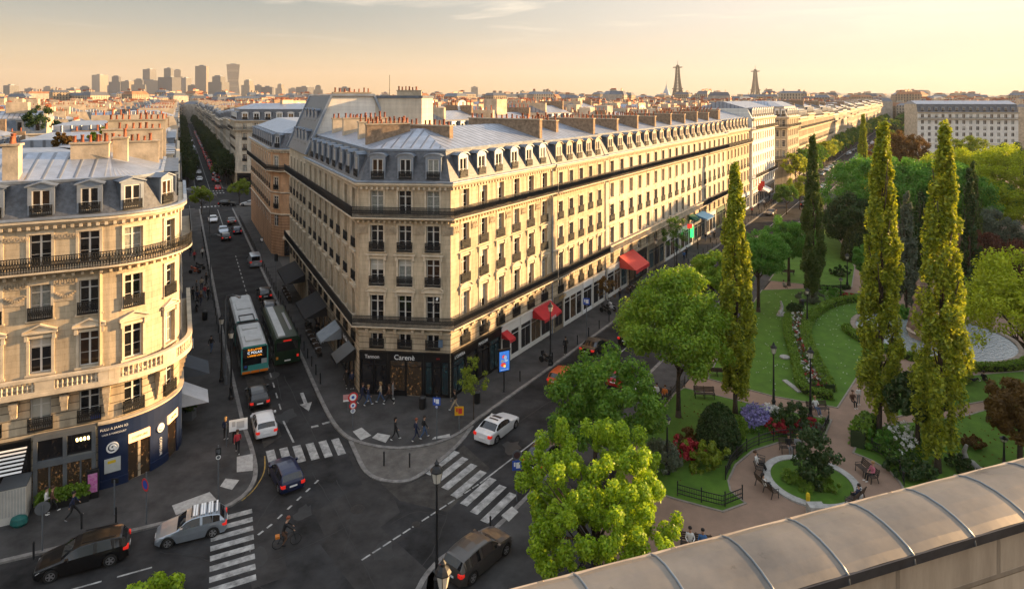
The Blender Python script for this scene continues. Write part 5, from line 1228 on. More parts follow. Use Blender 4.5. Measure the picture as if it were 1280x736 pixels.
def leaves(centres, radii, per, size, seed, flat=.75, aniso=(1, 1, 1)):
    """leaf faces spread through clumps: returns (verts, nquads)"""
    rng = np.random.default_rng(seed); c = np.asarray(centres, float); n = len(c); r = np.asarray(radii, float)
    cnt = np.maximum(4, (per * (r / r.mean()) ** 2)).astype(int); idx = np.repeat(np.arange(n), cnt); N = len(idx)
    d = rng.normal(size=(N, 3)); d /= np.linalg.norm(d, axis=1)[:, None]; rad = rng.random(N) ** .45
    p = c[idx] + d * (rad * r[idx])[:, None] * np.array(aniso)
    nrm = d + rng.normal(size=(N, 3)) * .8 + np.array([0, 0, .45]); nrm /= np.linalg.norm(nrm, axis=1)[:, None]
    t = np.cross(nrm, rng.normal(size=(N, 3))); t /= np.linalg.norm(t, axis=1)[:, None]; b = np.cross(nrm, t)
    s = size * rng.uniform(.6, 1.35, N)[:, None]
    q = np.stack([p + t * s * .62, p + b * s * .36 + nrm * s * .1, p - t * s * .62, p - b * s * .36 + nrm * s * .1], 1)
    return q.reshape(-1, 3)
def leaf_mesh(name, verts, m):
    me = bpy.data.meshes.new(name); nq = len(verts) // 4
    me.vertices.add(nq * 4); me.vertices.foreach_set('co', verts.astype(np.float32).ravel()); me.loops.add(nq * 4); me.loops.foreach_set('vertex_index', np.arange(nq * 4, dtype=np.int32))
    me.polygons.add(nq); me.polygons.foreach_set('loop_start', np.arange(0, nq * 4, 4, dtype=np.int32)); me.polygons.foreach_set('loop_total', np.full(nq, 4, np.int32)); me.materials.append(m); me.update(calc_edges=True); return me
def clumps_ellipsoid(n, rx, ry, rz, cz, seed, shell=.62, bottom=-.75, lump=.22, rmin=.16, rmax=.3):
    rng = np.random.default_rng(seed); out = []; rad = []
    f = rng.normal(size=(6, 3)) * 2.2; ph = rng.random(6) * 6.28
    while len(out) < n:
        d = rng.normal(size=3); d /= np.linalg.norm(d)
        if d[2] < bottom: continue
        k = 1 + lump * sum(math.sin(f[i] @ d + ph[i]) for i in range(6)) / 2.4
        q = (shell + (1 - shell) * rng.random() ** .5) if rng.random() < .8 else rng.random() * .7
        out.append((d[0] * rx * k * q, d[1] * ry * k * q, cz + d[2] * rz * k * q)); rad.append(rng.uniform(rmin, rmax) * min(rx, rz))
    return out, rad
def trunk_mesh(h, r, crown_c, crown_r, seed, nl=7, lean=0):
    rng = random.Random(seed); mb = MB(); top = (lean, 0, h); mb.lathe([(r * 1.7, 0), (r * 1.15, .25), (r, .8)], 9, 0); mb.tube([(0, 0, .75), (lean * .4, 0, h * .5), top, (lean, .1, crown_c)], [r, r * .85, r * .7, r * .3], 8)
    for k in range(nl):
        a = 6.28 * k / nl + rng.uniform(-.3, .3); e = rng.uniform(.3, 1.1); L = crown_r * rng.uniform(.6, .95); z0 = h * rng.uniform(.8, 1.15)
        m = (math.cos(a) * L * .4 + lean, math.sin(a) * L * .4, z0 + L * .5 * e); q = (math.cos(a) * L * .85 + lean, math.sin(a) * L * .85, z0 + L * e * 1.1); mb.tube([(lean * .9, 0, z0 - .3), m, q], [r * .5, r * .3, r * .08], 6)
        for j in range(2):
            a2 = a + rng.uniform(-.9, .9); mb.tube([m, (m[0] + math.cos(a2) * L * .5, m[1] + math.sin(a2) * L * .5, m[2] + L * rng.uniform(.2, .7))], [r * .22, r * .05], 5)
    return mb.mesh('trunk', [BARK], smooth=True)
def tree(name, label, cat, loc, crown_me, trunk_me, rz=0, scale=None, group=None):
    r = empty(name, tuple(loc), rz, label, cat, group)
    if trunk_me: put('trunk', trunk_me, r)
    put('crown', crown_me, r)
    if scale: r.scale = scale if hasattr(scale, '__len__') else (scale,) * 3
    return r
def round_crown(name, rx, rz, cz, n, per, size, m, seed, aniso=(1, 1, 1), **kw):
    c, r = clumps_ellipsoid(n, rx, rx, rz, cz, seed, **kw)
    if size < .5: size *= .72; per = int(per * 1.7)
    return leaf_mesh('crown', leaves(c, r, per, size, seed, aniso=aniso), m)
def at(px, py): p = G(px, py); return (p.x, p.y, 0)

# three plane-like trees on the park pavement
LF_R1 = leafmat('leaf_lime_bright', (.17, .31, .012), (.46, .60, .024), .5)
cm = round_crown('c', 4.8, 3.1, 4.5, 250, 150, .215, LF_R1, 11, lump=.26, rmin=.09, rmax=.20, shell=.42, aniso=(.85, .85, 1.15)); tm = trunk_mesh(2.2, .2, 5.6, 4.4, 3, 13)
tree('street_tree', 'bright yellow-green tree nearest the viewer with open sunlit crown on the pavement', 'tree', at(745, 730), cm, tm)
cm = round_crown('c', 3.6, 3.2, 5.5, 115, 125, .28, leafmat('leaf_lime', (.075, .19, .014), (.19, .33, .024)), 12); tm = trunk_mesh(3.0, .18, 6, 3, 4)
tree('street_tree', 'rounded green tree between the lime tree and the red car by the kerb', 'tree', at(744, 600), cm, tm)
cm = round_crown('c', 4.5, 3.9, 8.2, 150, 130, .30, leafmat('leaf_plane', (.12, .25, .014), (.29, .41, .026)), 13); tm = trunk_mesh(4.4, .22, 8.5, 3.4, 5)
tree('park_tree', 'round-headed tree with a tall bare trunk inside the low park fence', 'tree', at(848, 523), cm, tm)
# bits of a crown below the frame, bottom left
cm = round_crown('c', 3.2, 2.2, 3.4, 90, 110, .3, LF_R1, 15, shell=.8); p = G(165, 775, 0); tree('street_tree', 'bright tree top poking into the bottom left edge of the view', 'tree', (p.x, p.y - .6, -4.7), cm, trunk_mesh(1.6, .16, 3.2, 2.2, 8))
p = G(60, 800, 0)
# poplars: tall narrow crowns of upright sprays
def poplar_crown(h, r, seed, m, z0=2.2, size=.22, sprays=330, per=95, pw=.8):
    rng = random.Random(seed); c = []; rad = []
    for k in range(sprays):
        t = rng.random() ** .85; z = z0 + (h - z0) * t; rr = r * (min(1, .45 + t * 3.2) if t < .18 else (1 - ((t - .18) / .82) ** 1.5 * .86)); a = rng.random() * 6.28; q = rng.uniform(.45, 1.0) * (1 + .12 * math.sin(a * 3 + z * 1.1))
        c.append((math.cos(a) * rr * q, math.sin(a) * rr * q, z)); rad.append(rng.uniform(.35, .62) * (1 - .4 * t) * (r / 1.6) ** .5)
    return leaf_mesh('crown', leaves(c, rad, per, size, seed, aniso=(.72, .72, 2.2)), m)
def poplar_trunk(h, r, seed):
    rng = random.Random(seed); mb = MB(); mb.tube([(0, 0, 0), (0, 0, 1.2), (0.05, 0, h * .5), (0, 0, h * .92)], [r * 1.5, r, r * .7, .03], 8)
    for k in range(16):
        a = rng.random() * 6.28; z = 1.8 + k * h * .045; L = rng.uniform(.7, 1.3); mb.tube([(0, 0, z), (math.cos(a) * L * .6, math.sin(a) * L * .6, z + 1.4), (math.cos(a) * L, math.sin(a) * L, z + 3.6)], [r * .35, r * .22, .03], 5)
    return mb.mesh('trunk', [BARK], smooth=True)
LF_P2 = leafmat('leaf_poplar_deep', (.05, .10, .016), (.12, .17, .025))
for (bx, by, h, r, lab, lean, m, sd) in ((919, 521, 21.8, 1.6, 'poplar with a sunlit right flank left of the big lawn, nearest the boulevard', .0, LF_P, 1), (1016, 381, 22.6, 1.45, 'slim dark green poplar at the upper end of the lawn', .0, LF_P2, 2),
    (1099, 547, 25.8, 1.75, 'tall yellow-topped poplar in front of the fountain basin', .012, LF_P, 3), (1172, 592, 25.6, 1.85, 'tallest broad yellow-topped poplar, nearest to the stone parapet', .02, LF_P, 4), (1079, 282, 24, 1.5, 'small distant poplar rising behind the big chestnut', 0, LF_P, 5)):
    o = tree('poplar', lab, 'poplar', at(bx, by), poplar_crown(h, r, sd, m), poplar_trunk(h, .2, sd)); o.rotation_euler = (0, lean, 0)
# other park trees: base px, crown radius, height, leaf
PT = [(948, 391, 3.6, 10.4, LF_B, 'leafy green tree beside the boulevard pavement, left of the lawn lamp'), (986, 358, 3.4, 9.6, LF_B, 'leafy green tree behind the first one by the boulevard'), (890, 418, 2.9, 9.6, leafmat('leaf_plane', (.05, .105, .01), (.125, .175, .016)), 'small tree with thin trunk behind the near poplar'),
      (1110, 306, 10.8, 17.8, LF_B, 'huge domed chestnut tree in the middle of the park'), (1165, 312, 7.8, 17, LF_B, 'tall leafy chestnut right of the domed one'), (1062, 318, 5.0, 10.5, LF_D, 'dark spreading yew in front of the domed chestnut'), (1085, 366, 2.3, 6.6, LF_B, 'small bright rounded tree beside the upper park path'),
      (1235, 300, 10.5, 18.2, LF_GOLD, 'big golden-green tree with sunlit crown at the right edge of the park'), (1128, 238, 7, 17, LF_O, 'bronze-yellow tree behind the chestnuts'), (1246, 300, 4.2, 11.5, LF_B, 'round green tree in front of the golden tree'), (1240, 335, 4.0, 9.5, LF_S, 'silvery grey-green bushy tree behind the copper tree'),
      (1246, 368, 4.4, 9.0, LF_R, 'copper-red maple at the right side of the park'), (1147, 570, 2.2, 6.8, LF_D, 'dark small tree standing between the two tall poplars'), (1275, 602, 2.5, 7.0, LF_O, 'brown-orange tree at the right edge near the parapet'),
      (1278, 262, 5, 16, LF_D, 'dark tree behind the golden tree at the right edge'), (1205, 236, 7, 15, LF_Y, 'yellow-green tree in front of the pale apartment block')]
for k, (bx, by, r, h, m, lab) in enumerate(PT):
    big = r > 5; n = int(90 + r * 14); sz = .27 if r < 5 else .4
    rz = min(r * .9, h * .46); cz = h - rz
    cm = round_crown('c', r, rz, cz, n if not big else int(n * 2.0), 95 if not big else 80, sz, m, 30 + k, lump=.22, bottom=-.9 if cz - rz < 2.5 else -.75, **(dict(rmin=.09, rmax=.17) if big else dict(rmin=.13, rmax=.25))); tm = trunk_mesh(max(1.6, cz - rz * .55), .12 + r * .035, cz, r * .75, 50 + k)
    tree('park_tree', lab, 'tree', at(bx, by), cm, tm)
cm = round_crown('c', 4.9, 4.1, 10.6, 130, 110, .30, LF_GOLD, 91, lump=.4, shell=.5); tree('park_tree', 'bright golden tree reaching in from the right edge over the basin', 'tree', (46.5, 57.5, -1.2), cm, trunk_mesh(6.5, .26, 10.5, 4.3, 77, 10))
# dark narrow conifers
for k, (bx, by, h, r, m, lab) in enumerate(((1133, 392, 15.5, 1.5, LF_S, 'pale narrow conifer between the chestnuts'), (1152, 372, 14.5, 1.6, LF_D, 'dark pointed cypress behind the pale conifer'), (1212, 392, 18.5, 1.25, LF_D, 'thin dark cypress behind the broad poplar'), (1216, 352, 18, 1.4, LF_P2, 'slender green poplar beside the thin cypress'))):
    tree('conifer', lab, 'conifer', at(bx, by), poplar_crown(h, r, 60 + k, m, z0=.8, size=.26, sprays=150, per=60), poplar_trunk(h * .9, .13, 60 + k))
# street trees in rows share a few crowns
RC = [(round_crown('c', 3.4, 3.6, 6.6, 60, 26, .62, m, 70 + k, lump=.25), trunk_mesh(3.4, .16, 6.6, 2.6, 70 + k, 5)) for k, m in enumerate((leafmat('leaf_street', (.024, .050, .010), (.062, .095, .014)), leafmat('leaf_street_dark', (.020, .042, .010), (.050, .080, .014)), LF_P, LF_G))]
GL = 'trees in the rows along the side street'; GR = 'trees in the row along the boulevard'
for side, u in (('left', 2.2), ('right', 13.4), ('right', 15.0), ('left', .6)):
    v = 222 if u in (2.2, 13.4) else 226
    while v < (760 if u in (2.2, 13.4) else 420):
        cm, tm = random.choice(RC[:2]); s = U(.8, 1.0); tree('street_tree', 'dark leafy tree in the row on the %s side of the side street' % side, 'tree', (*UV1(u + U(-.3, .3), v), 0), cm, tm, U(0, 6), (s * .85, s * .85, s), GL + ', ' + side); v += U(6, 8)
t = TB + 172
while t < 1000:
    cm, tm = RC[random.choice((2, 3, 3))]; s = U(.85, 1.1); tree('street_tree', 'leafy plane tree in the row in front of the boulevard terrace', 'tree', (*WT2(-33.8 + U(-.3, .3), t), 0), cm, tm, U(0, 6), s, GR); t += U(7.5, 10)
t = TB + 330
while t < 800:
    cm, tm = RC[random.choice((0, 3, 2))]; s = U(1.0, 1.4); tree('street_tree', 'leafy tree in the row on the park side of the boulevard', 'tree', (*WT2(-14 + U(-1.5, 1.5), t), 0), cm, tm, U(0, 6), s, GR + ', park side'); t += U(9, 13)
for k, (bx, by, lab, s) in enumerate(((252, 268, 'small yellow-green tree on the left pavement just before the crossing', .72), (299, 256, 'small yellow-green tree at the right corner of the crossing', .72), (272, 226, 'small yellow tree beyond the crossing before the cream house', .7), (1000, 262, 'yellow tree before the grey corner house', .85), (983, 268, 'green tree on the pavement before the grey corner house', .8))):
    cm = round_crown('c', 3.4, 3.0, 6.2, 60, 60, .42, LF_Y if k != 4 else LF_G, 95 + k); tree('street_tree', lab, 'tree', at(bx, by), cm, RC[0][1], k, s)
tree('street_tree', 'thin young tree with a sparse crown before the black corner shop', 'tree', at(592, 526), round_crown('c', 1.5, 1.4, 3.6, 26, 26, .22, LF_Y, 120), trunk_mesh(2.4, .05, 3.6, 1.3, 9, 5))
tree('street_tree', 'slim young street tree beside the lamp posts on the boulevard pavement', 'tree', at(843, 341), round_crown('c', 1.7, 3.0, 6.2, 40, 34, .28, LF_G, 121), trunk_mesh(3.6, .07, 6, 1.3, 9, 5))
tree('street_tree', 'small reddish-green young tree next to parked motorbikes on the boulevard pavement', 'tree', at(760, 392), round_crown('c', 1.2, 1.5, 3.0, 24, 26, .24, LF_O, 122), trunk_mesh(1.6, .05, 3, 1, 9, 5))
# roof gardens
for k, (x, y, z, rx, m, lab) in enumerate(((-67.8, 92, 23.6, 2.2, LF_D, 'dark rooftop bush among the chimneys on the left'), (-39.0, 61.5, 23, 1.3, LF_Y, 'green roof-terrace shrub behind the chimney pots'), (-41, 58.5, 23.3, .9, LF_O, 'orange autumn shrub on the left roof terrace'))):
    tree('roof_shrub', lab, 'shrub', (x, y, z), round_crown('c', rx, rx * .8, rx * .7, 40, 60, .25, m, 130 + k), None)
# ------------------------------------------------------------------ the park
sheet('path', [WT2(-19.4, 40), WT2(-19.4, TB + 230), WT2(90, TB + 230), WT2(140, TB + 20), (60, 20), (6, 20)], .13, PATH)
LE = mat('lawn_edging', (.22, .19, .16), .9, var=.2, scale=3)
def lawn(pts, z=.17, edge=True, sm=0):
    p = poly_px(pts) if pts[0][0] > 5 or True else pts
    if sm: p = smooth(p + [p[0]], sm)[:-1]
    mb = MB(); mb.prism(p, .1, z, 0); o = mb.build('lawn', [LAWN]); o['kind'] = 'structure'
    if edge:
        n = len(p); a = sum(p[i][0] * p[(i + 1) % n][1] - p[(i + 1) % n][0] * p[i][1] for i in range(n)); q = p if a > 0 else list(reversed(p))
        i2 = offset_poly(q, [-.14] * n); mb = MB()
        for i in range(n):
            j = (i + 1) % n; mb.face([(*q[i], z + .02), (*q[j], z + .02), (*i2[j], z + .02), (*i2[i], z + .02)]); mb.face([(*i2[i], .1), (*i2[j], .1), (*i2[j], z + .02), (*i2[i], z + .02)]); mb.face([(*q[i], z - .05), (*q[j], z - .05), (*q[j], z + .02), (*q[i], z + .02)])
        o = mb.build('lawn_edging', [LE]); o['kind'] = 'structure'
lawn([(800, 570), (805, 546), (844, 494), (856, 487), (943, 508), (1038, 527), (1025, 558), (1004, 553), (971, 555), (940, 565), (918, 583), (909, 603), (912, 616), (930, 631), (903, 641), (847, 626), (805, 613)])
lawn([(953, 364), (1010, 362), (1080, 369), (1108, 385), (1108, 410), (1085, 450), (1046, 511), (968, 497), (886, 475), (902, 440)])
lawn([(962, 352), (985, 320), (1008, 290), (1040, 285), (1068, 335), (1064, 360), (1020, 358)])
lawn([(1122, 368), (1140, 330), (1146, 322), (1128, 312), (1085, 320), (1078, 345), (1085, 362)]); lawn([(1165, 330), (1280, 330), (1280, 392), (1225, 388), (1172, 384)])
lawn([(1112, 500), (1160, 476), (1280, 466), (1280, 488), (1228, 503), (1122, 522)]); lawn([(1110, 534), (1210, 522), (1232, 515), (1300, 500), (1300, 640), (1160, 650), (1136, 622), (1126, 605), (1112, 590), (1090, 577), (1068, 568), (1080, 540)])
ce = G(1014, 604); mb = MB(); mb.lathe([(2.75, .12), (2.75, .2), (0, .2)], 40, 0, (ce.x, ce.y, 0)); o = mb.build('lawn', [LAWN]); o['kind'] = 'structure'
mb = MB(); mb.lathe([(2.75, .1), (2.75, .26), (3.3, .26), (3.3, .1)], 48, 0, (ce.x, ce.y, 0)); tag(mb.build('stone_ring', [mat('ring_stone', (.34, .33, .31), .8, var=.3, scale=2)]), 'pale stone ring bordering the small round lawn', 'stone border')
mb = MB(); mb.box(ce.x - 1.95, ce.y - 4.1, .13, ce.x - .9, ce.y - 3.4, .85); tag(mb.build('stone_block', [MATS['ring_stone']]), 'pale square stone block beside the round lawn', 'block')
mb = MB()
for k in range(46):   # worn earth and paler path joints
    pass
# basin
fc = V((49.0, 74.6, 0)); FR = 7.9; STB = mat('basin_stone', (.20, .16, .12), .85, var=.3, scale=1.5, bump=.4)
fo = empty('fountain_basin', tuple(fc), 0, 'round stone fountain basin with a rocky centrepiece', 'fountain'); ORG[fo.name] = V((0, 0, 0))
mb = MB(); mb.lathe([(FR, .1), (FR, .5), (FR + .1, .56), (FR + .55, .56), (FR + .6, .1)], 64); put('rim', mb.mesh('rim', [STB]), fo)
mb = MB(); mb.lathe([(2.3, .1), (2.5, .8), (2.6, 1.0), (2.2, 1.05), (2.0, .8), (1.2, .75)], 24); put('inner_bowl', mb.mesh('inner_bowl', [mat('bowl_stone', (.33, .25, .18), .85, var=.3, scale=1.5)], smooth=False), fo, (-.5, -.8, 0))
mb = MB(); rg = random.Random(3); prof = []
for k in range(12):
    z = .5 + k * .55; prof.append((1.7 - k * .125 + rg.uniform(-.18, .18), z))
mb.lathe(prof + [(.05, 7.0)], 11); me = mb.mesh('rock_column', [mat('rockwork', (.19, .125, .085), .95, var=.5, scale=1.6, bump=1.0, bscale=3)]); 
for v_ in me.vertices: v_.co.x += rg.uniform(-.16, .16); v_.co.y += rg.uniform(-.16, .16)
put('rock_column', me, fo, (-.9, .6, 0))
wm = mat('pond_water', (.20, .23, .235), .04, var=0, spec=.8); nt_ = wm.node_tree; wn = nt_.nodes.new('ShaderNodeTexNoise'); wn.inputs['Scale'].default_value = 3.0; wn.inputs['Detail'].default_value = 4; wb_ = nt_.nodes.new('ShaderNodeBump'); wb_.inputs['Strength'].default_value = .55; wb_.inputs['Distance'].default_value = .20  # sky reflection on the water put into the pale base colour
tcw = nt_.nodes.new('ShaderNodeTexCoord'); nt_.links.new(tcw.outputs['Object'], wn.inputs[0]); nt_.links.new(wn.outputs[0], wb_.inputs['Height']); nt_.links.new(wb_.outputs[0], nt_.nodes['Principled BSDF'].inputs['Normal'])
nt_.nodes['Principled BSDF'].inputs['IOR'].default_value = 1.9
mb = MB(); mb.lathe([(.01, .36), (FR, .361)], 64, 0, tuple(fc)); o = mb.build('water', [wm]); o['kind'] = 'structure'
# hedges
def hedge(name, pts, w, h, label, m=LF_HEDGE, size=.16, dens=90, px=True, cat='hedge'):
    p = [V(q) for q in (poly_px(pts) if px else pts)]; c = []; rng = random.Random(len(pts)); L = 0; core = MB()
    sp = smooth([tuple(q) for q in p], 6)
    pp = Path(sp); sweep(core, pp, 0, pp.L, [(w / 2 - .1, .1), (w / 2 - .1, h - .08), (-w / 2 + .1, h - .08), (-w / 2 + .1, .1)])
    n = int(pp.L * dens); ver = []
    rg = np.random.default_rng(n)
    for k in range(n):
        s = rng.uniform(0, pp.L); f = rng.random()
        if f < .5: t, z = rng.uniform(-w / 2, w / 2), h + rng.uniform(-.06, .05)
        else: t, z = (w / 2 if f < .75 else -w / 2) + rng.uniform(-.06, .05), rng.uniform(.15, h)
        c.append(pp.at(s, t, z))
    r = empty(name, (p[0].x, p[0].y, 0), 0, label, cat)
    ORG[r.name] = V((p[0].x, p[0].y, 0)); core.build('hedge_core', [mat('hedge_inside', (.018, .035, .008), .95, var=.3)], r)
    c = np.array(c) - np.array([p[0].x, p[0].y, 0]); put('foliage', leaf_mesh('foliage', leaves(c, [.1] * len(c), 5, size, n), m), r)
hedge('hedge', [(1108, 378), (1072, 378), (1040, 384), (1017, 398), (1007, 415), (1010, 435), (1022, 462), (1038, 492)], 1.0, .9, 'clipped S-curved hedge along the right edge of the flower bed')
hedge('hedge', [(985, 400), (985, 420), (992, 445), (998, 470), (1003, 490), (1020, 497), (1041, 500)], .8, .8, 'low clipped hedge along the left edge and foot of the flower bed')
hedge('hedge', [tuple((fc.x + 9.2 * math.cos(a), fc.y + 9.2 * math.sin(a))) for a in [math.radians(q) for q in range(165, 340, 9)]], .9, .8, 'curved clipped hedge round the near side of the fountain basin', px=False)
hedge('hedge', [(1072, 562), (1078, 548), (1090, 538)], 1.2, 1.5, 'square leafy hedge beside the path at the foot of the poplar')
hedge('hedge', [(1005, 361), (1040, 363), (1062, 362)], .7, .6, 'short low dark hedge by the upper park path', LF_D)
def shrub(label, px, py, r, h, m, seed, name='shrub', size=.15, n=46, per=60, smoothdome=False, cat='shrub'):
    p = G(px, py)
    if smoothdome:
        rg = np.random.default_rng(seed); d = rg.normal(size=(1500, 3)); d[:, 2] = np.abs(d[:, 2]); d /= np.linalg.norm(d, axis=1)[:, None]; d[:, 2] *= 1
        c = d * np.array([r, r, h]) * rg.uniform(.93, 1.0, (1500, 1)); ver = leaves(c, [.13] * len(c), 7, size, seed)
    else:
        c, rad = clumps_ellipsoid(n, r, r, h * .55, h * .5, seed, bottom=-.9, rmin=.2, rmax=.34); ver = leaves(c, rad, per, size, seed)
    o = empty(name, (p.x, p.y, .1), 0, label, cat); put('foliage', leaf_mesh('foliage', ver, m), o)
    if smoothdome:
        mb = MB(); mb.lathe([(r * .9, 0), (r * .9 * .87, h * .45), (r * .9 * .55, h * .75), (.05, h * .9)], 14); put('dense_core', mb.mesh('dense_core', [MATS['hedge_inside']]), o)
    return o
LF_W = leafmat('petal_white', (.55, .55, .50), (.75, .74, .70), .1); LF_V = leafmat('petal_violet', (.16, .14, .36), (.34, .30, .55), .1); LF_RED = leafmat('petal_red', (.28, .015, .02), (.45, .04, .05), .2)
shrub('big clipped dome of dark yew inside the low fence', 898, 562, 1.75, 3.6, LF_D, 1, 'topiary_dome', .14, smoothdome=True, cat='topiary')
shrub('clipped rounded topiary tree by the upper path', 1073, 327, 2.7, 6.6, leafmat('leaf_topiary', (.05, .075, .015), (.09, .115, .022)), 2, 'topiary_dome', .2, smoothdome=True, cat='topiary')
shrub('flat mushroom-shaped clipped tree beside the straight path', 1141, 364, 2.1, 5.2, LF_B, 3, 'topiary_dome', .2, smoothdome=True, cat='topiary')
shrub('dark conical shrub on the round lawn', 1019, 609, 1.25, 3.6, LF_D, 4, n=70, size=.2)
for k, (x, y, r, h, m, lab) in enumerate(((858, 575, 1.3, 1.3, LF_RED, 'crimson-leaved shrub left of the yew dome'), (862, 558, 1.2, 1.2, LF_O, 'reddish shrub behind the crimson one'), (883, 583, 1.6, 1.6, LF_Y, 'pale yellow-green shrub below the yew dome'), (828, 588, 1.5, 2.2, LF_S, 'silver-green bush in front of the park lamp'), (920, 545, 1.0, 1.6, LF_HEDGE, 'light green shrub right of the yew dome'),
    (990, 537, 1.6, 1.9, LF_D, 'dark green shrub at the corner of the fenced lawn'), (972, 541, 1.1, .9, LF_RED, 'low russet shrub beside the dark green shrub'), (1012, 545, 1.1, 1.0, LF_S, 'pale low shrub at the path corner of the fenced lawn'), (1008, 540, .9, .9, LF_RED, 'low red-brown plant at the path corner'), (990, 604, .7, .7, LF_HEDGE, 'leafy low plant left on the round lawn'), (1008, 615, .6, .5, LF_HEDGE, 'small low plant at the front of the round lawn'), (1034, 614, .75, .7, LF_HEDGE, 'low flowering plant right on the round lawn'),
    (1012, 378, 2.0, 1.5, LF_S, 'grey-green shrub mass at the head of the flower bed'), (1040, 372, 1.6, 1.3, LF_B, 'green shrub next to the lamp at the head of the flower bed'), (1058, 374, 1.0, .8, LF_RED, 'pink-red flowering shrub at the head of the flower bed'), (994, 392, 1.3, 1.2, LF_D, 'dark shrub at the left head of the flower bed'), (1148, 602, 1.4, 1.5, LF_D, 'rounded dark shrub at the foot of the broad poplar'), (1128, 594, 1.2, 1.0, LF_D, 'low dark bush behind the curved bench'), (1096, 560, 1.2, 1.3, LF_B, 'green bush between hedge and white flowers'), (1205, 590, .9, .9, LF_D, 'small dark bush on the lower right lawn'),
    (1128, 400, 1.2, 1.6, LF_B, 'rounded bush by the far rim of the basin'), (1100, 345, 1.5, 3.2, LF_D, 'dark bush under the domed chestnut'), (1050, 345, 1.6, 1.4, LF_D, 'dark low shrub by the upper bench'), (1213, 560, 1.0, .7, LF_O, 'low brown plant on the lower right lawn'), (1200, 478, 1.3, 2.6, LF_Y, 'yellow-green shrub at the near right rim of the basin'))):
    shrub(lab, x, y, r, h, m, 20 + k, size=.17)
# flower beds
def flowers(name, pts, n, m, label, h=(.2, .6), size=.16, rad=.14, per=9):
    pl = poly_px(pts); xs = [p[0] for p in pl]; ys = [p[1] for p in pl]; c = []
    def ins(x, y):
        r = False
        for i in range(len(pl)):
            (x1, y1), (x2, y2) = pl[i], pl[i - 1]
            if (y1 > y) != (y2 > y) and x < (x2 - x1) * (y - y1) / (y2 - y1) + x1: r = not r
        return r
    while len(c) < n:
        x, y = U(min(xs), max(xs)), U(min(ys), max(ys))
        if ins(x, y): c.append((x, y, .15 + U(*h)))
    o = leaf_mesh(name, leaves(c, [rad] * n, per, size, n), m); ob = bpy.data.objects.new(name, o); COL.objects.link(ob); tag(ob, label, 'flowers', None, 'stuff'); return ob
BED = [(990, 398), (1004, 396), (1006, 420), (1012, 445), (1024, 475), (1034, 490), (1008, 487), (1000, 462), (992, 430)]
mb = MB(); mb.prism(poly_px(BED), .1, .2, 0); o = mb.build('flower_bed', [EARTH]); o['kind'] = 'structure'
flowers('bed_plants', BED, 420, LF_G, 'leafy bedding plants in the long bed'); flowers('bed_flowers', BED, 130, LF_W, 'white and pale flowers in the long bed', (.4, .7)); flowers('bed_flowers', BED, 70, LF_RED, 'red flowers in the long bed', (.4, .7)); flowers('bed_plants', BED, 90, LF_S, 'silver foliage in the long bed', (.3, .7)); flowers('bed_plants', BED, 60, LF_O, 'bronze foliage in the long bed', (.3, .8))
flowers('bed_flowers', [(926, 522), (945, 516), (962, 524), (960, 542), (934, 544)], 260, LF_V, 'violet flowers beside the yew dome', (.4, .9)); flowers('bed_plants', [(925, 516), (980, 522), (1036, 530), (1028, 552), (970, 548), (925, 548)], 300, LF_G, 'low planting in the fenced lawn', (.1, .5)); flowers('bed_flowers', [(955, 516), (975, 521), (972, 530), (955, 526)], 110, LF_W, 'cream flowers behind the violet ones', (.3, .8))
flowers('bed_plants', [(1098, 570), (1108, 545), (1148, 548), (1160, 580), (1140, 600), (1118, 596)], 420, LF_G, 'tall planting under the poplars', (.2, 1.1)); flowers('bed_flowers', [(1110, 556), (1135, 548), (1150, 580), (1130, 590)], 60, LF_W, 'tall white flowers under the poplars', (1.0, 1.5), .2, .12, 6); flowers('bed_flowers', [(1138, 572), (1160, 570), (1160, 585), (1140, 588)], 40, LF_GOLD, 'yellow and orange flowers under the poplars', (.4, .9))
flowers('lawn_daisies', [(960, 368), (1070, 372), (1080, 440), (1044, 505), (972, 492), (900, 470)], 260, LF_W, 'scattered daisies and petals on the big lawn', (.03, .05), .09, .05, 4); flowers('fallen_leaves', [(1112, 535), (1275, 505), (1275, 600), (1150, 610)], 160, LF_O, 'fallen leaves on the lower right lawn', (.03, .05), .12, .1, 4); flowers('fallen_leaves', [(850, 500), (940, 512), (900, 585), (850, 615)], 110, LF_O, 'fallen leaves in the fenced lawn', (.03, .05), .12, .1, 4)
# low iron fences
def fence(name, pts, label, h=.95, post=1.6, px=True):
    p = smooth(poly_px(pts) if px else pts, 5) if len(pts) > 4 else (poly_px(pts) if px else pts)
    pp = Path(p); mb = MB(); r = empty(name, (p[0][0], p[0][1], .1), 0, label, 'fence')
    rm = MB()
    for a, b in zip(p, p[1:]):
        for z in (.35, .62, h): rm.bar((*a, z), (*b, z), .045)
    k = 0; n = max(1, int(pp.L / .16))
    for q in range(n): s = pp.L * q / n; rm.bar(pp.at(s, 0, .3), pp.at(s, 0, h), .02)
    rm.build('rails', [IRON], r); n = max(1, round(pp.L / post))
    pm = MB(); pm.tube([(0, 0, 0), (0, 0, h + .05)], .045, 6); pm.lathe([(.05, h + .05), (.07, h + .1), (.0, h + .17)], 6); pme = pm.mesh('post', [IRON])
    for q in range(n + 1): s = pp.L * q / n; put('post', pme, r, V(pp.at(min(s, pp.L - .001), 0, .1)) - ORG[r.name])
fence('iron_fence', [(1036, 531), (1022, 556), (1004, 551), (971, 553), (940, 563), (917, 581), (907, 602)], 'curved low black iron fence round the fenced lawn')
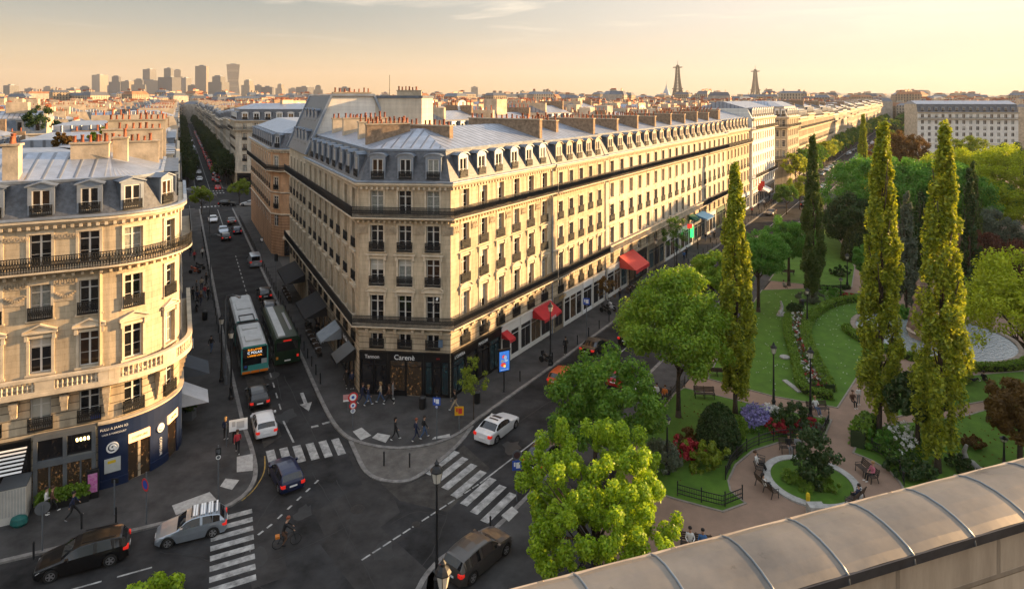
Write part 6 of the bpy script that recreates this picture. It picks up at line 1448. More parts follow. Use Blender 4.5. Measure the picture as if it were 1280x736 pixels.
fence('iron_fence', [(847, 622), (875, 630), (903, 637), (928, 627)], 'low black iron fence at the front point of the fenced lawn'); fence('iron_fence', [(806, 545), (822, 522), (844, 492), (856, 485)], 'straight low iron fence on a stone kerb beside the pavement'); fence('iron_fence', [(1090, 566), (1110, 577), (1124, 592), (1130, 610)], 'curved low iron fence behind the bench on the right')
# ------------------------------------------------------------------ vehicles (built nose toward +x)
def paint(name, col, rough=.28, metal=.25): return mat('car_paint_' + name, col, rough, metal, var=0.06, scale=2, spec=.5, coat=.3)
P_BLACK = paint('black', (.008, .008, .009)); P_WHITE = paint('white', (.62, .62, .62), .3, 0); P_SILVER = paint('silver', (.33, .37, .42), .28, .6); P_GREY = paint('grey', (.085, .078, .072), .28, .5); P_NAVY = paint('navy', (.008, .014, .05)); P_RED = paint('red', (.40, .018, .018)); P_ORANGE = paint('orange', (.42, .07, .015)); P_DGREEN = paint('green', (.006, .03, .014))
SHAPES = {  # x/L, top height, then glass flags come from the slope
 'hatch': (4.1, 1.74, 1.47, [(0, .52), (.015, .66), (.07, .78), (.16, .88), (.26, .96), (.30, 1.0), (.42, 1.34), (.50, 1.44), (.62, 1.47), (.76, 1.45), (.87, 1.38), (.90, 1.33), (.965, 1.0), (.985, .82), (1, .5)], (.30, .42), (.90, .965)),
 'saloon': (4.6, 1.8, 1.43, [(0, .50), (.015, .62), (.06, .72), (.16, .83), (.27, .92), (.31, .96), (.42, 1.30), (.50, 1.40), (.60, 1.43), (.68, 1.40), (.72, 1.36), (.84, 1.03), (.93, 1.0), (.985, .93), (1, .52)], (.31, .42), (.72, .84)),
 'estate': (4.75, 1.85, 1.62, [(0, .58), (.015, .72), (.06, .86), (.15, .97), (.25, 1.06), (.28, 1.09), (.40, 1.46), (.48, 1.57), (.62, 1.62), (.78, 1.60), (.90, 1.53), (.925, 1.48), (.975, 1.12), (.99, .9), (1, .55)], (.28, .40), (.925, .975)),
 'van': (4.9, 1.95, 2.05, [(0, .6), (.015, .8), (.05, 1.0), (.11, 1.12), (.15, 1.2), (.27, 1.85), (.33, 2.0), (.5, 2.05), (.8, 2.05), (.955, 2.0), (.97, 1.95), (.985, 1.25), (.992, .9), (1, .6)], (.15, .27), (.97, .985)),
}
WHEEL = {}
def wheel_mesh(r):
    if r not in WHEEL:
        mb = MB(); mb.lathe([(r * .6, -.1), (r * .95, -.1), (r, -.06), (r, .06), (r * .95, .1), (r * .6, .1)], 20); t = mb.mesh('wheel', [RUBBER], smooth=False)
        m2 = MB(); m2.lathe([(r * .62, .06), (r * .62, .09), (r * .5, .07), (.0, .07)], 20, 1)
        for k in range(5):
            a = k * 2 * math.pi / 5; m2.bar((0, 0, .085), (math.cos(a) * r * .58, math.sin(a) * r * .58, .092), .085, 0, .03)
        m2.lathe([(r * .64, .085), (r * .64, .105), (r * .57, .105), (r * .57, .085)], 20, 0); m2.lathe([(.06, .08), (.06, .105), (0, .105)], 8, 0)
        WHEEL[r] = (t, m2.mesh('rim', [ALLOY, BLACKP]))
    return WHEEL[r]
def car(kind, pm, roof=None, rack=None, sunroof=False, taxi=False, name='parked_car', open_top=False):
    L, Wd, H, prof, ws, rw = SHAPES[kind]; root = empty(name); hw = Wd / 2
    xs = []
    for (x0, z0), (x1, z1) in zip(prof, prof[1:]):
        n = max(1, int((x1 - x0) / .035)); xs += [x0 + (x1 - x0) * k / n for k in range(n)]
    xs.append(1.0)
    pz = lambda x: np.interp(x, [p[0] for p in prof], [p[1] for p in prof])
    belt = lambda x: min(pz(x), np.interp(x, [0, .1, .3, .7, .95, 1], [.62, .80, .93 + (H - 1.45) * .35, .98 + (H - 1.45) * .35, .98 + (H - 1.45) * .3, .7]))
    plan = lambda x: hw * (np.interp(x, [0, .03, .1, .2, .8, .92, .98, 1], [.72, .86, .95, 1, 1, .96, .90, .82]))
    wx = (.18, .80); r = .33 if kind != 'estate' else .36
    def sill(x):
        z = .20 if .03 < x < .97 else .3
        for c in wx:
            d = abs(x - c) * L
            if d < r + .06: z = max(z, math.sqrt(max(0, (r + .06) ** 2 - d * d)) + r - .02)
        return z
    extra = []
    for c in wx: extra += [c + (r + .06) / L * q for q in (-.98, -.8, -.5, 0, .5, .8, .98)]
    xs = sorted(set([round(x, 4) for x in xs + extra]))
    bm = MB(); gl = {'windscreen': MB(), 'rear_window': MB(), 'side_window': [MB(), MB()]}
    rows = []
    for x in xs:
        X = (0.5 - x) * L; w = plan(x); zt = pz(x); zb = belt(x); cab = zt - zb
        tum = min(.17, cab * .34); wt = w - tum - .03; s = sill(x); mid = max(s + .02, s + (zb - s) * .55)
        rows.append([(0, zt), (wt * .6, zt - .012), (wt * .93, zt - .035 - .01), (wt, zt - .075 if cab > .2 else zt - .03), (w - .012, zb + .005 if cab > .1 else zt - .07), (w, zb - .07), (w + .02, max(mid, s + .01)), (w - .01, s), (w - .25, s)])
    xr = [(0.5 - x) * L for x in xs]
    pil = lambda x: any(abs(x - q) < .014 for q in ((ws[1] + rw[0]) / 2 - .02,)) or (kind in ('estate', 'hatch') and abs(x - (rw[0] - .10)) < .013) or (kind == 'van' and x > .48)
    for i in range(len(xs) - 1):
        xm = (xs[i] + xs[i + 1]) / 2
        for sd in (-1, 1):
            for k in range(8):
                a, b, c, d = (xr[i], sd * rows[i][k][0], rows[i][k][1]), (xr[i + 1], sd * rows[i + 1][k][0], rows[i + 1][k][1]), (xr[i + 1], sd * rows[i + 1][k + 1][0], rows[i + 1][k + 1][1]), (xr[i], sd * rows[i][k + 1][0], rows[i][k + 1][1])
                tgt = bm; m = 0
                if k < 2 and ws[0] + .004 < xm < ws[1]: tgt = gl['windscreen']
                elif k < 2 and rw[0] < xm < rw[1]: tgt = gl['rear_window']
                elif k == 3 and ws[0] + .045 < xm < rw[1] - .035 and min(rows[i][3][1] - rows[i][4][1], rows[i + 1][3][1] - rows[i + 1][4][1]) > .12 and not pil(xm): tgt = gl['side_window'][sd > 0]
                elif sunroof and k < 1 and ws[1] + .05 < xm < ws[1] + .24 and not abs(xm - ws[1] - .15) < .015: m = 1
                elif open_top and k < 3 and ws[1] + .02 < xm < rw[0] - .02: m = 1
                elif roof and k < 3 and ws[1] < xm < rw[0]: m = 2
                elif k >= 7: m = 1
                tgt.face([a, b, c, d] if sd > 0 else [d, c, b, a], m)
    for e in (0, -1):
        X = xr[e]; ring = rows[e]; pts = [(X, y, z) for y, z in ring] + [(X, -y, z) for y, z in reversed(ring) if y]; bm.face(pts, 0)
    bo = bm.mesh('body', [pm, BLACKP, roof or pm], smooth=True); b = put('body', bo, root)
    try: bo.set_sharp_from_angle(angle=math.radians(38))
    except Exception: pass
    for k in ('windscreen', 'rear_window'):
        if gl[k].f: put(k, gl[k].mesh(k, [CARGLASS], smooth=True), root)
    for g_ in gl['side_window']:
        if g_.f: put('side_window', g_.mesh('side_window', [CARGLASS], smooth=False), root)
    t, rm = wheel_mesh(r)
    for c in wx:
        for sd in (-1, 1):
            w = put('wheel', t, root, ((.5 - c) * L, sd * (hw - .1), r)); w.rotation_euler = (-sd * math.pi / 2, 0, 0); put('rim', rm, w)
    zf = pz(.03) - .10
    for sd in (-1, 1):
        y = sd * hw
        mb = MB(); mb.face([((.5 - .005) * L + .012, y * .50, zf - .10), ((.5 - .028) * L + .012, y * .86, zf - .08), ((.5 - .075) * L + .01, y * .95, zf + .06), ((.5 - .02) * L + .03, y * .62, zf + .05)]); put('headlight', mb.mesh('headlight', [HEADL]), root)
        zr = min(pz(.985), belt(.95)) - .16; x1 = (.5 - .992) * L - .012; mb = MB(); X_ = lambda q: q
        mb.box(x1 - .02, min(y * .62, y * .88), zr - .06, x1 + .10, max(y * .62, y * .88), zr + .14); mb.box(x1 + .02, min(y * .88, y * .955), zr - .04, x1 + .26, max(y * .88, y * .955), zr + .12); put('tail_light', mb.mesh('tail_light', [TAILL]), root)
        mx = (.5 - ws[0] - .06) * L; zm = belt(ws[0] + .06) + .06; mb = MB(); mb.box(mx - .09, min(y * .98, y * 1.18), zm - .05, mx + .07, max(y * .98, y * 1.18), zm + .1); put('mirror', mb.mesh('mirror', [pm if name != 'van' else BLACKP]), root)
        for q in (.46, .66):
            if kind == 'van' and q > .5: continue
            mb = MB(); hx = (.5 - q) * L; mb.box(hx - .1, min(y * .995, y * 1.02), belt(q) - .12, hx + .08, max(y * .995, y * 1.02), belt(q) - .085); put('door_handle', mb.mesh('door_handle', [pm]), root)
    for x, e in (((.5 - .003) * L + .02, 1), ((.5 - .997) * L - .03, -1)):
        mb = MB(); mb.box(x - .01, -.26, .42 if e > 0 else .58, x + .01, .26, .53 if e > 0 else .69); put('license_plate', mb.mesh('license_plate', [WHITEP]), root)
    mb = MB(); mb.box((.5 - .012) * L, -hw * .55, .33, (.5 - .002) * L + .03, hw * .55, .48); put('grille', mb.mesh('grille', [BLACKP]), root)
    if rack:
        mb = MB(); x0, x1 = (.5 - .50) * L, (.5 - .86) * L; z = H + .05
        if rack == 'rails':
            for sd in (-1, 1): mb.bar((x0, sd * hw * .66, z), (x1, sd * hw * .66, z - .06), .05)
        else:
            for k in range(11): x = x0 + (x1 - x0) * k / 10; mb.bar((x, -hw * .68, z), (x, hw * .68, z), .10 if k % 3 else .05, 0 if k % 3 else 1, .04)
        put('roof_rack', mb.mesh('roof_rack', [WHITEP if rack != 'rails' else BLACKP, BLACKP]), root)
    if taxi:
        mb = MB(); mb.box(-.35, -.2, H, -.15, .2, H + .16); put('roof_sign', mb.mesh('roof_sign', [WHITEP]), root)
    return root
def heading(px0, py0, px1, py1): a, b = G(px0, py0), G(px1, py1); return math.atan2(b.y - a.y, b.x - a.x)
H1 = math.atan2(D1.y, D1.x); H2 = math.atan2(D2.y, D2.x); H3 = math.atan2(F1.y, F1.x); PI = math.pi
def pcar(root, px, py, rz, label, cat='car', group=None, z=.0):
    p = G(px, py); root.location = (p.x, p.y, z); root.rotation_euler = (0, 0, rz); tag(root, label, cat, group); return root
pcar(car('estate', P_BLACK, rack='rails'), 105, 705, H3 + PI, 'large black estate car with roof rails parked at the bottom left kerb')
pcar(car('hatch', P_SILVER, rack='load', roof=P_SILVER), 240, 668, H3 + PI - .05, 'silver hatchback with a striped roof load stopped on the left zebra crossing')
pcar(car('hatch', P_NAVY, name='car'), 357, 600, H1 + .12, 'dark blue hatchback driving over the zebra crossing away from the junction')
pcar(car('hatch', P_WHITE, name='car'), 330, 536, H1, 'white hatchback queuing behind the black car in the side street')
pcar(car('hatch', P_BLACK, name='car'), 322, 501, H1, 'black hatchback directly behind the turquoise-fronted bus')
pcar(car('saloon', P_WHITE, sunroof=True, name='car'), 622, 541, H2, 'white saloon with two dark sunroof panels on the boulevard')
pcar(car('estate', P_GREY, rack=None, roof=P_GREY), 598, 706, H2 - .12, 'brownish-grey car parked on the pavement beside the old lamp post', z=.13)
pcar(car('saloon', P_BLACK, open_top=True, name='car'), 744, 438, H2, 'black car with an open dark top on the boulevard', z=.004)
pcar(car('hatch', P_ORANGE, name='car'), 705, 476, H2, 'orange-red car half hidden behind the green street tree')
pcar(car('hatch', P_RED, name='car'), 776, 476, H2, 'red car by the park kerb just right of the green street tree')
pcar(car('saloon', P_BLACK, name='car'), 682, 575, H2, 'black car with red tail lights half hidden behind the near tree')
pcar(car('saloon', P_BLACK, name='car'), 790, 425, H2, 'dark car further up the boulevard behind the round-headed tree')
pcar(car('estate', P_WHITE, name='car'), 872, 340, H2, 'white car on the boulevard above the round-headed tree')
pcar(car('hatch', P_BLACK, name='car'), 330, 371, H1, 'black car second in line behind the grey van in the side street'); pcar(car('hatch', P_GREY, name='car'), 336, 388, H1, 'dark grey car just ahead of the dark green bus')
pcar(car('van', P_SILVER, name='van'), 318, 331, H1, 'grey delivery van ahead of the black cars in the side street', 'van')
protos_c = [car('hatch', P_RED, name='car'), car('saloon', P_WHITE, name='car'), car('hatch', P_BLACK, name='car'), car('saloon', P_GREY, name='car'), car('saloon', P_SILVER, name='car'), car('hatch', P_NAVY, name='car')]
used = set()
def more(k, x, y, rz, label, group=None):
    o = place(protos_c[k], k not in used, (x, y, 0), rz, label, 'car', group); used.add(k); return o
for k, px, py, a, lab in ((1, 266, 277, H1 + PI, 'white car with dark windscreen waiting at the crossing'), (3, 289, 279, H1, 'grey car in the right lane before the crossing'), (4, 279, 291, H1 + PI, 'silver car behind the white one before the crossing'), (5, 296, 291, H1, 'dark blue car with red lights in the right lane before the crossing'), (2, 282, 299, H1, 'black car with bright tail lights nearest to the striped lane line'),
    (2, 284, 257, 0.1, 'long black car turning across the crossing'), (0, 272, 237, H1, 'red car just beyond the far zebra crossing'), (0, 268, 226, H1, 'red car second beyond the far zebra crossing'), (1, 312, 257, H1 + 1.2, 'white car at the right side of the crossing'), (4, 240, 239, H1 + 1.5, 'silver car at the left side of the crossing')):
    p = G(px, py); more(k, p.x, p.y, a, lab)
for i in range(34):
    v = 232 + i * 10.5; more(random.choice((0, 0, 0, 2, 3, 5)) , *UV1(11.2 + U(-.2, .2), v), H1, 'small parked car in the line under the trees right of the side street', 'cars along the far side street')
for i in range(12):
    v = 240 + i * 22 + U(-5, 5); more(random.choice((1, 2, 3, 4)), *UV1(U(5.6, 6.8), v), H1 + PI, 'small oncoming car far down the side street', 'oncoming cars far down the side street')
for i in range(26):
    t = TB + 118 + i * 13 + U(-3, 3); w = random.choice((-30.5, -25.5)); more(random.choice((1, 1, 4, 2, 3)), *WT2(w, t), H2 if w > -28 else H2 + PI, 'small car in the distant boulevard traffic', 'cars in the distant boulevard traffic')
# buses
def bus(L, roofm, sidem, frontm, label, signs=False, joint=None):
    r = empty('bus'); hw = 1.27; H = 3.05
    pr = [(-hw, .35), (-hw, 2.55), (-hw + .06, 2.85), (-hw + .25, H), (hw - .25, H), (hw - .06, 2.85), (hw, 2.55), (hw, .35)]
    mb = MB()
    def hull(x0, x1):
        for k in range(7): (a, b), (c, d) = pr[k], pr[k + 1]; mb.face([(x0, a, b), (x1, a, b), (x1, c, d), (x0, c, d)], 1 if k in (2, 3, 4) else 0)
        mb.face([(x0, a, b) for a, b in pr], 2); mb.face([(x1, a, b) for a, b in reversed(pr)], 0); mb.face([(x0, -hw, .35), (x1, -hw, .35), (x1, hw, .35), (x0, hw, .35)], 3)
    segs_ = [(-L / 2, L / 2)] if not joint else [(-L / 2, -L / 2 + joint - .6), (-L / 2 + joint + .6, L / 2)]
    for s in segs_: hull(*s)
    put('body', mb.mesh('body', [sidem, roofm, frontm, BLACKP]), r)
    if joint:
        mb = MB(); x = -L / 2 + joint
        for k in range(7): x0 = x - .6 + k * .17; mb.box(x0, -hw + .06 + .05 * (k % 2), .45, x0 + .17, hw - .06 - .05 * (k % 2), H - .12 - .04 * (k % 2))
        put('bellows', mb.mesh('bellows', [BLACKP]), r)
    for sd in (-1, 1):
        for s in segs_:
            n = max(2, int((s[1] - s[0]) / 1.5)); pw = (s[1] - s[0] - .3) / n
            for k in range(n):
                mb = MB(); x0 = s[0] + .15 + k * pw; mb.box(x0 + .04, min(sd * hw, sd * (hw + .012)), 1.25, x0 + pw - .04, max(sd * hw, sd * (hw + .012)), 2.5); put('side_window', mb.mesh('side_window', [CARGLASS]), r)
    t, rm = wheel_mesh(.48)
    for x in ([L / 2 - 2.4, -L / 2 + 2.6] + ([-L / 2 + joint + 2.4] if joint else [])):
        for sd in (-1, 1): w = put('wheel', t, r, (x, sd * (hw - .1), .48)); w.rotation_euler = (-sd * PI / 2, 0, 0); put('rim', rm, w)
    return r, hw, H
TURQ = mat('bus_turquoise', (.05, .30, .27), .4, var=.06); BUSW = mat('bus_white_roof', (.50, .50, .49), .5, var=.15, scale=.8); BUSD = mat('bus_dark', (.02, .022, .024), .4, var=0)
AMB = emis('led_amber', (1, .33, .02), .45); LEDW = emis('led_white', (.8, .85, .95), .3)
b, hw, H = bus(18.2, BUSW, BUSD, TURQ, '', joint=7.6)
x0 = -9.1
mb = MB(); mb.box(x0 - .03, -hw + .12, 1.15, x0, hw - .12, 2.86); put('rear_window', mb.mesh('rear_window', [CARGLASS]), b)
mb = MB()
for k in range(3): mb.box(x0 - .06, -hw + .03 + k * .83, .34, x0, -hw + .80 + k * .83, .56)
put('bumper_light', mb.mesh('bumper_light', [mat('bus_orange', (.75, .19, .01), .5, var=0)]), b)
for body, z, sz, m in (('RUE LAMAR', 2.66, .25, AMB), ('C POLAX', 2.36, .33, LEDW), ('L GREZE LOAL', 2.05, .21, AMB)):
    me = text_mesh(body, sz, m, .01); o = put('lettering', me, b, (x0 - .05, 0, z)); o.rotation_euler = (PI / 2, 0, -PI / 2)
mb = MB(); mb.box(x0 - .05, -hw + .14, 1.16, x0 - .031, -hw + .65, 1.62); put('notice', mb.mesh('notice', [mat('notice_grey', (.35, .36, .37), .5, var=.1)]), b); mb = MB(); mb.box(x0 - .04, hw - .62, .7, x0, hw - .14, 1.25); mb.box(x0 - .05, hw - .5, .95, x0 - .041, hw - .3, 1.15, 1); put('poster', mb.mesh('poster', [BLACKP, BLUES]), b)
for xx, ww, hh in ((-7.0, 1.6, .16), (-3.6, .9, .12), (4.5, 2.4, .10)): mb = MB(); mb.box(xx - ww / 2, -.75, H, xx + ww / 2, .75, H + hh); put('roof_unit', mb.mesh('roof_unit', [BUSW]), b)
mb = MB()
for yy in (-.75, .75): mb.bar((-1.4, yy, H + .06), (.9, yy, H + .06), .1)
for xx in (-1.4, .9): mb.bar((xx, -.75, H + .06), (xx, .75, H + .06), .1)
put('roof_frame', mb.mesh('roof_frame', [BLACKP]), b)
pm_ = G(312, 437); ps = V(UV1(6.7, 0)); b.location = (*UV1(6.75, 78.3), 0); b.rotation_euler = (0, 0, H1); tag(b, 'long articulated bus with a white roof, turquoise end and amber sign in the left lane', 'bus')
b, hw, H = bus(11.2, P_DGREEN, P_DGREEN, P_DGREEN, ''); x0 = -5.6
mb = MB(); mb.box(x0 - .03, -hw + .2, 1.7, x0, hw - .2, 2.6); put('rear_window', mb.mesh('rear_window', [CARGLASS]), b)
mb = MB(); mb.box(-5.2, .15, H, 5.2, .85, H + .1); put('roof_strip', mb.mesh('roof_strip', [BUSW]), b); mb = MB(); mb.box(-3.5, -.75, H, 2.5, -.5, H + .08); put('roof_rail', mb.mesh('roof_rail', [ALLOY]), b)
for yy, m in ((-hw + .15, TAILL), (hw - .35, mat('amber_lamp', (.7, .25, .02), .4, var=0))): mb = MB(); mb.box(x0 - .05, yy, .9, x0, yy + .2, 1.15); put('tail_light', mb.mesh('tail_light', [m]), b)
mb = MB(); mb.box(x0 - .05, -.4, 2.65, x0, .4, 2.78); put('brake_light', mb.mesh('brake_light', [TAILL]), b); mb = MB(); mb.box(x0 - .04, -.3, .6, x0, .3, .72); put('license_plate', mb.mesh('license_plate', [WHITEP]), b)
b.location = (*UV1(10.0, 75.6), 0); b.rotation_euler = (0, 0, H1); tag(b, 'dark green bus with a glossy roof beside the right kerb', 'bus')
# motorbikes and bicycles
def moto(body=BLACKP, name='motorbike'):
    r = empty(name); mb = MB()
    mb.tube([(-.5, 0, .72), (-.15, 0, .78), (.2, 0, .9), (.42, 0, .95)], [.1, .15, .17, .09], 8); mb.tube([(-.1, 0, .45), (.25, 0, .42)], [.2, .17], 8); mb.tube([(.42, 0, .98), (.68, 0, .32)], .045, 6); mb.tube([(-.1, .05, .5), (-.62, .05, .32)], .05, 6); put('frame', mb.mesh('frame', [body], smooth=True), r)
    mb = MB(); mb.tube([(-.75, 0, .9), (-.45, 0, .86), (-.1, 0, .85)], [.06, .13, .1], 8); put('seat', mb.mesh('seat', [BLACKP], smooth=True), r)
    mb = MB(); mb.tube([(.38, -.36, 1.08), (.46, 0, 1.05), (.38, .36, 1.08)], .025, 6); put('handlebar', mb.mesh('handlebar', [IRON]), r)
    mb = MB(); mb.box(.5, -.15, .85, .62, .15, 1.25); put('fairing', mb.mesh('fairing', [body]), r)
    for x in (.68, -.62): w = put('wheel', wheel_mesh(.31)[0], r, (x, 0, .31)); w.rotation_euler = (PI / 2, 0, 0); w.scale = (1, 1, .6); put('rim', wheel_mesh(.31)[1], w)
    return r
m1, m2, m3 = moto(), moto(P_ORANGE), moto(P_WHITE); mu = set()
for k, (x, y, lab) in enumerate(((398, 420, 'black motorbike parked nearest the grey awning on the side street pavement'), (386, 412, 'black motorbike second in the row near the black terrace'), (246, 389, 'lone black scooter parked on the left pavement'), (244, 343, 'orange motorbike on the left pavement'), (250, 338, 'dark motorbike beside the orange one'), (757, 393, 'black motorbike parked by the young reddish tree'), (764, 389, 'white scooter parked by the young reddish tree'), (683, 456, 'dark motorbike at the foot of the tall boulevard lamp'))):
    p = G(x, y); q = (0, 0, 0, 1, 0, 0, 2, 0)[k]; place((m1, m2, m3)[q], q not in mu, (p.x, p.y, .13), (H1, H1 + .3, H1, H1 + 1.2, H1 + 1, H2 + 1.3, H2 + 1.2, H2 + 1.4)[k], lab, 'motorbike'); mu.add(q)
def bicycle():
    r = empty('bicycle'); mb = MB()
    for a, b_ in (((-.1, .32), (-.25, .85)), ((-.25, .8), (.4, .82)), ((-.1, .32), (.4, .75)), ((-.5, .34), (-.1, .32)), ((-.5, .34), (-.24, .78)), ((.4, .9), (.55, .34))): mb.tube([(a[0], 0, a[1]), (b_[0], 0, b_[1])], .022, 6)
    put('frame', mb.mesh('frame', [IRON]), r); mb = MB(); mb.tube([(.3, -.28, .98), (.42, 0, 1.0), (.3, .28, .98)], .018, 6); mb.tube([(.4, 0, .88), (.42, 0, 1.0)], .018, 6); put('handlebar', mb.mesh('handlebar', [IRON]), r)
    mb = MB(); mb.box(-.38, -.07, .86, -.12, .07, .92); put('saddle', mb.mesh('saddle', [BLACKP]), r)
    for x in (.55, -.5):
        mb = MB(); n = 24; mb.tube([(.33 * math.cos(k * 2 * PI / n), 0, .33 * math.sin(k * 2 * PI / n)) for k in range(n + 1)], .022, 6)
        for k in range(8): mb.bar((0, 0, 0), (.32 * math.cos(k * PI / 4), 0, .32 * math.sin(k * PI / 4)), .008)
        put('wheel', mb.mesh('wheel', [RUBBER]), r, (x, 0, .34))
    mb = MB(); mb.box(-.65, -.14, .7, -.4, .14, .84); put('carrier', mb.mesh('carrier', [mat('orange_bag', (.5, .16, .02), .6, var=0)]), r); return r
BK = bicycle(); p = G(358, 683); BK.location = (p.x, p.y, .01); BK.rotation_euler = (0, 0, heading(340, 686, 376, 676)); tag(BK, 'dark bicycle being ridden across the junction', 'bicycle')
BKP = (p.x, p.y, BK.rotation_euler[2])
# ------------------------------------------------------------------ people: one skinned body each, shared by pose
SKIN = mat('skin', (.42, .24, .16), .6, var=.05)
def cloth(n, c): return mat('cloth_' + n, c, .9, var=.15, scale=6)
CL = {n: cloth(n, c) for n, c in dict(black=(.012, .012, .013), navy=(.015, .022, .055), blue=(.05, .13, .30), denim=(.06, .10, .19), white=(.62, .61, .58), grey=(.20, .20, .20), red=(.40, .03, .04), beige=(.42, .33, .22), brown=(.10, .05, .03), teal=(.02, .16, .15), pink=(.45, .14, .18), yellow=(.5, .35, .04), orange=(.55, .16, .03)).items()}
HAIR = {n: mat('hair_' + n, c, .7, var=.2) for n, c in dict(dark=(.015, .010, .008), brown=(.06, .03, .015), fair=(.30, .18, .07), red=(.22, .05, .02)).items()}
POSES = {}
def pose(name, hipz, lean, legs, arms, head=0.0):
    """legs: (knee, ankle, toe) offsets fore-aft/up from each hip; arms: (elbow, hand) from each shoulder"""
    if name in POSES: return POSES[name]
    vs, es, rd, tg = [], [], [], []
    def add(p, par, r, t):
        vs.append(p); rd.append(r); tg.append(t)
        if par is not None: es.append((par, len(vs) - 1))
        return len(vs) - 1
    sx = lambda z: lean * z
    pel = add((0, 0, hipz), None, (.135, .115), 'leg'); wa = add((sx(.18), 0, hipz + .18), pel, (.135, .105), 'top'); chs = add((sx(.40), 0, hipz + .40), wa, (.16, .115), 'top'); nb = add((sx(.53), 0, hipz + .53), chs, (.085, .08), 'top'); nk = add((sx(.6) + .01, 0, hipz + .61), nb, (.055, .055), 'skin')
    h1 = add((sx(.66) + .03, 0, hipz + .69), nk, (.085, .075), 'skin'); h2 = add((sx(.72) + .035, 0, hipz + .78), h1, (.095, .08), 'skin'); add((sx(.78) + .02, 0, hipz + .855), h2, (.06, .055), 'skin'); add((sx(.70) + .125, 0, hipz + .735), h1, (.022, .022), 'skin')
    for sd, (kn, an) in zip((1, -1), legs):
        hp = add((0, sd * .095, hipz - .05), pel, (.095, .095), 'leg'); k = add((kn[0], sd * .10, hipz + kn[1]), hp, (.065, .065), 'leg'); a = add((an[0], sd * .10, hipz + an[1]), k, (.043, .043), 'leg'); hl = add((an[0] - .02, sd * .10, hipz + an[1] - .06), a, (.042, .042), 'shoe'); add((an[0] + .19 * an[2], sd * .115, hipz + an[1] - .065 + .19 * an[3]), hl, (.042, .034), 'shoe')
    for sd, (el, ha) in zip((1, -1), arms):
        sh = add((sx(.48), sd * .185, hipz + .475), chs, (.065, .065), 'top'); e = add((sx(.48) + el[0], sd * (.22 + el[2]), hipz + .475 + el[1]), sh, (.045, .045), 'top'); w = add((sx(.48) + ha[0], sd * (.21 + ha[2]), hipz + .475 + ha[1]), e, (.033, .033), 'top'); q = V(vs[w]) - V(vs[e]); q.normalize(); add(tuple(V(vs[w]) + q * .14), w, (.032, .024), 'skin')
    me = bpy.data.meshes.new('person_tmp'); me.from_pydata(vs, es, []); o = bpy.data.objects.new('person_tmp', me); COL.objects.link(o)
    md = o.modifiers.new('Skin', 'SKIN'); md.use_smooth_shade = True
    if not me.skin_vertices: me.attributes  # layer comes with the modifier
    for i, sv_ in enumerate(me.skin_vertices[0].data): sv_.radius = rd[i] if hasattr(rd[i], '__len__') else (rd[i],) * 2; sv_.use_root = (i == 0)
    ss = o.modifiers.new('Sub', 'SUBSURF'); ss.levels = 1
    bm_ = bpy.data.meshes.new_from_object(o.evaluated_get(bpy.context.evaluated_depsgraph_get())); bpy.data.objects.remove(o); bm_.name = 'person_body'
    bm_.materials.clear(); MI = {'skin': 0, 'top': 1, 'leg': 2, 'shoe': 3}
    for m in (SKIN, CL['black'], CL['navy'], CL['white']): bm_.materials.append(m)
    segs_ = [(V(vs[a]), V(vs[b]), tg[b]) for a, b in es]; out = []
    for p in bm_.polygons:
        c = p.center; best = None
        for a, b, t in segs_:
            d = b - a; u = max(0, min(1, (c - a).dot(d) / d.length_squared)); q = (c - a - d * u).length
            if best is None or q < best[0]: best = (q, t)
        out.append(MI[best[1]])
    bm_.polygons.foreach_set('material_index', out)
    hm_ = []
    for k, (rr, dz, drop) in enumerate(((.118, 0, 0), (.118, 0, .28))):
        mb = MB(); hc = V((sx(.74) + .012, 0, hipz + .80)); mb.lathe([(rr * .92, -.03 - drop * .0), (rr * 1.02, .03), (rr * .85, .085), (rr * .4, .115), (.005, .12)], 10, 0, hc)
        if drop: mb.tube([hc + V((-.07, 0, .04)), hc + V((-.10, 0, -.1)), hc + V((-.09, 0, -.26))], [.09, .085, .04], 8)
        else: mb.tube([hc + V((-.06, 0, .03)), hc + V((-.075, 0, -.07))], [.085, .06], 8)
        hm_.append(mb.mesh('hair', [HAIR['dark']], smooth=True))
    POSES[name] = (bm_, hm_); return POSES[name]
pose('walk', .93, .04, (((.17, -.43), (.30, -.83, .9, .25)), ((-.06, -.45), (-.33, -.82, .8, -.45))), (((-.14, -.26, .03), (-.12, -.50, .03)), ((.12, -.27, .03), (.26, -.47, 0))))
pose('stride', .91, .07, (((.24, -.40), (.44, -.79, .85, .4)), ((-.10, -.44), (-.42, -.77, .7, -.6))), (((.14, -.25, .05), (.30, -.42, 0)), ((-.16, -.24, .05), (-.2, -.48, .03))))
pose('stand', .94, .0, (((.01, -.44), (-.02, -.87, 1, 0)), ((.03, -.44), (.03, -.87, 1, 0))), (((-.02, -.28, .03), (.05, -.53, .0)), ((.0, -.28, .04), (.22, -.30, -.08))))
pose('phone', .94, .02, (((.02, -.44), (.0, -.87, 1, 0)), ((.05, -.43), (-.05, -.86, 1, 0))), (((.04, -.27, .03), (.27, -.14, -.06)), ((.03, -.28, .03), (.08, -.52, 0))))
pose('sit', .50, -.10, (((.42, -.01), (.46, -.43, 1, 0)), ((.42, .02), (.52, -.43, 1, 0))), (((.08, -.26, .05), (.30, -.30, -.05)), ((.06, -.26, .05), (.27, -.34, -.06))))
pose('recline', .50, -.28, (((.40, .06), (.62, -.36, .9, .3)), ((.40, .02), (.60, -.40, 1, .1))), (((.06, -.25, .08), (.26, -.20, -.04)), ((-.04, -.26, .1), (.12, -.44, .05))))
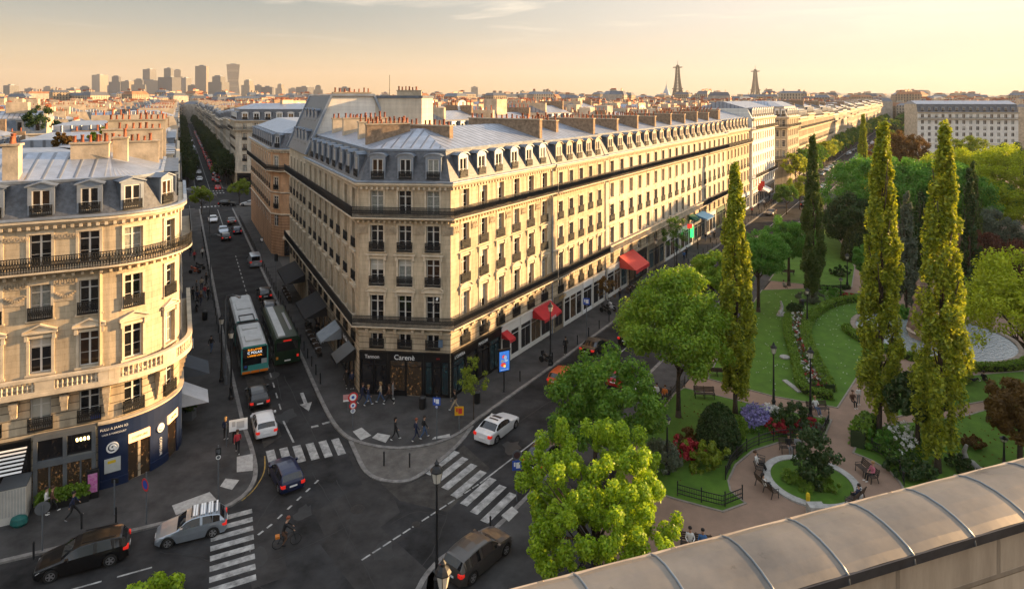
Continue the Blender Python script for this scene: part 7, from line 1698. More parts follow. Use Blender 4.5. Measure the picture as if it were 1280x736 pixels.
pose('ride', .98, .45, (((.30, -.20), (.12, -.55, 1, 0)), ((.24, -.34), (.0, -.74, 1, 0))), (((.22, -.20, .02), (.40, -.36, .02)), ((.22, -.20, .02), (.40, -.36, .02))))
pose('lie', .18, -1.9, (((.42, .06), (.78, -.08, .6, .6)), ((.40, .20), (.62, -.06, .8, .2))), (((-.05, -.12, .12), (.1, -.22, .1)), ((.05, -.1, .15), (.2, -.1, .1))))
PEOPLE = 0
def person(px, py, rz, ps, top, legs, hair, label, z=.13, long=False, shoes='white', h=1.0, pos=None):
    me, hm_ = POSES[ps]; p = V(pos) if pos else G(px, py, z)
    r = empty('person', (p.x, p.y, z if not pos else p.z), rz, label, 'person'); r.scale = (h, h, h)
    b = put('person_body', me, r)
    for i, m in ((1, CL[top]), (2, CL[legs]), (3, CL[shoes])): b.material_slots[i].link = 'OBJECT'; b.material_slots[i].material = m
    q = put('hair', hm_[1 if long else 0], r); q.material_slots[0].link = 'OBJECT'; q.material_slots[0].material = HAIR[hair]
    return r
L_, R_, AWAY, NEAR = PI, 0.0, PI / 2, -PI / 2
person(494, 549, R_, 'walk', 'black', 'black', 'dark', 'person in black walking past the round no-entry signs at the corner', long=True)
person(520, 550, R_ + .3, 'walk', 'navy', 'navy', 'red', 'person in a long navy coat crossing the corner pavement', h=.98)
person(530, 547, R_ + .3, 'walk', 'black', 'denim', 'dark', 'person in a dark jacket and blue jeans beside the blue signpost')
person(453, 503, R_, 'stride', 'navy', 'navy', 'brown', 'person in dark blue leaning in stride before the left black shop window'); person(460, 506, R_, 'walk', 'navy', 'denim', 'fair', 'second person in navy right behind the first, before the left black shop')
person(476, 502, L_, 'walk', 'beige', 'denim', 'fair', 'fair-haired person in beige before the black shop', long=True); person(487, 505, L_, 'stride', 'brown', 'black', 'brown', 'long-haired person in brown at the shop door', long=True); person(491, 498, R_, 'stand', 'grey', 'grey', 'brown', 'person in pale grey standing at the shop door', h=.9)
person(569, 512, L_ + .2, 'stride', 'black', 'beige', 'brown', 'person with black top and pale trousers striding along the shop window')
person(707, 443, AWAY, 'stand', 'black', 'black', 'dark', 'tall person in black standing on the boulevard pavement by the bollard', h=1.08)
person(433, 484, AWAY, 'walk', 'black', 'black', 'dark', 'person in black walking up the side street pavement'); person(440, 486, AWAY, 'stand', 'navy', 'black', 'dark', 'dark figure next to the shop corner on the side street')
person(396, 424, NEAR, 'walk', 'black', 'navy', 'dark', 'person in dark clothes walking beside the parked motorbikes', h=1.02); person(403, 428, NEAR, 'stand', 'grey', 'black', 'dark', 'person in grey beside the motorbikes')
person(264, 440, AWAY, 'walk', 'black', 'denim', 'dark', 'person in a dark coat walking up the left pavement', shoes='black')
for k, (x, y, t, l) in enumerate(((241, 375, 'black', 'black'), (247, 378, 'navy', 'black'), (251, 381, 'brown', 'navy'), (256, 372, 'red', 'denim'), (260, 375, 'black', 'black'), (246, 366, 'grey', 'black'), (252, 362, 'beige', 'navy'), (258, 356, 'black', 'black'), (243, 326, 'red', 'black'), (238, 320, 'black', 'navy'), (253, 322, 'white', 'black'))):
    person(x, y, (AWAY, NEAR)[k % 2] + U(-.4, .4), ('walk', 'stand')[k % 3 == 0], t, l, ('dark', 'brown', 'fair')[k % 3], 'person in %s in the crowd on the left pavement, %s' % (t, ('at the near left', 'at the near centre', 'at the near front', 'near the kerb', 'beside the kerb lamp', 'in the middle', 'behind the middle', 'toward the back', 'by the motorbikes', 'at the far wall', 'at the far kerb')[k]), shoes='black')
person(282, 549, AWAY, 'stand', 'navy', 'black', 'fair', 'long-haired person in navy standing at the left pavement sign', long=True); person(297, 566, AWAY + .4, 'walk', 'red', 'black', 'brown', 'person in a red jacket walking to the zebra crossing'); person(293, 553, AWAY, 'stand', 'black', 'black', 'dark', 'person in black beside the one in the red jacket', shoes='black')
person(91, 648, R_ + .5, 'stride', 'navy', 'black', 'dark', 'person in a dark blue jacket striding past the brasserie', shoes='grey'); person(65, 641, R_ + .5, 'walk', 'brown', 'black', 'brown', 'person in a brown top walking by the planter hedge'); person(58, 642, R_ + .4, 'stand', 'white', 'black', 'dark', 'person with a white top behind the brown-topped walker')
person(139, 606, NEAR, 'stand', 'white', 'grey', 'brown', 'person in white standing in front of the navy shop'); person(297, 612, NEAR, 'stand', 'white', 'beige', 'dark', 'person in white by the signpost on the left corner') if False else None
for k, (x, y, t, l, ps, a) in enumerate(((788, 373, 'black', 'black', 'stand', 0), (793, 374, 'blue', 'black', 'sit', 1), (817, 363, 'black', 'black', 'walk', H2), (827, 362, 'black', 'beige', 'stand', 2), (775, 377, 'black', 'navy', 'stand', 1), (855, 326, 'blue', 'navy', 'walk', H2), (858, 322, 'black', 'black', 'walk', H2), (872, 312, 'black', 'black', 'stand', 0), (882, 302, 'black', 'denim', 'walk', H2 + PI), (888, 303, 'grey', 'black', 'walk', H2), (893, 300, 'black', 'black', 'stand', 1), (902, 294, 'navy', 'black', 'walk', H2), (940, 268, 'red', 'black', 'stand', 1), (948, 262, 'black', 'navy', 'walk', H2), (955, 258, 'white', 'black', 'walk', H2 + PI), (962, 250, 'black', 'black', 'walk', H2))):
    person(x, y, a, ps, t, l, ('dark', 'brown')[k % 2], 'person in %s on the boulevard pavement, %s' % (t, ('left of the red awning table', 'sitting under the big red awning', 'right of the big red awning', 'with pale trousers past the awning', 'under the edge of the big red awning', 'near the slim young tree', 'just behind the one in blue', 'before the shop with the red flag', 'before the green shop', 'next to the green shop door', 'at the corner of the green shop', 'past the green shop', 'by the red flags of the white house', 'before the white house', 'in white before the white house', 'beyond the white house')[k]), shoes='black')
p = BKP; person(0, 0, p[2], 'ride', 'black', 'brown', 'red', 'cyclist in dark clothes riding the dark bicycle across the junction', pos=(p[0] - math.cos(p[2]) * .22, p[1] - math.sin(p[2]) * .22, .0), shoes='black')
# ------------------------------------------------------------------ parapet in the foreground
PD = V((.949, .316)).normalized(); PN = V((PD.y, -PD.x)); P0 = V((0, 3.9)) - PD * 3.0
CAMZ -= .055
par = empty('stone_parapet', (0, 0, 0), 0, 'stone parapet with a rounded metal coping in the near right corner', 'parapet'); ORG[par.name] = V((0, 0, 0))
COPE = weathered('coping_metal', (.27, .23, .185), (.10, .095, .09)); LEAD = mat('lead_edge', (.045, .045, .05), .5, .5, var=.3, scale=6)
pr = [(-.30, -3.22), (-.24, -3.13), (-.14, -3.085), (-.03, -3.065), (.10, -3.068), (.20, -3.085), (.29, -3.112), (.34, -3.14)]
pth = Path([P0, P0 + PD * 14]); s = .32; k = 0
mb = MB(); nseg = 0
for k in range(23):
    a = .0 + k * .585; b = a + .577; mb = MB(); n = 6
    for i in range(n): 
        q0, q1 = a + (b - a) * i / n, a + (b - a) * (i + 1) / n; bul = lambda q: .006 * math.sin(math.pi * (q - a) / (b - a))
        for (t0, z0), (t1, z1) in zip(pr, pr[1:]):
            mb.face([pth.at(q0, t0, CAMZ + z0 + bul(q0)), pth.at(q1, t0, CAMZ + z0 + bul(q1)), pth.at(q1, t1, CAMZ + z1 + bul(q1)), pth.at(q0, t1, CAMZ + z1 + bul(q0))])
    mb.build('coping_sheet', [COPE], par, smooth=True)
    mb = MB(); rr = [pth.at(b + .004, t, CAMZ + z + .001) for t, z in pr]; mb.tube(rr + [pth.at(b + .004, .352, CAMZ - 3.20)], .0095, 6); mb.build('standing_seam', [mat('seam_zinc', (.17, .19, .21), .4, .5, var=.2)], par, smooth=True)
mb = MB(); sweep(mb, pth, 0, 13.9, [(.335, CAMZ - 3.137), (.352, CAMZ - 3.139), (.352, CAMZ - 3.205), (.30, CAMZ - 3.205)]); mb.build('drip_edge', [LEAD], par)
PST = stone('parapet_stone', (.50, .40, .30), .40, 1.0, .35, .6)
mb = MB(); sweep(mb, pth, 0, 13.9, [(-.22, CAMZ - 3.11), (.285, CAMZ - 3.11), (.285, -.2), (-.22, -.2)], 0)
for fi, f in enumerate(mb.f):
    if len(f) == 4: mb.uv[fi] = [(V(mb.v[i][:2]).dot(PD), mb.v[i][2]) for i in f]
mb.build('wall', [PST], par)
CAMZ += .055
# unseen houses added right of the park, only to shade the gardens and junction
for a_, b_, h, lab in ((-12, 45, 10.8, 'unseen lower house added right of the park for its shade, near the viewer'), (46, 90, 18.6, 'unseen taller house added right of the park for its shade'), (91, 150, 19.6, 'unseen far house added right of the park for its shade')):
    o = V((50, 38)); d = V((.622, .783)); row_house('offscreen_shade_house', o + d * b_, o + d * a_, V((-.783, .622)), 12, lab, None, zc=h, wall=FW[0])
# ------------------------------------------------------------------ street lamps
def lantern(mb, c, s=1.0):
    x, y, z = c; mb.lathe([(.05 * s, -.1 * s), (.13 * s, 0), (.15 * s, .03 * s)], 8, 0, c); mb.lathe([(.16 * s, .03 * s), (.26 * s, .52 * s)], 8, 1, c); mb.lathe([(.30 * s, .52 * s), (.30 * s, .56 * s), (.22 * s, .68 * s), (.10 * s, .78 * s), (.09 * s, .86 * s), (.12 * s, .88 * s), (.03 * s, .98 * s), (.0, 1.08 * s)], 8, 0, c)
    for k in range(4): a = k * PI / 2; mb.bar((x + .16 * s * math.cos(a), y + .16 * s * math.sin(a), z + .03 * s), (x + .265 * s * math.cos(a), y + .265 * s * math.sin(a), z + .53 * s), .022 * s, 0)
def old_lamp(h, arms=1, s=1.0):
    r = empty('street_lamp'); mb = MB(); mb.lathe([(.24, 0), (.24, .25), (.17, .35), (.15, .9), (.19, .95), (.19, 1.05), (.12, 1.15), (.09, 1.9), (.12, 1.95), (.085, 2.05), (.055, h - 1.15 * s), (.08, h - 1.1 * s), (.05, h - 1.02 * s)], 12); put('post', mb.mesh('post', [IRON], smooth=False), r)
    mb = MB(); lantern(mb, (0, 0, h - 1.0 * s), s); put('lantern', mb.mesh('lantern', [IRON, LANT]), r)
    if arms > 1:
        for sd in (-1, 1):
            mb = MB(); mb.tube([(0, 0, h - 1.8), (sd * .35, 0, h - 1.9), (sd * .5, 0, h - 1.75)], .03, 6); lantern(mb, (sd * .5, 0, h - 1.72), s * .7); put('side_lantern', mb.mesh('side_lantern', [IRON, LANT]), r)
    return r
big = old_lamp(7.6, 1, 1.25); p = G(546, 748); place(big, True, (p.x, p.y, .13), 0, 'tall old iron lantern post at the junction, seen whole down the frame edge', 'street lamp')
o = copy_tree(big); o.location = (-3.05, 28.3, 0); tag(o, 'old iron lantern post of which only the lamp head shows at the bottom edge', 'street lamp')
pk = old_lamp(6.2, 1, 1.0); first = True
for (x, y, h, lab) in ((967, 517, 6.2, 'black park lamp on the path at the near edge of the big lawn'), (1013, 524, 6.2, 'black park lamp beside the reading bench at the foot of the flower bed'), (834, 594, 4.4, 'black park lamp inside the fenced lawn, beside the near tree'), (1255, 590, 2.6, 'park lamp at the right edge just above the parapet'), (1009, 408, 4.6, 'park lamp at the head of the flower bed'), (1059, 362, 5.2, 'park lamp at the upper park path'), (1051, 377, 3.2, 'short twin-headed lamp beside the shrubs at the top of the bed')):
    p = G(x, y); place(pk, first, (p.x, p.y, .13), R() * 3, lab, 'street lamp', scale=(1, 1, h / 6.2)); first = False
def arm_lamp(h, arm):
    r = empty('street_lamp'); mb = MB(); mb.lathe([(.14, 0), (.14, .8), (.08, .9), (.06, h - .4)], 8); mb.tube([(0, 0, h - .5), (.15, 0, h), (arm * .6, 0, h + .25), (arm, 0, h + .2)], .045, 6); put('post', mb.mesh('post', [GREYP]), r)
    mb = MB(); mb.tube([(arm - .2, 0, h + .2), (arm + .35, 0, h + .14)], [.08, .15], 8); put('lamp_head', mb.mesh('lamp_head', [mat('lamp_grey', (.30, .30, .30), .4, var=.1)]), r); return r
al = arm_lamp(8.6, 1.6); first = True
for x, y, lab in ((282, 482, 'grey bent-arm street lamp on the left kerb beside the long bus'), (263, 372, 'grey bent-arm street lamp further up the left kerb'), (262, 300, 'grey bent-arm street lamp near the crossing on the left kerb')):
    p = G(x, y); place(al, first, (p.x, p.y, .13), -.45, lab, 'street lamp'); first = False
dl = old_lamp(6.6, 1, 1.0); first = True
for x, y, lab in ((277, 478, 'old black lantern post on the left kerb beside the bus'), (688, 458, 'tall dark lantern post on the boulevard pavement above the motorbike'), (289, 500, 'black lantern post on the left kerb behind the bus'), (820, 352, 'dark lantern post on the boulevard before the café windows'), (846, 338, 'dark lantern post next to the slim young tree')):
    p = G(x, y); place(dl, first, (p.x, p.y, .13), 0, lab, 'street lamp'); first = False
# ------------------------------------------------------------------ signs
def sign(px, py, h, parts, label, face, lean=0, name='road_sign'):
    """parts: (shape, z, size, colours...)"""
    p = G(px, py); r = empty(name, (p.x, p.y, .13), face, label, 'sign'); mb = MB(); mb.tube([(0, 0, 0), (0, 0, h)], .045, 8); put('post', mb.mesh('post', [GREYP]), r)
    for sh, z, s, c1, c2 in parts:
        mb = MB(); y0 = .06
        if sh == 'disc':
            n = 20; ring = [(s * math.cos(k * 2 * PI / n), s * math.sin(k * 2 * PI / n)) for k in range(n)]
            mb.face([(a, y0 + .02, z + b) for a, b in ring], 0); mb.face([(a, y0, z + b) for a, b in ring], 2); mb.face([(a * .68, y0 + .025, z + b * .68) for a, b in ring], 1)
            if c2 is WHITEP: mb.face([(a * .3, y0 + .03, z + b * .3) for a, b in ring], 3)
            for k in range(n): (a, b), (c, d) = ring[k], ring[(k + 1) % n]; mb.face([(a, y0, z + b), (c, y0, z + d), (c, y0 + .02, z + d), (a, y0 + .02, z + b)], 2)
        else:
            w, hh = s; mb.box(-w / 2, y0, z - hh / 2, w / 2, y0 + .03, z + hh / 2, 0); mb.box(-w * .32, y0 + .03, z - hh * .3, w * .1, y0 + .036, z + hh * .3, 1); mb.box(w * .16, y0 + .03, z - hh * .1, w * .34, y0 + .036, z + hh * .34, 1)
        put('sign_plate', mb.mesh('sign_plate', [c1, c2, GREYP, BLUES]), r)
    return r
FC = lambda px, py: math.atan2(-G(px, py).y, -G(px, py).x) - PI / 2
sign(441, 537, 2.9, [('disc', 2.65, .42, REDS, WHITEP), ('disc', 1.95, .32, REDS, WHITEP), ('disc', 1.5, .2, WHITEP, mat('sign_grey', (.3, .33, .4), var=0))], 'post with three round red and white signs at the corner kerb', FC(441, 537) + .2)
sign(546, 552, 3.6, [('rect', 3.2, (.62, .62), BLUES, WHITEP), ('disc', 2.75, .12, BLUES, WHITEP)], 'tall post with a square blue pedestrian sign on the corner', FC(546, 552) - .2)
sign(574, 541, 1.5, [('rect', 1.75, (.75, .75), mat('sign_yellow', (.65, .33, .01), .5, var=0), REDS)], 'yellow temporary sign on a short post at the corner kerb', FC(574, 541))
sign(183, 657, 3.4, [('disc', 2.6, .42, REDS, BLUES)], 'no-parking sign with a red ring and blue centre at the left kerb', FC(183, 657) - 1.1)
sign(646, 628, 3.4, [('disc', 3.2, .34, GREYP, mat('sign_back', (.06, .03, .03), var=0)), ('rect', 2.5, (.66, .66), BLUES, WHITEP)], 'signpost with a blue square plate by the near end of the right zebra crossing', FC(646, 628) + .2)
sign(733, 423, 4.6, [('rect', 4.2, (.75, .75), BLUES, WHITEP)], 'blue square sign on a tall post above the black open car', FC(733, 423))
sign(53, 690, 2.8, [('disc', 2.55, .40, BLACKP, GREYP)], 'round black sign seen from behind by the large black estate car', FC(53, 690) + PI)
sign(273, 625, 3.7, [('rect', 3.3, (.35, .5), BLACKP, GREYP), ('disc', 2.9, .16, WHITEP, GREYP)], 'dark crossing signal post on the left corner', FC(273, 625)); sign(283, 560, 1.9, [], 'thin leaning post beside the people on the left pavement', 0); sign(298, 562, 2.3, [('rect', 1.9, (1.35, .9), WHITEP, mat('sign_text_grey', (.45, .45, .45), var=0))], 'white rectangular notice board on a post at the left kerb', FC(298, 562))
sign(143, 645, 2.3, [('rect', 2.2, (.5, .3), BLACKP, BLACKP)], 'dark post before the navy shop at the left pavement', 0); sign(240, 462, 2.7, [('rect', 2.6, (.3, 1.0), WHITEP, GREYP)], 'white narrow panel on a post on the left pavement', FC(240, 462)); sign(902, 270, 3.2, [('rect', 2.8, (1.1, 1.1), BLUES, WHITEP)], 'blue square sign on the pavement beyond the near poplar', FC(902, 270))
sign(345, 366, 5.5, [('rect', 4.9, (.5, 1.0), BLACKP, GREYP)], 'tall dark post with a signal box near the black terrace', 0); sign(327, 332, 4.5, [('rect', 4.2, (.5, .8), BLACKP, WHITEP)], 'dark signal post beside the grey van', FC(327, 332)); sign(780, 478, 1.9, [('rect', 1.8, (.3, .3), BLACKP, GREYP)], 'short dark post on the park pavement behind the red car', 0)
p = G(435, 515); mb = MB(); mb.box(-.42, -.01, 1.0, .42, .03, 1.45, 0); mb.box(-.42, -.01, .85, .42, .03, .98, 1); mb.bar((0, 0, 0), (0, 0, 1.0), .05, 2)
o = mb.build('notice_board', [mat('notice_pink', (.50, .25, .24), .6, var=.15), WHITEP, GREYP], base=(0, 0, 0)); o.location = (p.x, p.y, .13); o.rotation_euler = (0, 0, FC(435, 515)); tag(o, 'small pink and white notice board by the round signs', 'notice board')
# lit poster panel
p = G(630, 491); r = empty('advertising_sign', (p.x, p.y, .13), FC(630, 491) + .45, 'tall backlit poster panel with a blue picture on the boulevard pavement', 'poster panel'); mb = MB(); mb.lathe([(.16, 0), (.07, .15), (.07, 2.0)], 8); put('post', mb.mesh('post', [IRON]), r)
mb = MB(); mb.box(-.62, -.08, 1.9, .62, .08, 3.95); mb.box(-.66, -.1, 3.95, .66, .1, 4.05, 0); put('case', mb.mesh('case', [BLACKP]), r)
pm = mat('poster_picture', (.03, .16, .55), .3, col2=(.01, .05, .25), scale=3.5); b_ = pm.node_tree.nodes['Principled BSDF']; b_.inputs['Emission Color'].default_value = (.04, .16, .5, 1); b_.inputs['Emission Strength'].default_value = .35
mb = MB(); mb.face([(-.52, .085, 2.0), (.52, .085, 2.0), (.52, .085, 3.85), (-.52, .085, 3.85)], 0)
for (cx_, cz_, rx, rz, m) in ((.05, 3.35, .2, .16, 1), (-.1, 3.25, .16, .2, 2), (.12, 2.6, .28, .2, 1), (-.02, 2.45, .12, .14, 3), (-.18, 2.95, .2, .12, 2), (.22, 2.95, .16, .14, 4)): mb.face([(cx_ + rx * math.cos(k * PI / 6), .088 + .001 * m, cz_ + rz * math.sin(k * PI / 6)) for k in range(12)], m)
mb.face([(-.4, .09, 2.1), (.4, .09, 2.1), (.4, .09, 2.16), (-.4, .09, 2.16)], 4); put('poster', mb.mesh('poster', [pm, emis('poster_red', (.6, .05, .03), .3), emis('poster_pale', (.35, .45, .6), .2), emis('poster_amber', (.9, .5, .1), .4), WHITEP]), r)
mb = MB()
for x, y in (): pass
# ------------------------------------------------------------------ bollards
mb = MB(); mb.lathe([(.06, 0), (.06, .9), (.075, .92), (.075, .98), (.04, 1.06), (0, 1.08)], 8); BOL = mb.mesh('bollard', [IRON])
def bollard(x, y, group, lab): o = bpy.data.objects.new('bollard', BOL); COL.objects.link(o); o.location = (x, y, .13); tag(o, lab, 'bollard', group)
v = 64
while v < 160: bollard(*UV1(12.2, v), 'bollards along the right kerb of the side street', 'slim dark bollard in the row on the right kerb of the side street'); v += 2.3
v = 80
while v < 150: bollard(*UV1(4.1, v), 'bollards along the left kerb of the side street', 'slim dark bollard in the row on the left kerb of the side street'); v += 3.4
t = TB + 12
while t < TB + 140: bollard(*WT2(-32.8, t), 'bollards along the boulevard kerb', 'slim dark bollard in the row on the boulevard kerb by the shops'); t += 2.9
for x, y, lab in ((480, 583, 'slim bollard on the paved corner tip, left one'), (512, 585, 'slim bollard on the paved corner tip, right one'), (613, 667, 'slim dark bollard behind the brownish-grey car'), (812, 520, 'slim bollard in front of the park-side bench'), (42, 700, 'slim bollard behind the black estate car'), (102, 663, 'slim bollard at the kerb above the black estate car'), (145, 655, 'slim bollard next to the dark post at the left kerb'), (650, 478, 'white-topped bollard right of the poster panel')):
    p = G(x, y); o = bpy.data.objects.new('bollard', BOL); COL.objects.link(o); o.location = (p.x, p.y, .1); tag(o, lab, 'bollard')
# ------------------------------------------------------------------ awnings
def awning(root, path, a, b, z1, z0, out, m, val=.3, valm=None):
    mb = MB(); d = path.d[path.seg((a + b) / 2)]; X = lambda s, t, z: path.at(s, t, z)
    n = 6
    for k in range(n):
        s0, s1 = a + (b - a) * k / n, a + (b - a) * (k + 1) / n
        mb.face([X(s0, .15, z1), X(s1, .15, z1), X(s1, out, z0), X(s0, out, z0)], 0); mb.face([X(s0, out, z0), X(s1, out, z0), X(s1, out + .02, z0 - val + .04 * (k % 2)), X(s0, out + .02, z0 - val + .04 * (k % 2))], 1)
    for s in (a, b): mb.face([X(s, .15, z1), X(s, out, z0), X(s, .15, z0)], 0)
    return mb.build('awning', [m, valm or m], root)
aw = awning(corner, P, s2 + 14.6, s2 + 18.6, 4.3, 3.3, 1.7, REDAWN); put_text('LUCIE', .4, WHITEP, aw, P.at(s2 + 16.6, 1.76, 3.15), P.nrm(s2 + 16))
awning(corner, P, s2 + 8.3, s2 + 9.4, 3.6, 3.0, 1.2, REDAWN)
awning(r3, p3, 4.6, 9.8, 5.2, 3.5, 2.7, mat('red_awning_bright', (.55, .07, .055), .85, var=.1, scale=2), .5, REDAWN)
awning(r3, p3, 37, 39.5, 6.0, 5.2, 1.5, mat('green_awning', (.01, .09, .05), .8, var=.1)); awning(r3, p3, 41, 46, 5.6, 4.9, 2.4, mat('blue_awning', (.03, .14, .32), .8, var=.1))
mb = MB(); q = V(p3.at(36.2, 1.0, 3.6)); mb.box(q.x - .3, q.y - .05, 2.2, q.x + .3, q.y + .05, 4.2); mb.build('green_cross_sign', [emis('pharmacy_green', (.03, .9, .12), 1.0)], r3)
mb = MB(); q = V(p3.at(34.2, 1.2, 4.6)); mb.box(q.x - .45, q.y - .04, 4.2, q.x + .45, q.y + .04, 5.0); mb.build('red_sign', [emis('shop_red', (.8, .05, .03), .3)], r3)
WAWN = mat('white_awning', (.55, .55, .56), .8, var=.1); awning(corner, P, s1 - 9.6, s1 - 6.8, 4.2, 3.0, 2.2, mat('grey_awning', (.22, .25, .28), .8, var=.15)); awning(corner, P, s1 - 3.6, s1 - 1.0, 4.0, 2.9, 1.9, BLACKSHOP)
awning(corner, P, 7, 13.5, 4.3, 3.2, 2.6, mat('black_awning', (.012, .012, .014), .85, var=.1)); awning(tall, P2, 6, 14.5, 4.3, 3.3, 2.6, MATS['black_awning'])
awning(rosy, PP, PP.S[2] + .8, PP.S[2] + 4, 4.6, 3.6, 2.0, mat('cream_awning', (.52, .42, .30), .8, var=.1)); awning(rosy, PP, PP.S[2] + 4.2, PP.S[2] + 8, 5.6, 3.7, 2.2, mat('orange_awning', (.62, .23, .015), .8, var=.1))
awning(left, PL, sB + 4.2, sB + 7.4, 4.6, 3.4, 2.4, mat('slate_awning', (.06, .07, .085), .8, var=.15)); awning(left, PL, sB + .9, sB + 3.6, 3.5, 2.3, 2.2, WAWN, .08)
awning(r5, p5, 8, 14, 4.4, 3.4, 2.2, WAWN)
for k in range(3): q = V(p5.at(3 + k * 1.8, 1.2, 5)); mb = MB(); mb.box(q.x - .5, q.y - .04, 4.2 + .3 * k, q.x + .5, q.y + .04, 5.6 + .3 * k); mb.build('flag', [mat('flag_red', (.6, .06, .03), .8, var=.1)], r5)
mb = MB()
for k in range(7): a = .3 + k * .28; mb.face([PL.at(s0 - 5.2, .3 + a * .9, 4.55 - a * .5), PL.at(s0 - .3, .3 + a * .9, 4.55 - a * .5), PL.at(s0 - .3, .3 + a * .9 + .15, 4.55 - a * .5 - .06), PL.at(s0 - 5.2, .3 + a * .9 + .15, 4.55 - a * .5 - .06)])
mb.build('striped_canopy', [WHITEP], left)
# ------------------------------------------------------------------ things on the pavements
FX = lambda o, s, t, z: PL.at(s, t, z)
q = V(PL.at(sA - 4.75, 1.15, .13)); r = empty('white_cabinet', tuple(q), H3, 'white ribbed cabinet with a pale mesh front outside the black shop at the far left', 'cabinet')
mb = MB(); mb.box(-.75, -.8, 0, .75, .8, 2.3, 0)
for k in range(9): mb.box(-.7 + k * .165, -.83, .5, -.62 + k * .165, -.8, 2.2, 1)
put('case', mb.mesh('case', [mat('cabinet_white', (.50, .48, .44), .6, var=.1), mat('cabinet_grey', (.35, .35, .33), .6, var=.1)]), r); mb = MB(); mb.box(-.8, -.85, 2.3, .8, .85, 2.38); put('roof', mb.mesh('roof', [GREYP]), r)
q = V(PL.at(sA - 4.3, 2.3, .13)); mb = MB(); mb.lathe([(.3, 0), (.42, .2), (.36, .5), (.15, .62), (.0, .6)], 10); o = mb.build('rubbish_bag', [mat('bag_teal', (.01, .10, .09), .4, var=.2)], base=(0, 0, 0)); o.location = q; o.scale = (1.3, 1, 1); tag(o, 'teal rubbish bag leaning on the white cabinet', 'bag')
mb = MB(); mb.box(-.5, -.1, 0, .5, .1, 1.7, 0); mb.box(-.4, -.11, .8, .4, -.1, 1.5, 1); mb.box(-.4, -.12, 1.4, .4, -.11, 1.55, 2); o = mb.build('menu_board', [mat('brown_board', (.16, .06, .025), .7, var=.2), WHITEP, REDS], base=(0, 0, 0)); q = V(PL.at(sA - 6.0, 1.6, .13)); o.location = q; o.rotation_euler = (0, 0, H3); tag(o, 'brown board with a white sheet beside the white cabinet', 'menu board')
mb = MB(); mb.box(-.35, -.15, 0, .35, .15, 1.95, 0); mb.box(-.28, -.165, .45, .28, -.15, 1.75, 1); o = mb.build('poster_stand', [BLACKP, mat('poster_magenta', (.42, .03, .26), .5, col2=(.55, .30, .45), scale=5)], base=(0, 0, 0)); o.location = V(PL.at(sA - .4, 1.0, .13)); o.rotation_euler = (0, 0, H3); tag(o, 'dark stand with a magenta poster at the end of the brasserie hedge', 'poster stand')
r = empty('planter_hedge', tuple(V(PL.at(sA - 2.1, 1.1, .13))), H3, 'long dark planter with a green hedge under the brasserie windows', 'planter'); mb = MB(); mb.box(-1.5, -.3, 0, 1.5, .3, .55); put('trough', mb.mesh('trough', [BLACKP]), r)
rg = np.random.default_rng(5); c = rg.uniform((-1.5, -.35, .5), (1.5, .35, 1.15), (420, 3)); put('foliage', leaf_mesh('foliage', leaves(c, [.13] * 420, 8, .14, 5), LF_HEDGE), r)
def pot_plant(loc, s, lab):
    r = empty('potted_shrub', tuple(loc), 0, lab, 'potted plant'); mb = MB(); mb.prism([(-.3, -.3), (.3, -.3), (.3, .3), (-.3, .3)], 0, .6); put('planter', mb.mesh('planter', [GREYP]), r); put('foliage', leaf_mesh('foliage', leaves([(0, 0, .85)] * 12, [.45] * 12, 30, .16, 8), LF_D), r); r.scale = (s, s, s)
pot_plant(V(PL.at(sB + 3.4, .8, .13)), 1.3, 'square planter with a dark shrub at the right end of the navy shop')
q = G(234, 519); mb = MB(); mb.lathe([(.28, 0), (.32, .1), (.32, .95), (.36, 1.0), (.2, 1.15), (0, 1.18)], 12); o = mb.build('litter_bin', [BLACKP], base=(0, 0, 0)); o.location = (q.x, q.y, .13); tag(o, 'black litter bin standing alone on the left pavement', 'bin')
def bin_at(px, py, lab): c = o.copy(); COL.objects.link(c); q = G(px, py); c.location = (q.x, q.y, .13); tag(c, lab, 'bin')
bin_at(256, 401, 'small dark bin on the left pavement near the long bus'); bin_at(596, 505, 'dark litter bin beside the thin young tree'); bin_at(528, 512, 'pale-topped bin by the black shop corner'); bin_at(1002, 386, 'bin beside the upper lawn path')
# café tables and chairs
def table():
    r = empty('cafe_table'); mb = MB(); mb.lathe([(.32, .72), (.35, .74), (0, .75)], 14); put('table_top', mb.mesh('table_top', [mat('table_grey', (.2, .2, .2), .4, var=.1)]), r); mb = MB(); mb.lathe([(.22, 0), (.03, .06), (.03, .72)], 8); put('leg', mb.mesh('leg', [IRON]), r); return r
def chair_():
    r = empty('cafe_chair'); mb = MB(); mb.box(-.2, -.2, .43, .2, .2, .47); put('seat', mb.mesh('seat', [WOOD]), r); mb = MB(); mb.box(-.2, -.2, .55, .2, -.17, .9); put('backrest', mb.mesh('backrest', [WOOD]), r)
    lm = MB(); lm.box(-.02, -.02, 0, .02, .02, .43); lme = lm.mesh('leg', [IRON])
    for x in (-.17, .17):
        for y in (-.17, .17): put('leg', lme, r, (x, y, 0))
    return r
ta, chp = table(), chair_(); ft, fc_ = True, True
TERR = [(P, s1 - 17 + 1.5 * k, 1.7, 'under the black awnings on the side street') for k in range(5)] + [(P2, 7 + 1.6 * k, 1.8, 'under the far black awning on the side street') for k in range(4)] + [(p3, 4.5 + 1.5 * k, 1.6, 'under the big red awning') for k in range(4)] + [(p5, 3 + 2 * k, 2.6, 'in front of the white house') for k in range(8)]
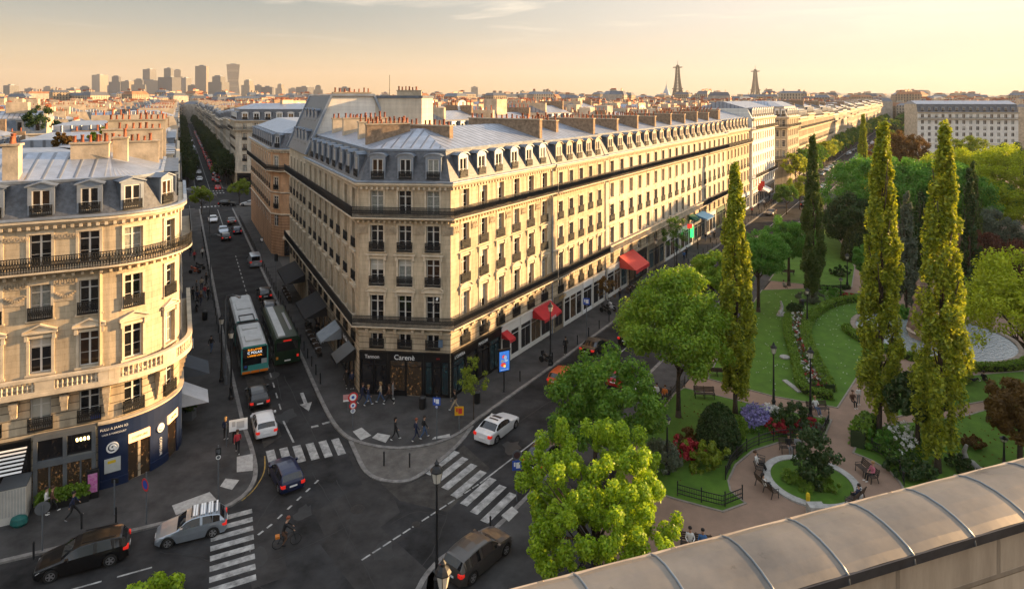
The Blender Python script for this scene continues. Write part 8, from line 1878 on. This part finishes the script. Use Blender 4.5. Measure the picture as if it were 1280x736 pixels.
for pp_, s, t, lab in TERR:
    q = pp_.at(s, t, .13); place(ta, ft, q, 0, 'small round café table ' + lab, 'table', 'café tables ' + lab); ft = False
    for e in (-.55, .55): q = pp_.at(s + e, t, .13); place(chp, fc_, q, pp_.ang(s) + (PI / 2 if e > 0 else -PI / 2), 'dark café chair ' + lab, 'chair', 'café chairs ' + lab); fc_ = False
# ------------------------------------------------------------------ park benches and the people on them
def bench(curved=False):
    r = empty('park_bench'); mb = MB(); me_ = MB()
    for k in range(4): me_.box(-.95, -.02 + .12 * k, .43, .95, .08 + .12 * k, .465)
    put('seat', me_.mesh('seat', [WOOD]), r); mb = MB()
    for k in range(4): mb.box(-.95, -.08 - .035 * k, .52 + .11 * k, .95, -.05 - .035 * k, .61 + .11 * k)
    put('backrest', mb.mesh('backrest', [WOOD]), r); lg = MB()
    lg.tube([(0, .46, 0), (0, .42, .42), (0, -.03, .42), (0, -.22, .98)], .03, 6); lg.tube([(0, -.16, 0), (0, -.03, .42)], .03, 6); lg.tube([(0, .45, .42), (0, .47, .64), (0, -.1, .66)], .022, 6); lme = lg.mesh('leg', [IRON])
    for x in (-.85, 0, .85): put('leg', lme, r, (x, 0, 0))
    return r
bp = bench(); first = True
def pbench(px, py, rz, lab, sitters=(), pos=None):
    global first
    p = V(pos) if pos else G(px, py); place(bp, first, (p.x, p.y, .13), rz, lab, 'bench'); first = False
    for (off, ps, top, legs, hair, plab, lg_) in sitters:
        c, s = math.cos(rz), math.sin(rz); x = p.x + c * off - s * .02; y = p.y + s * off + c * .02; person(0, 0, rz + PI / 2, ps, top, legs, hair, plab, pos=(x, y, .115), long=lg_)
rad = lambda px, py, o=0: math.atan2(ce.y - G(px, py).y, ce.x - G(px, py).x) - PI / 2 + o
pbench(947, 588, rad(947, 588), 'black bench left of the round lawn, farther one', [(.1, 'recline', 'white', 'black', 'brown', 'person in white with crossed legs on the farther bench left of the round lawn', False)])
pbench(956, 617, rad(956, 617), 'black bench left of the round lawn, nearer one', [(.0, 'recline', 'white', 'black', 'dark', 'dark-haired person in white stretched on the nearer bench left of the round lawn', True)])
pbench(989, 566, rad(989, 566), 'bench at the top of the round lawn by the iron fence', [(.2, 'sit', 'black', 'grey', 'dark', 'person in a dark jacket on the bench at the top of the round lawn', False), (-.5, 'sit', 'grey', 'beige', 'fair', 'second person in pale grey on the bench at the top of the round lawn', False)])
pbench(1086, 598, rad(1086, 598), 'black bench right of the round lawn', [(-.4, 'sit', 'pink', 'black', 'fair', 'person in pale pink on the bench right of the round lawn', False)])
pbench(1072, 632, rad(1072, 632), 'bench at the lower right of the round lawn', [(.1, 'sit', 'navy', 'black', 'dark', 'person in navy on the bench hidden by the parapet', False)])
pbench(1021, 517, PI + .1, 'dark bench below the foot of the flower bed', [(.1, 'recline', 'white', 'denim', 'fair', 'person in white and blue reading on the bench below the flower bed', False)])
pbench(880, 498, math.pi - .1, 'empty wooden bench at the edge of the fenced lawn'); pbench(897, 472, -.1, 'dark bench on the big lawn beside the near poplar'); pbench(985, 345, -.2, 'dark bench on the upper lawn')
pbench(826, 500, H2 + PI / 2, 'bench on the park pavement with two people', [(-.4, 'sit', 'orange', 'black', 'brown', 'person in an orange top on the pavement bench', False), (.4, 'sit', 'white', 'denim', 'dark', 'person in white and jeans on the pavement bench', False)])
pbench(870, 690, PI - .25, 'bench just behind the parapet facing away', [(.35, 'sit', 'white', 'black', 'dark', 'person in white seen from behind on the bench by the parapet, right one', False), (-.4, 'sit', 'blue', 'black', 'dark', 'person in pale blue seen from behind on the bench by the parapet, left one', False)])
person(980, 362, .4, 'sit', 'grey', 'black', 'dark', 'person in grey sitting at the upper lawn edge'); person(1066, 507, NEAR, 'sit', 'brown', 'black', 'brown', 'person in brown in a wheeled chair on the straight path'); person(1073, 505, NEAR, 'stand', 'white', 'grey', 'dark', 'person in white on the straight path beside the poplar', h=.9)
person(1143, 390, AWAY, 'walk', 'red', 'blue', 'red', 'red-haired person walking away above the basin'); person(1152, 386, AWAY, 'stand', 'black', 'black', 'dark', 'person all in black walking above the basin')
for k, (x, y, t, l) in enumerate(((1157, 360, 'white', 'black'), (1157, 348, 'grey', 'black'), (1156, 336, 'black', 'navy'), (1160, 325, 'red', 'black'))): person(x, y, (AWAY, NEAR)[k % 2], ('stand', 'walk')[k % 2], t, l, 'dark', 'person in %s on the straight path beyond the basin' % t)
person(1217, 477, .3, 'lie', 'navy', 'black', 'dark', 'person in navy lying on the grass right of the basin', z=.17); person(1230, 478, .6, 'sit', 'black', 'black', 'dark', 'person in black sitting on the grass right of the basin', pos=(*G(1230, 478).xy, -.2))
# statues and stones on the lawns
def statue(px, py, lab, s=1.0, seed=1):
    p = G(px, py); r = empty('stone_sculpture', (p.x, p.y, .17), seed, lab, 'sculpture'); mb = MB(); mb.tube([(-.5, 0, .15), (-.1, .05, .3), (.3, 0, .3), (.45, -.05, .75), (.25, .05, 1.25)], [.12, .2, .18, .14, .1], 8); mb.tube([(.3, 0, .3), (.75, .2, .5)], [.1, .06], 6); put('figure', mb.mesh('figure', [mat('statue_stone', (.30, .29, .27), .8, var=.3, scale=4)], smooth=True), r); mb = MB(); mb.box(-.6, -.3, 0, .6, .3, .14); put('plinth', mb.mesh('plinth', [MATS['statue_stone']]), r); r.scale = (s, s, s)
statue(976, 395, 'small grey stone sculpture on the big lawn', 1.3, 1); statue(1214, 586, 'grey stone sculpture on the lower right lawn', 1.2, 2)
p = G(981, 449); mb = MB(); mb.lathe([(.42, 0), (.45, .06), (.42, .16), (.0, .18)], 14); o = mb.build('stone_disc', [MATS['statue_stone']], base=(0, 0, 0)); o.location = (p.x, p.y, .17); o.scale = (1.2, 1.2, 1); tag(o, 'pale round stone disc on the big lawn beside the lamp', 'stone')
p = G(990, 485); mb = MB(); mb.box(-.25, -1.3, 0, .25, 1.3, .1); o = mb.build('stone_slab', [MATS['statue_stone']], base=(0, 0, 0)); o.location = (p.x, p.y, .17); o.rotation_euler = (0, 0, .15); tag(o, 'long pale stone slab at the lawn edge below the flower bed', 'stone slab')
p = G(1010, 632)
mb = MB(); mb.lathe([(.13, 0), (.15, .45), (.1, .62), (.0, .65)], 8); o = mb.build('yellow_bag', [mat('bag_yellow', (.6, .42, .01), .6, var=.1)], base=(0, 0, 0)); o.location = (p.x, p.y, .26); tag(o, 'yellow bag on the stone ring of the round lawn', 'bag')
bpy.context.view_layer.update()
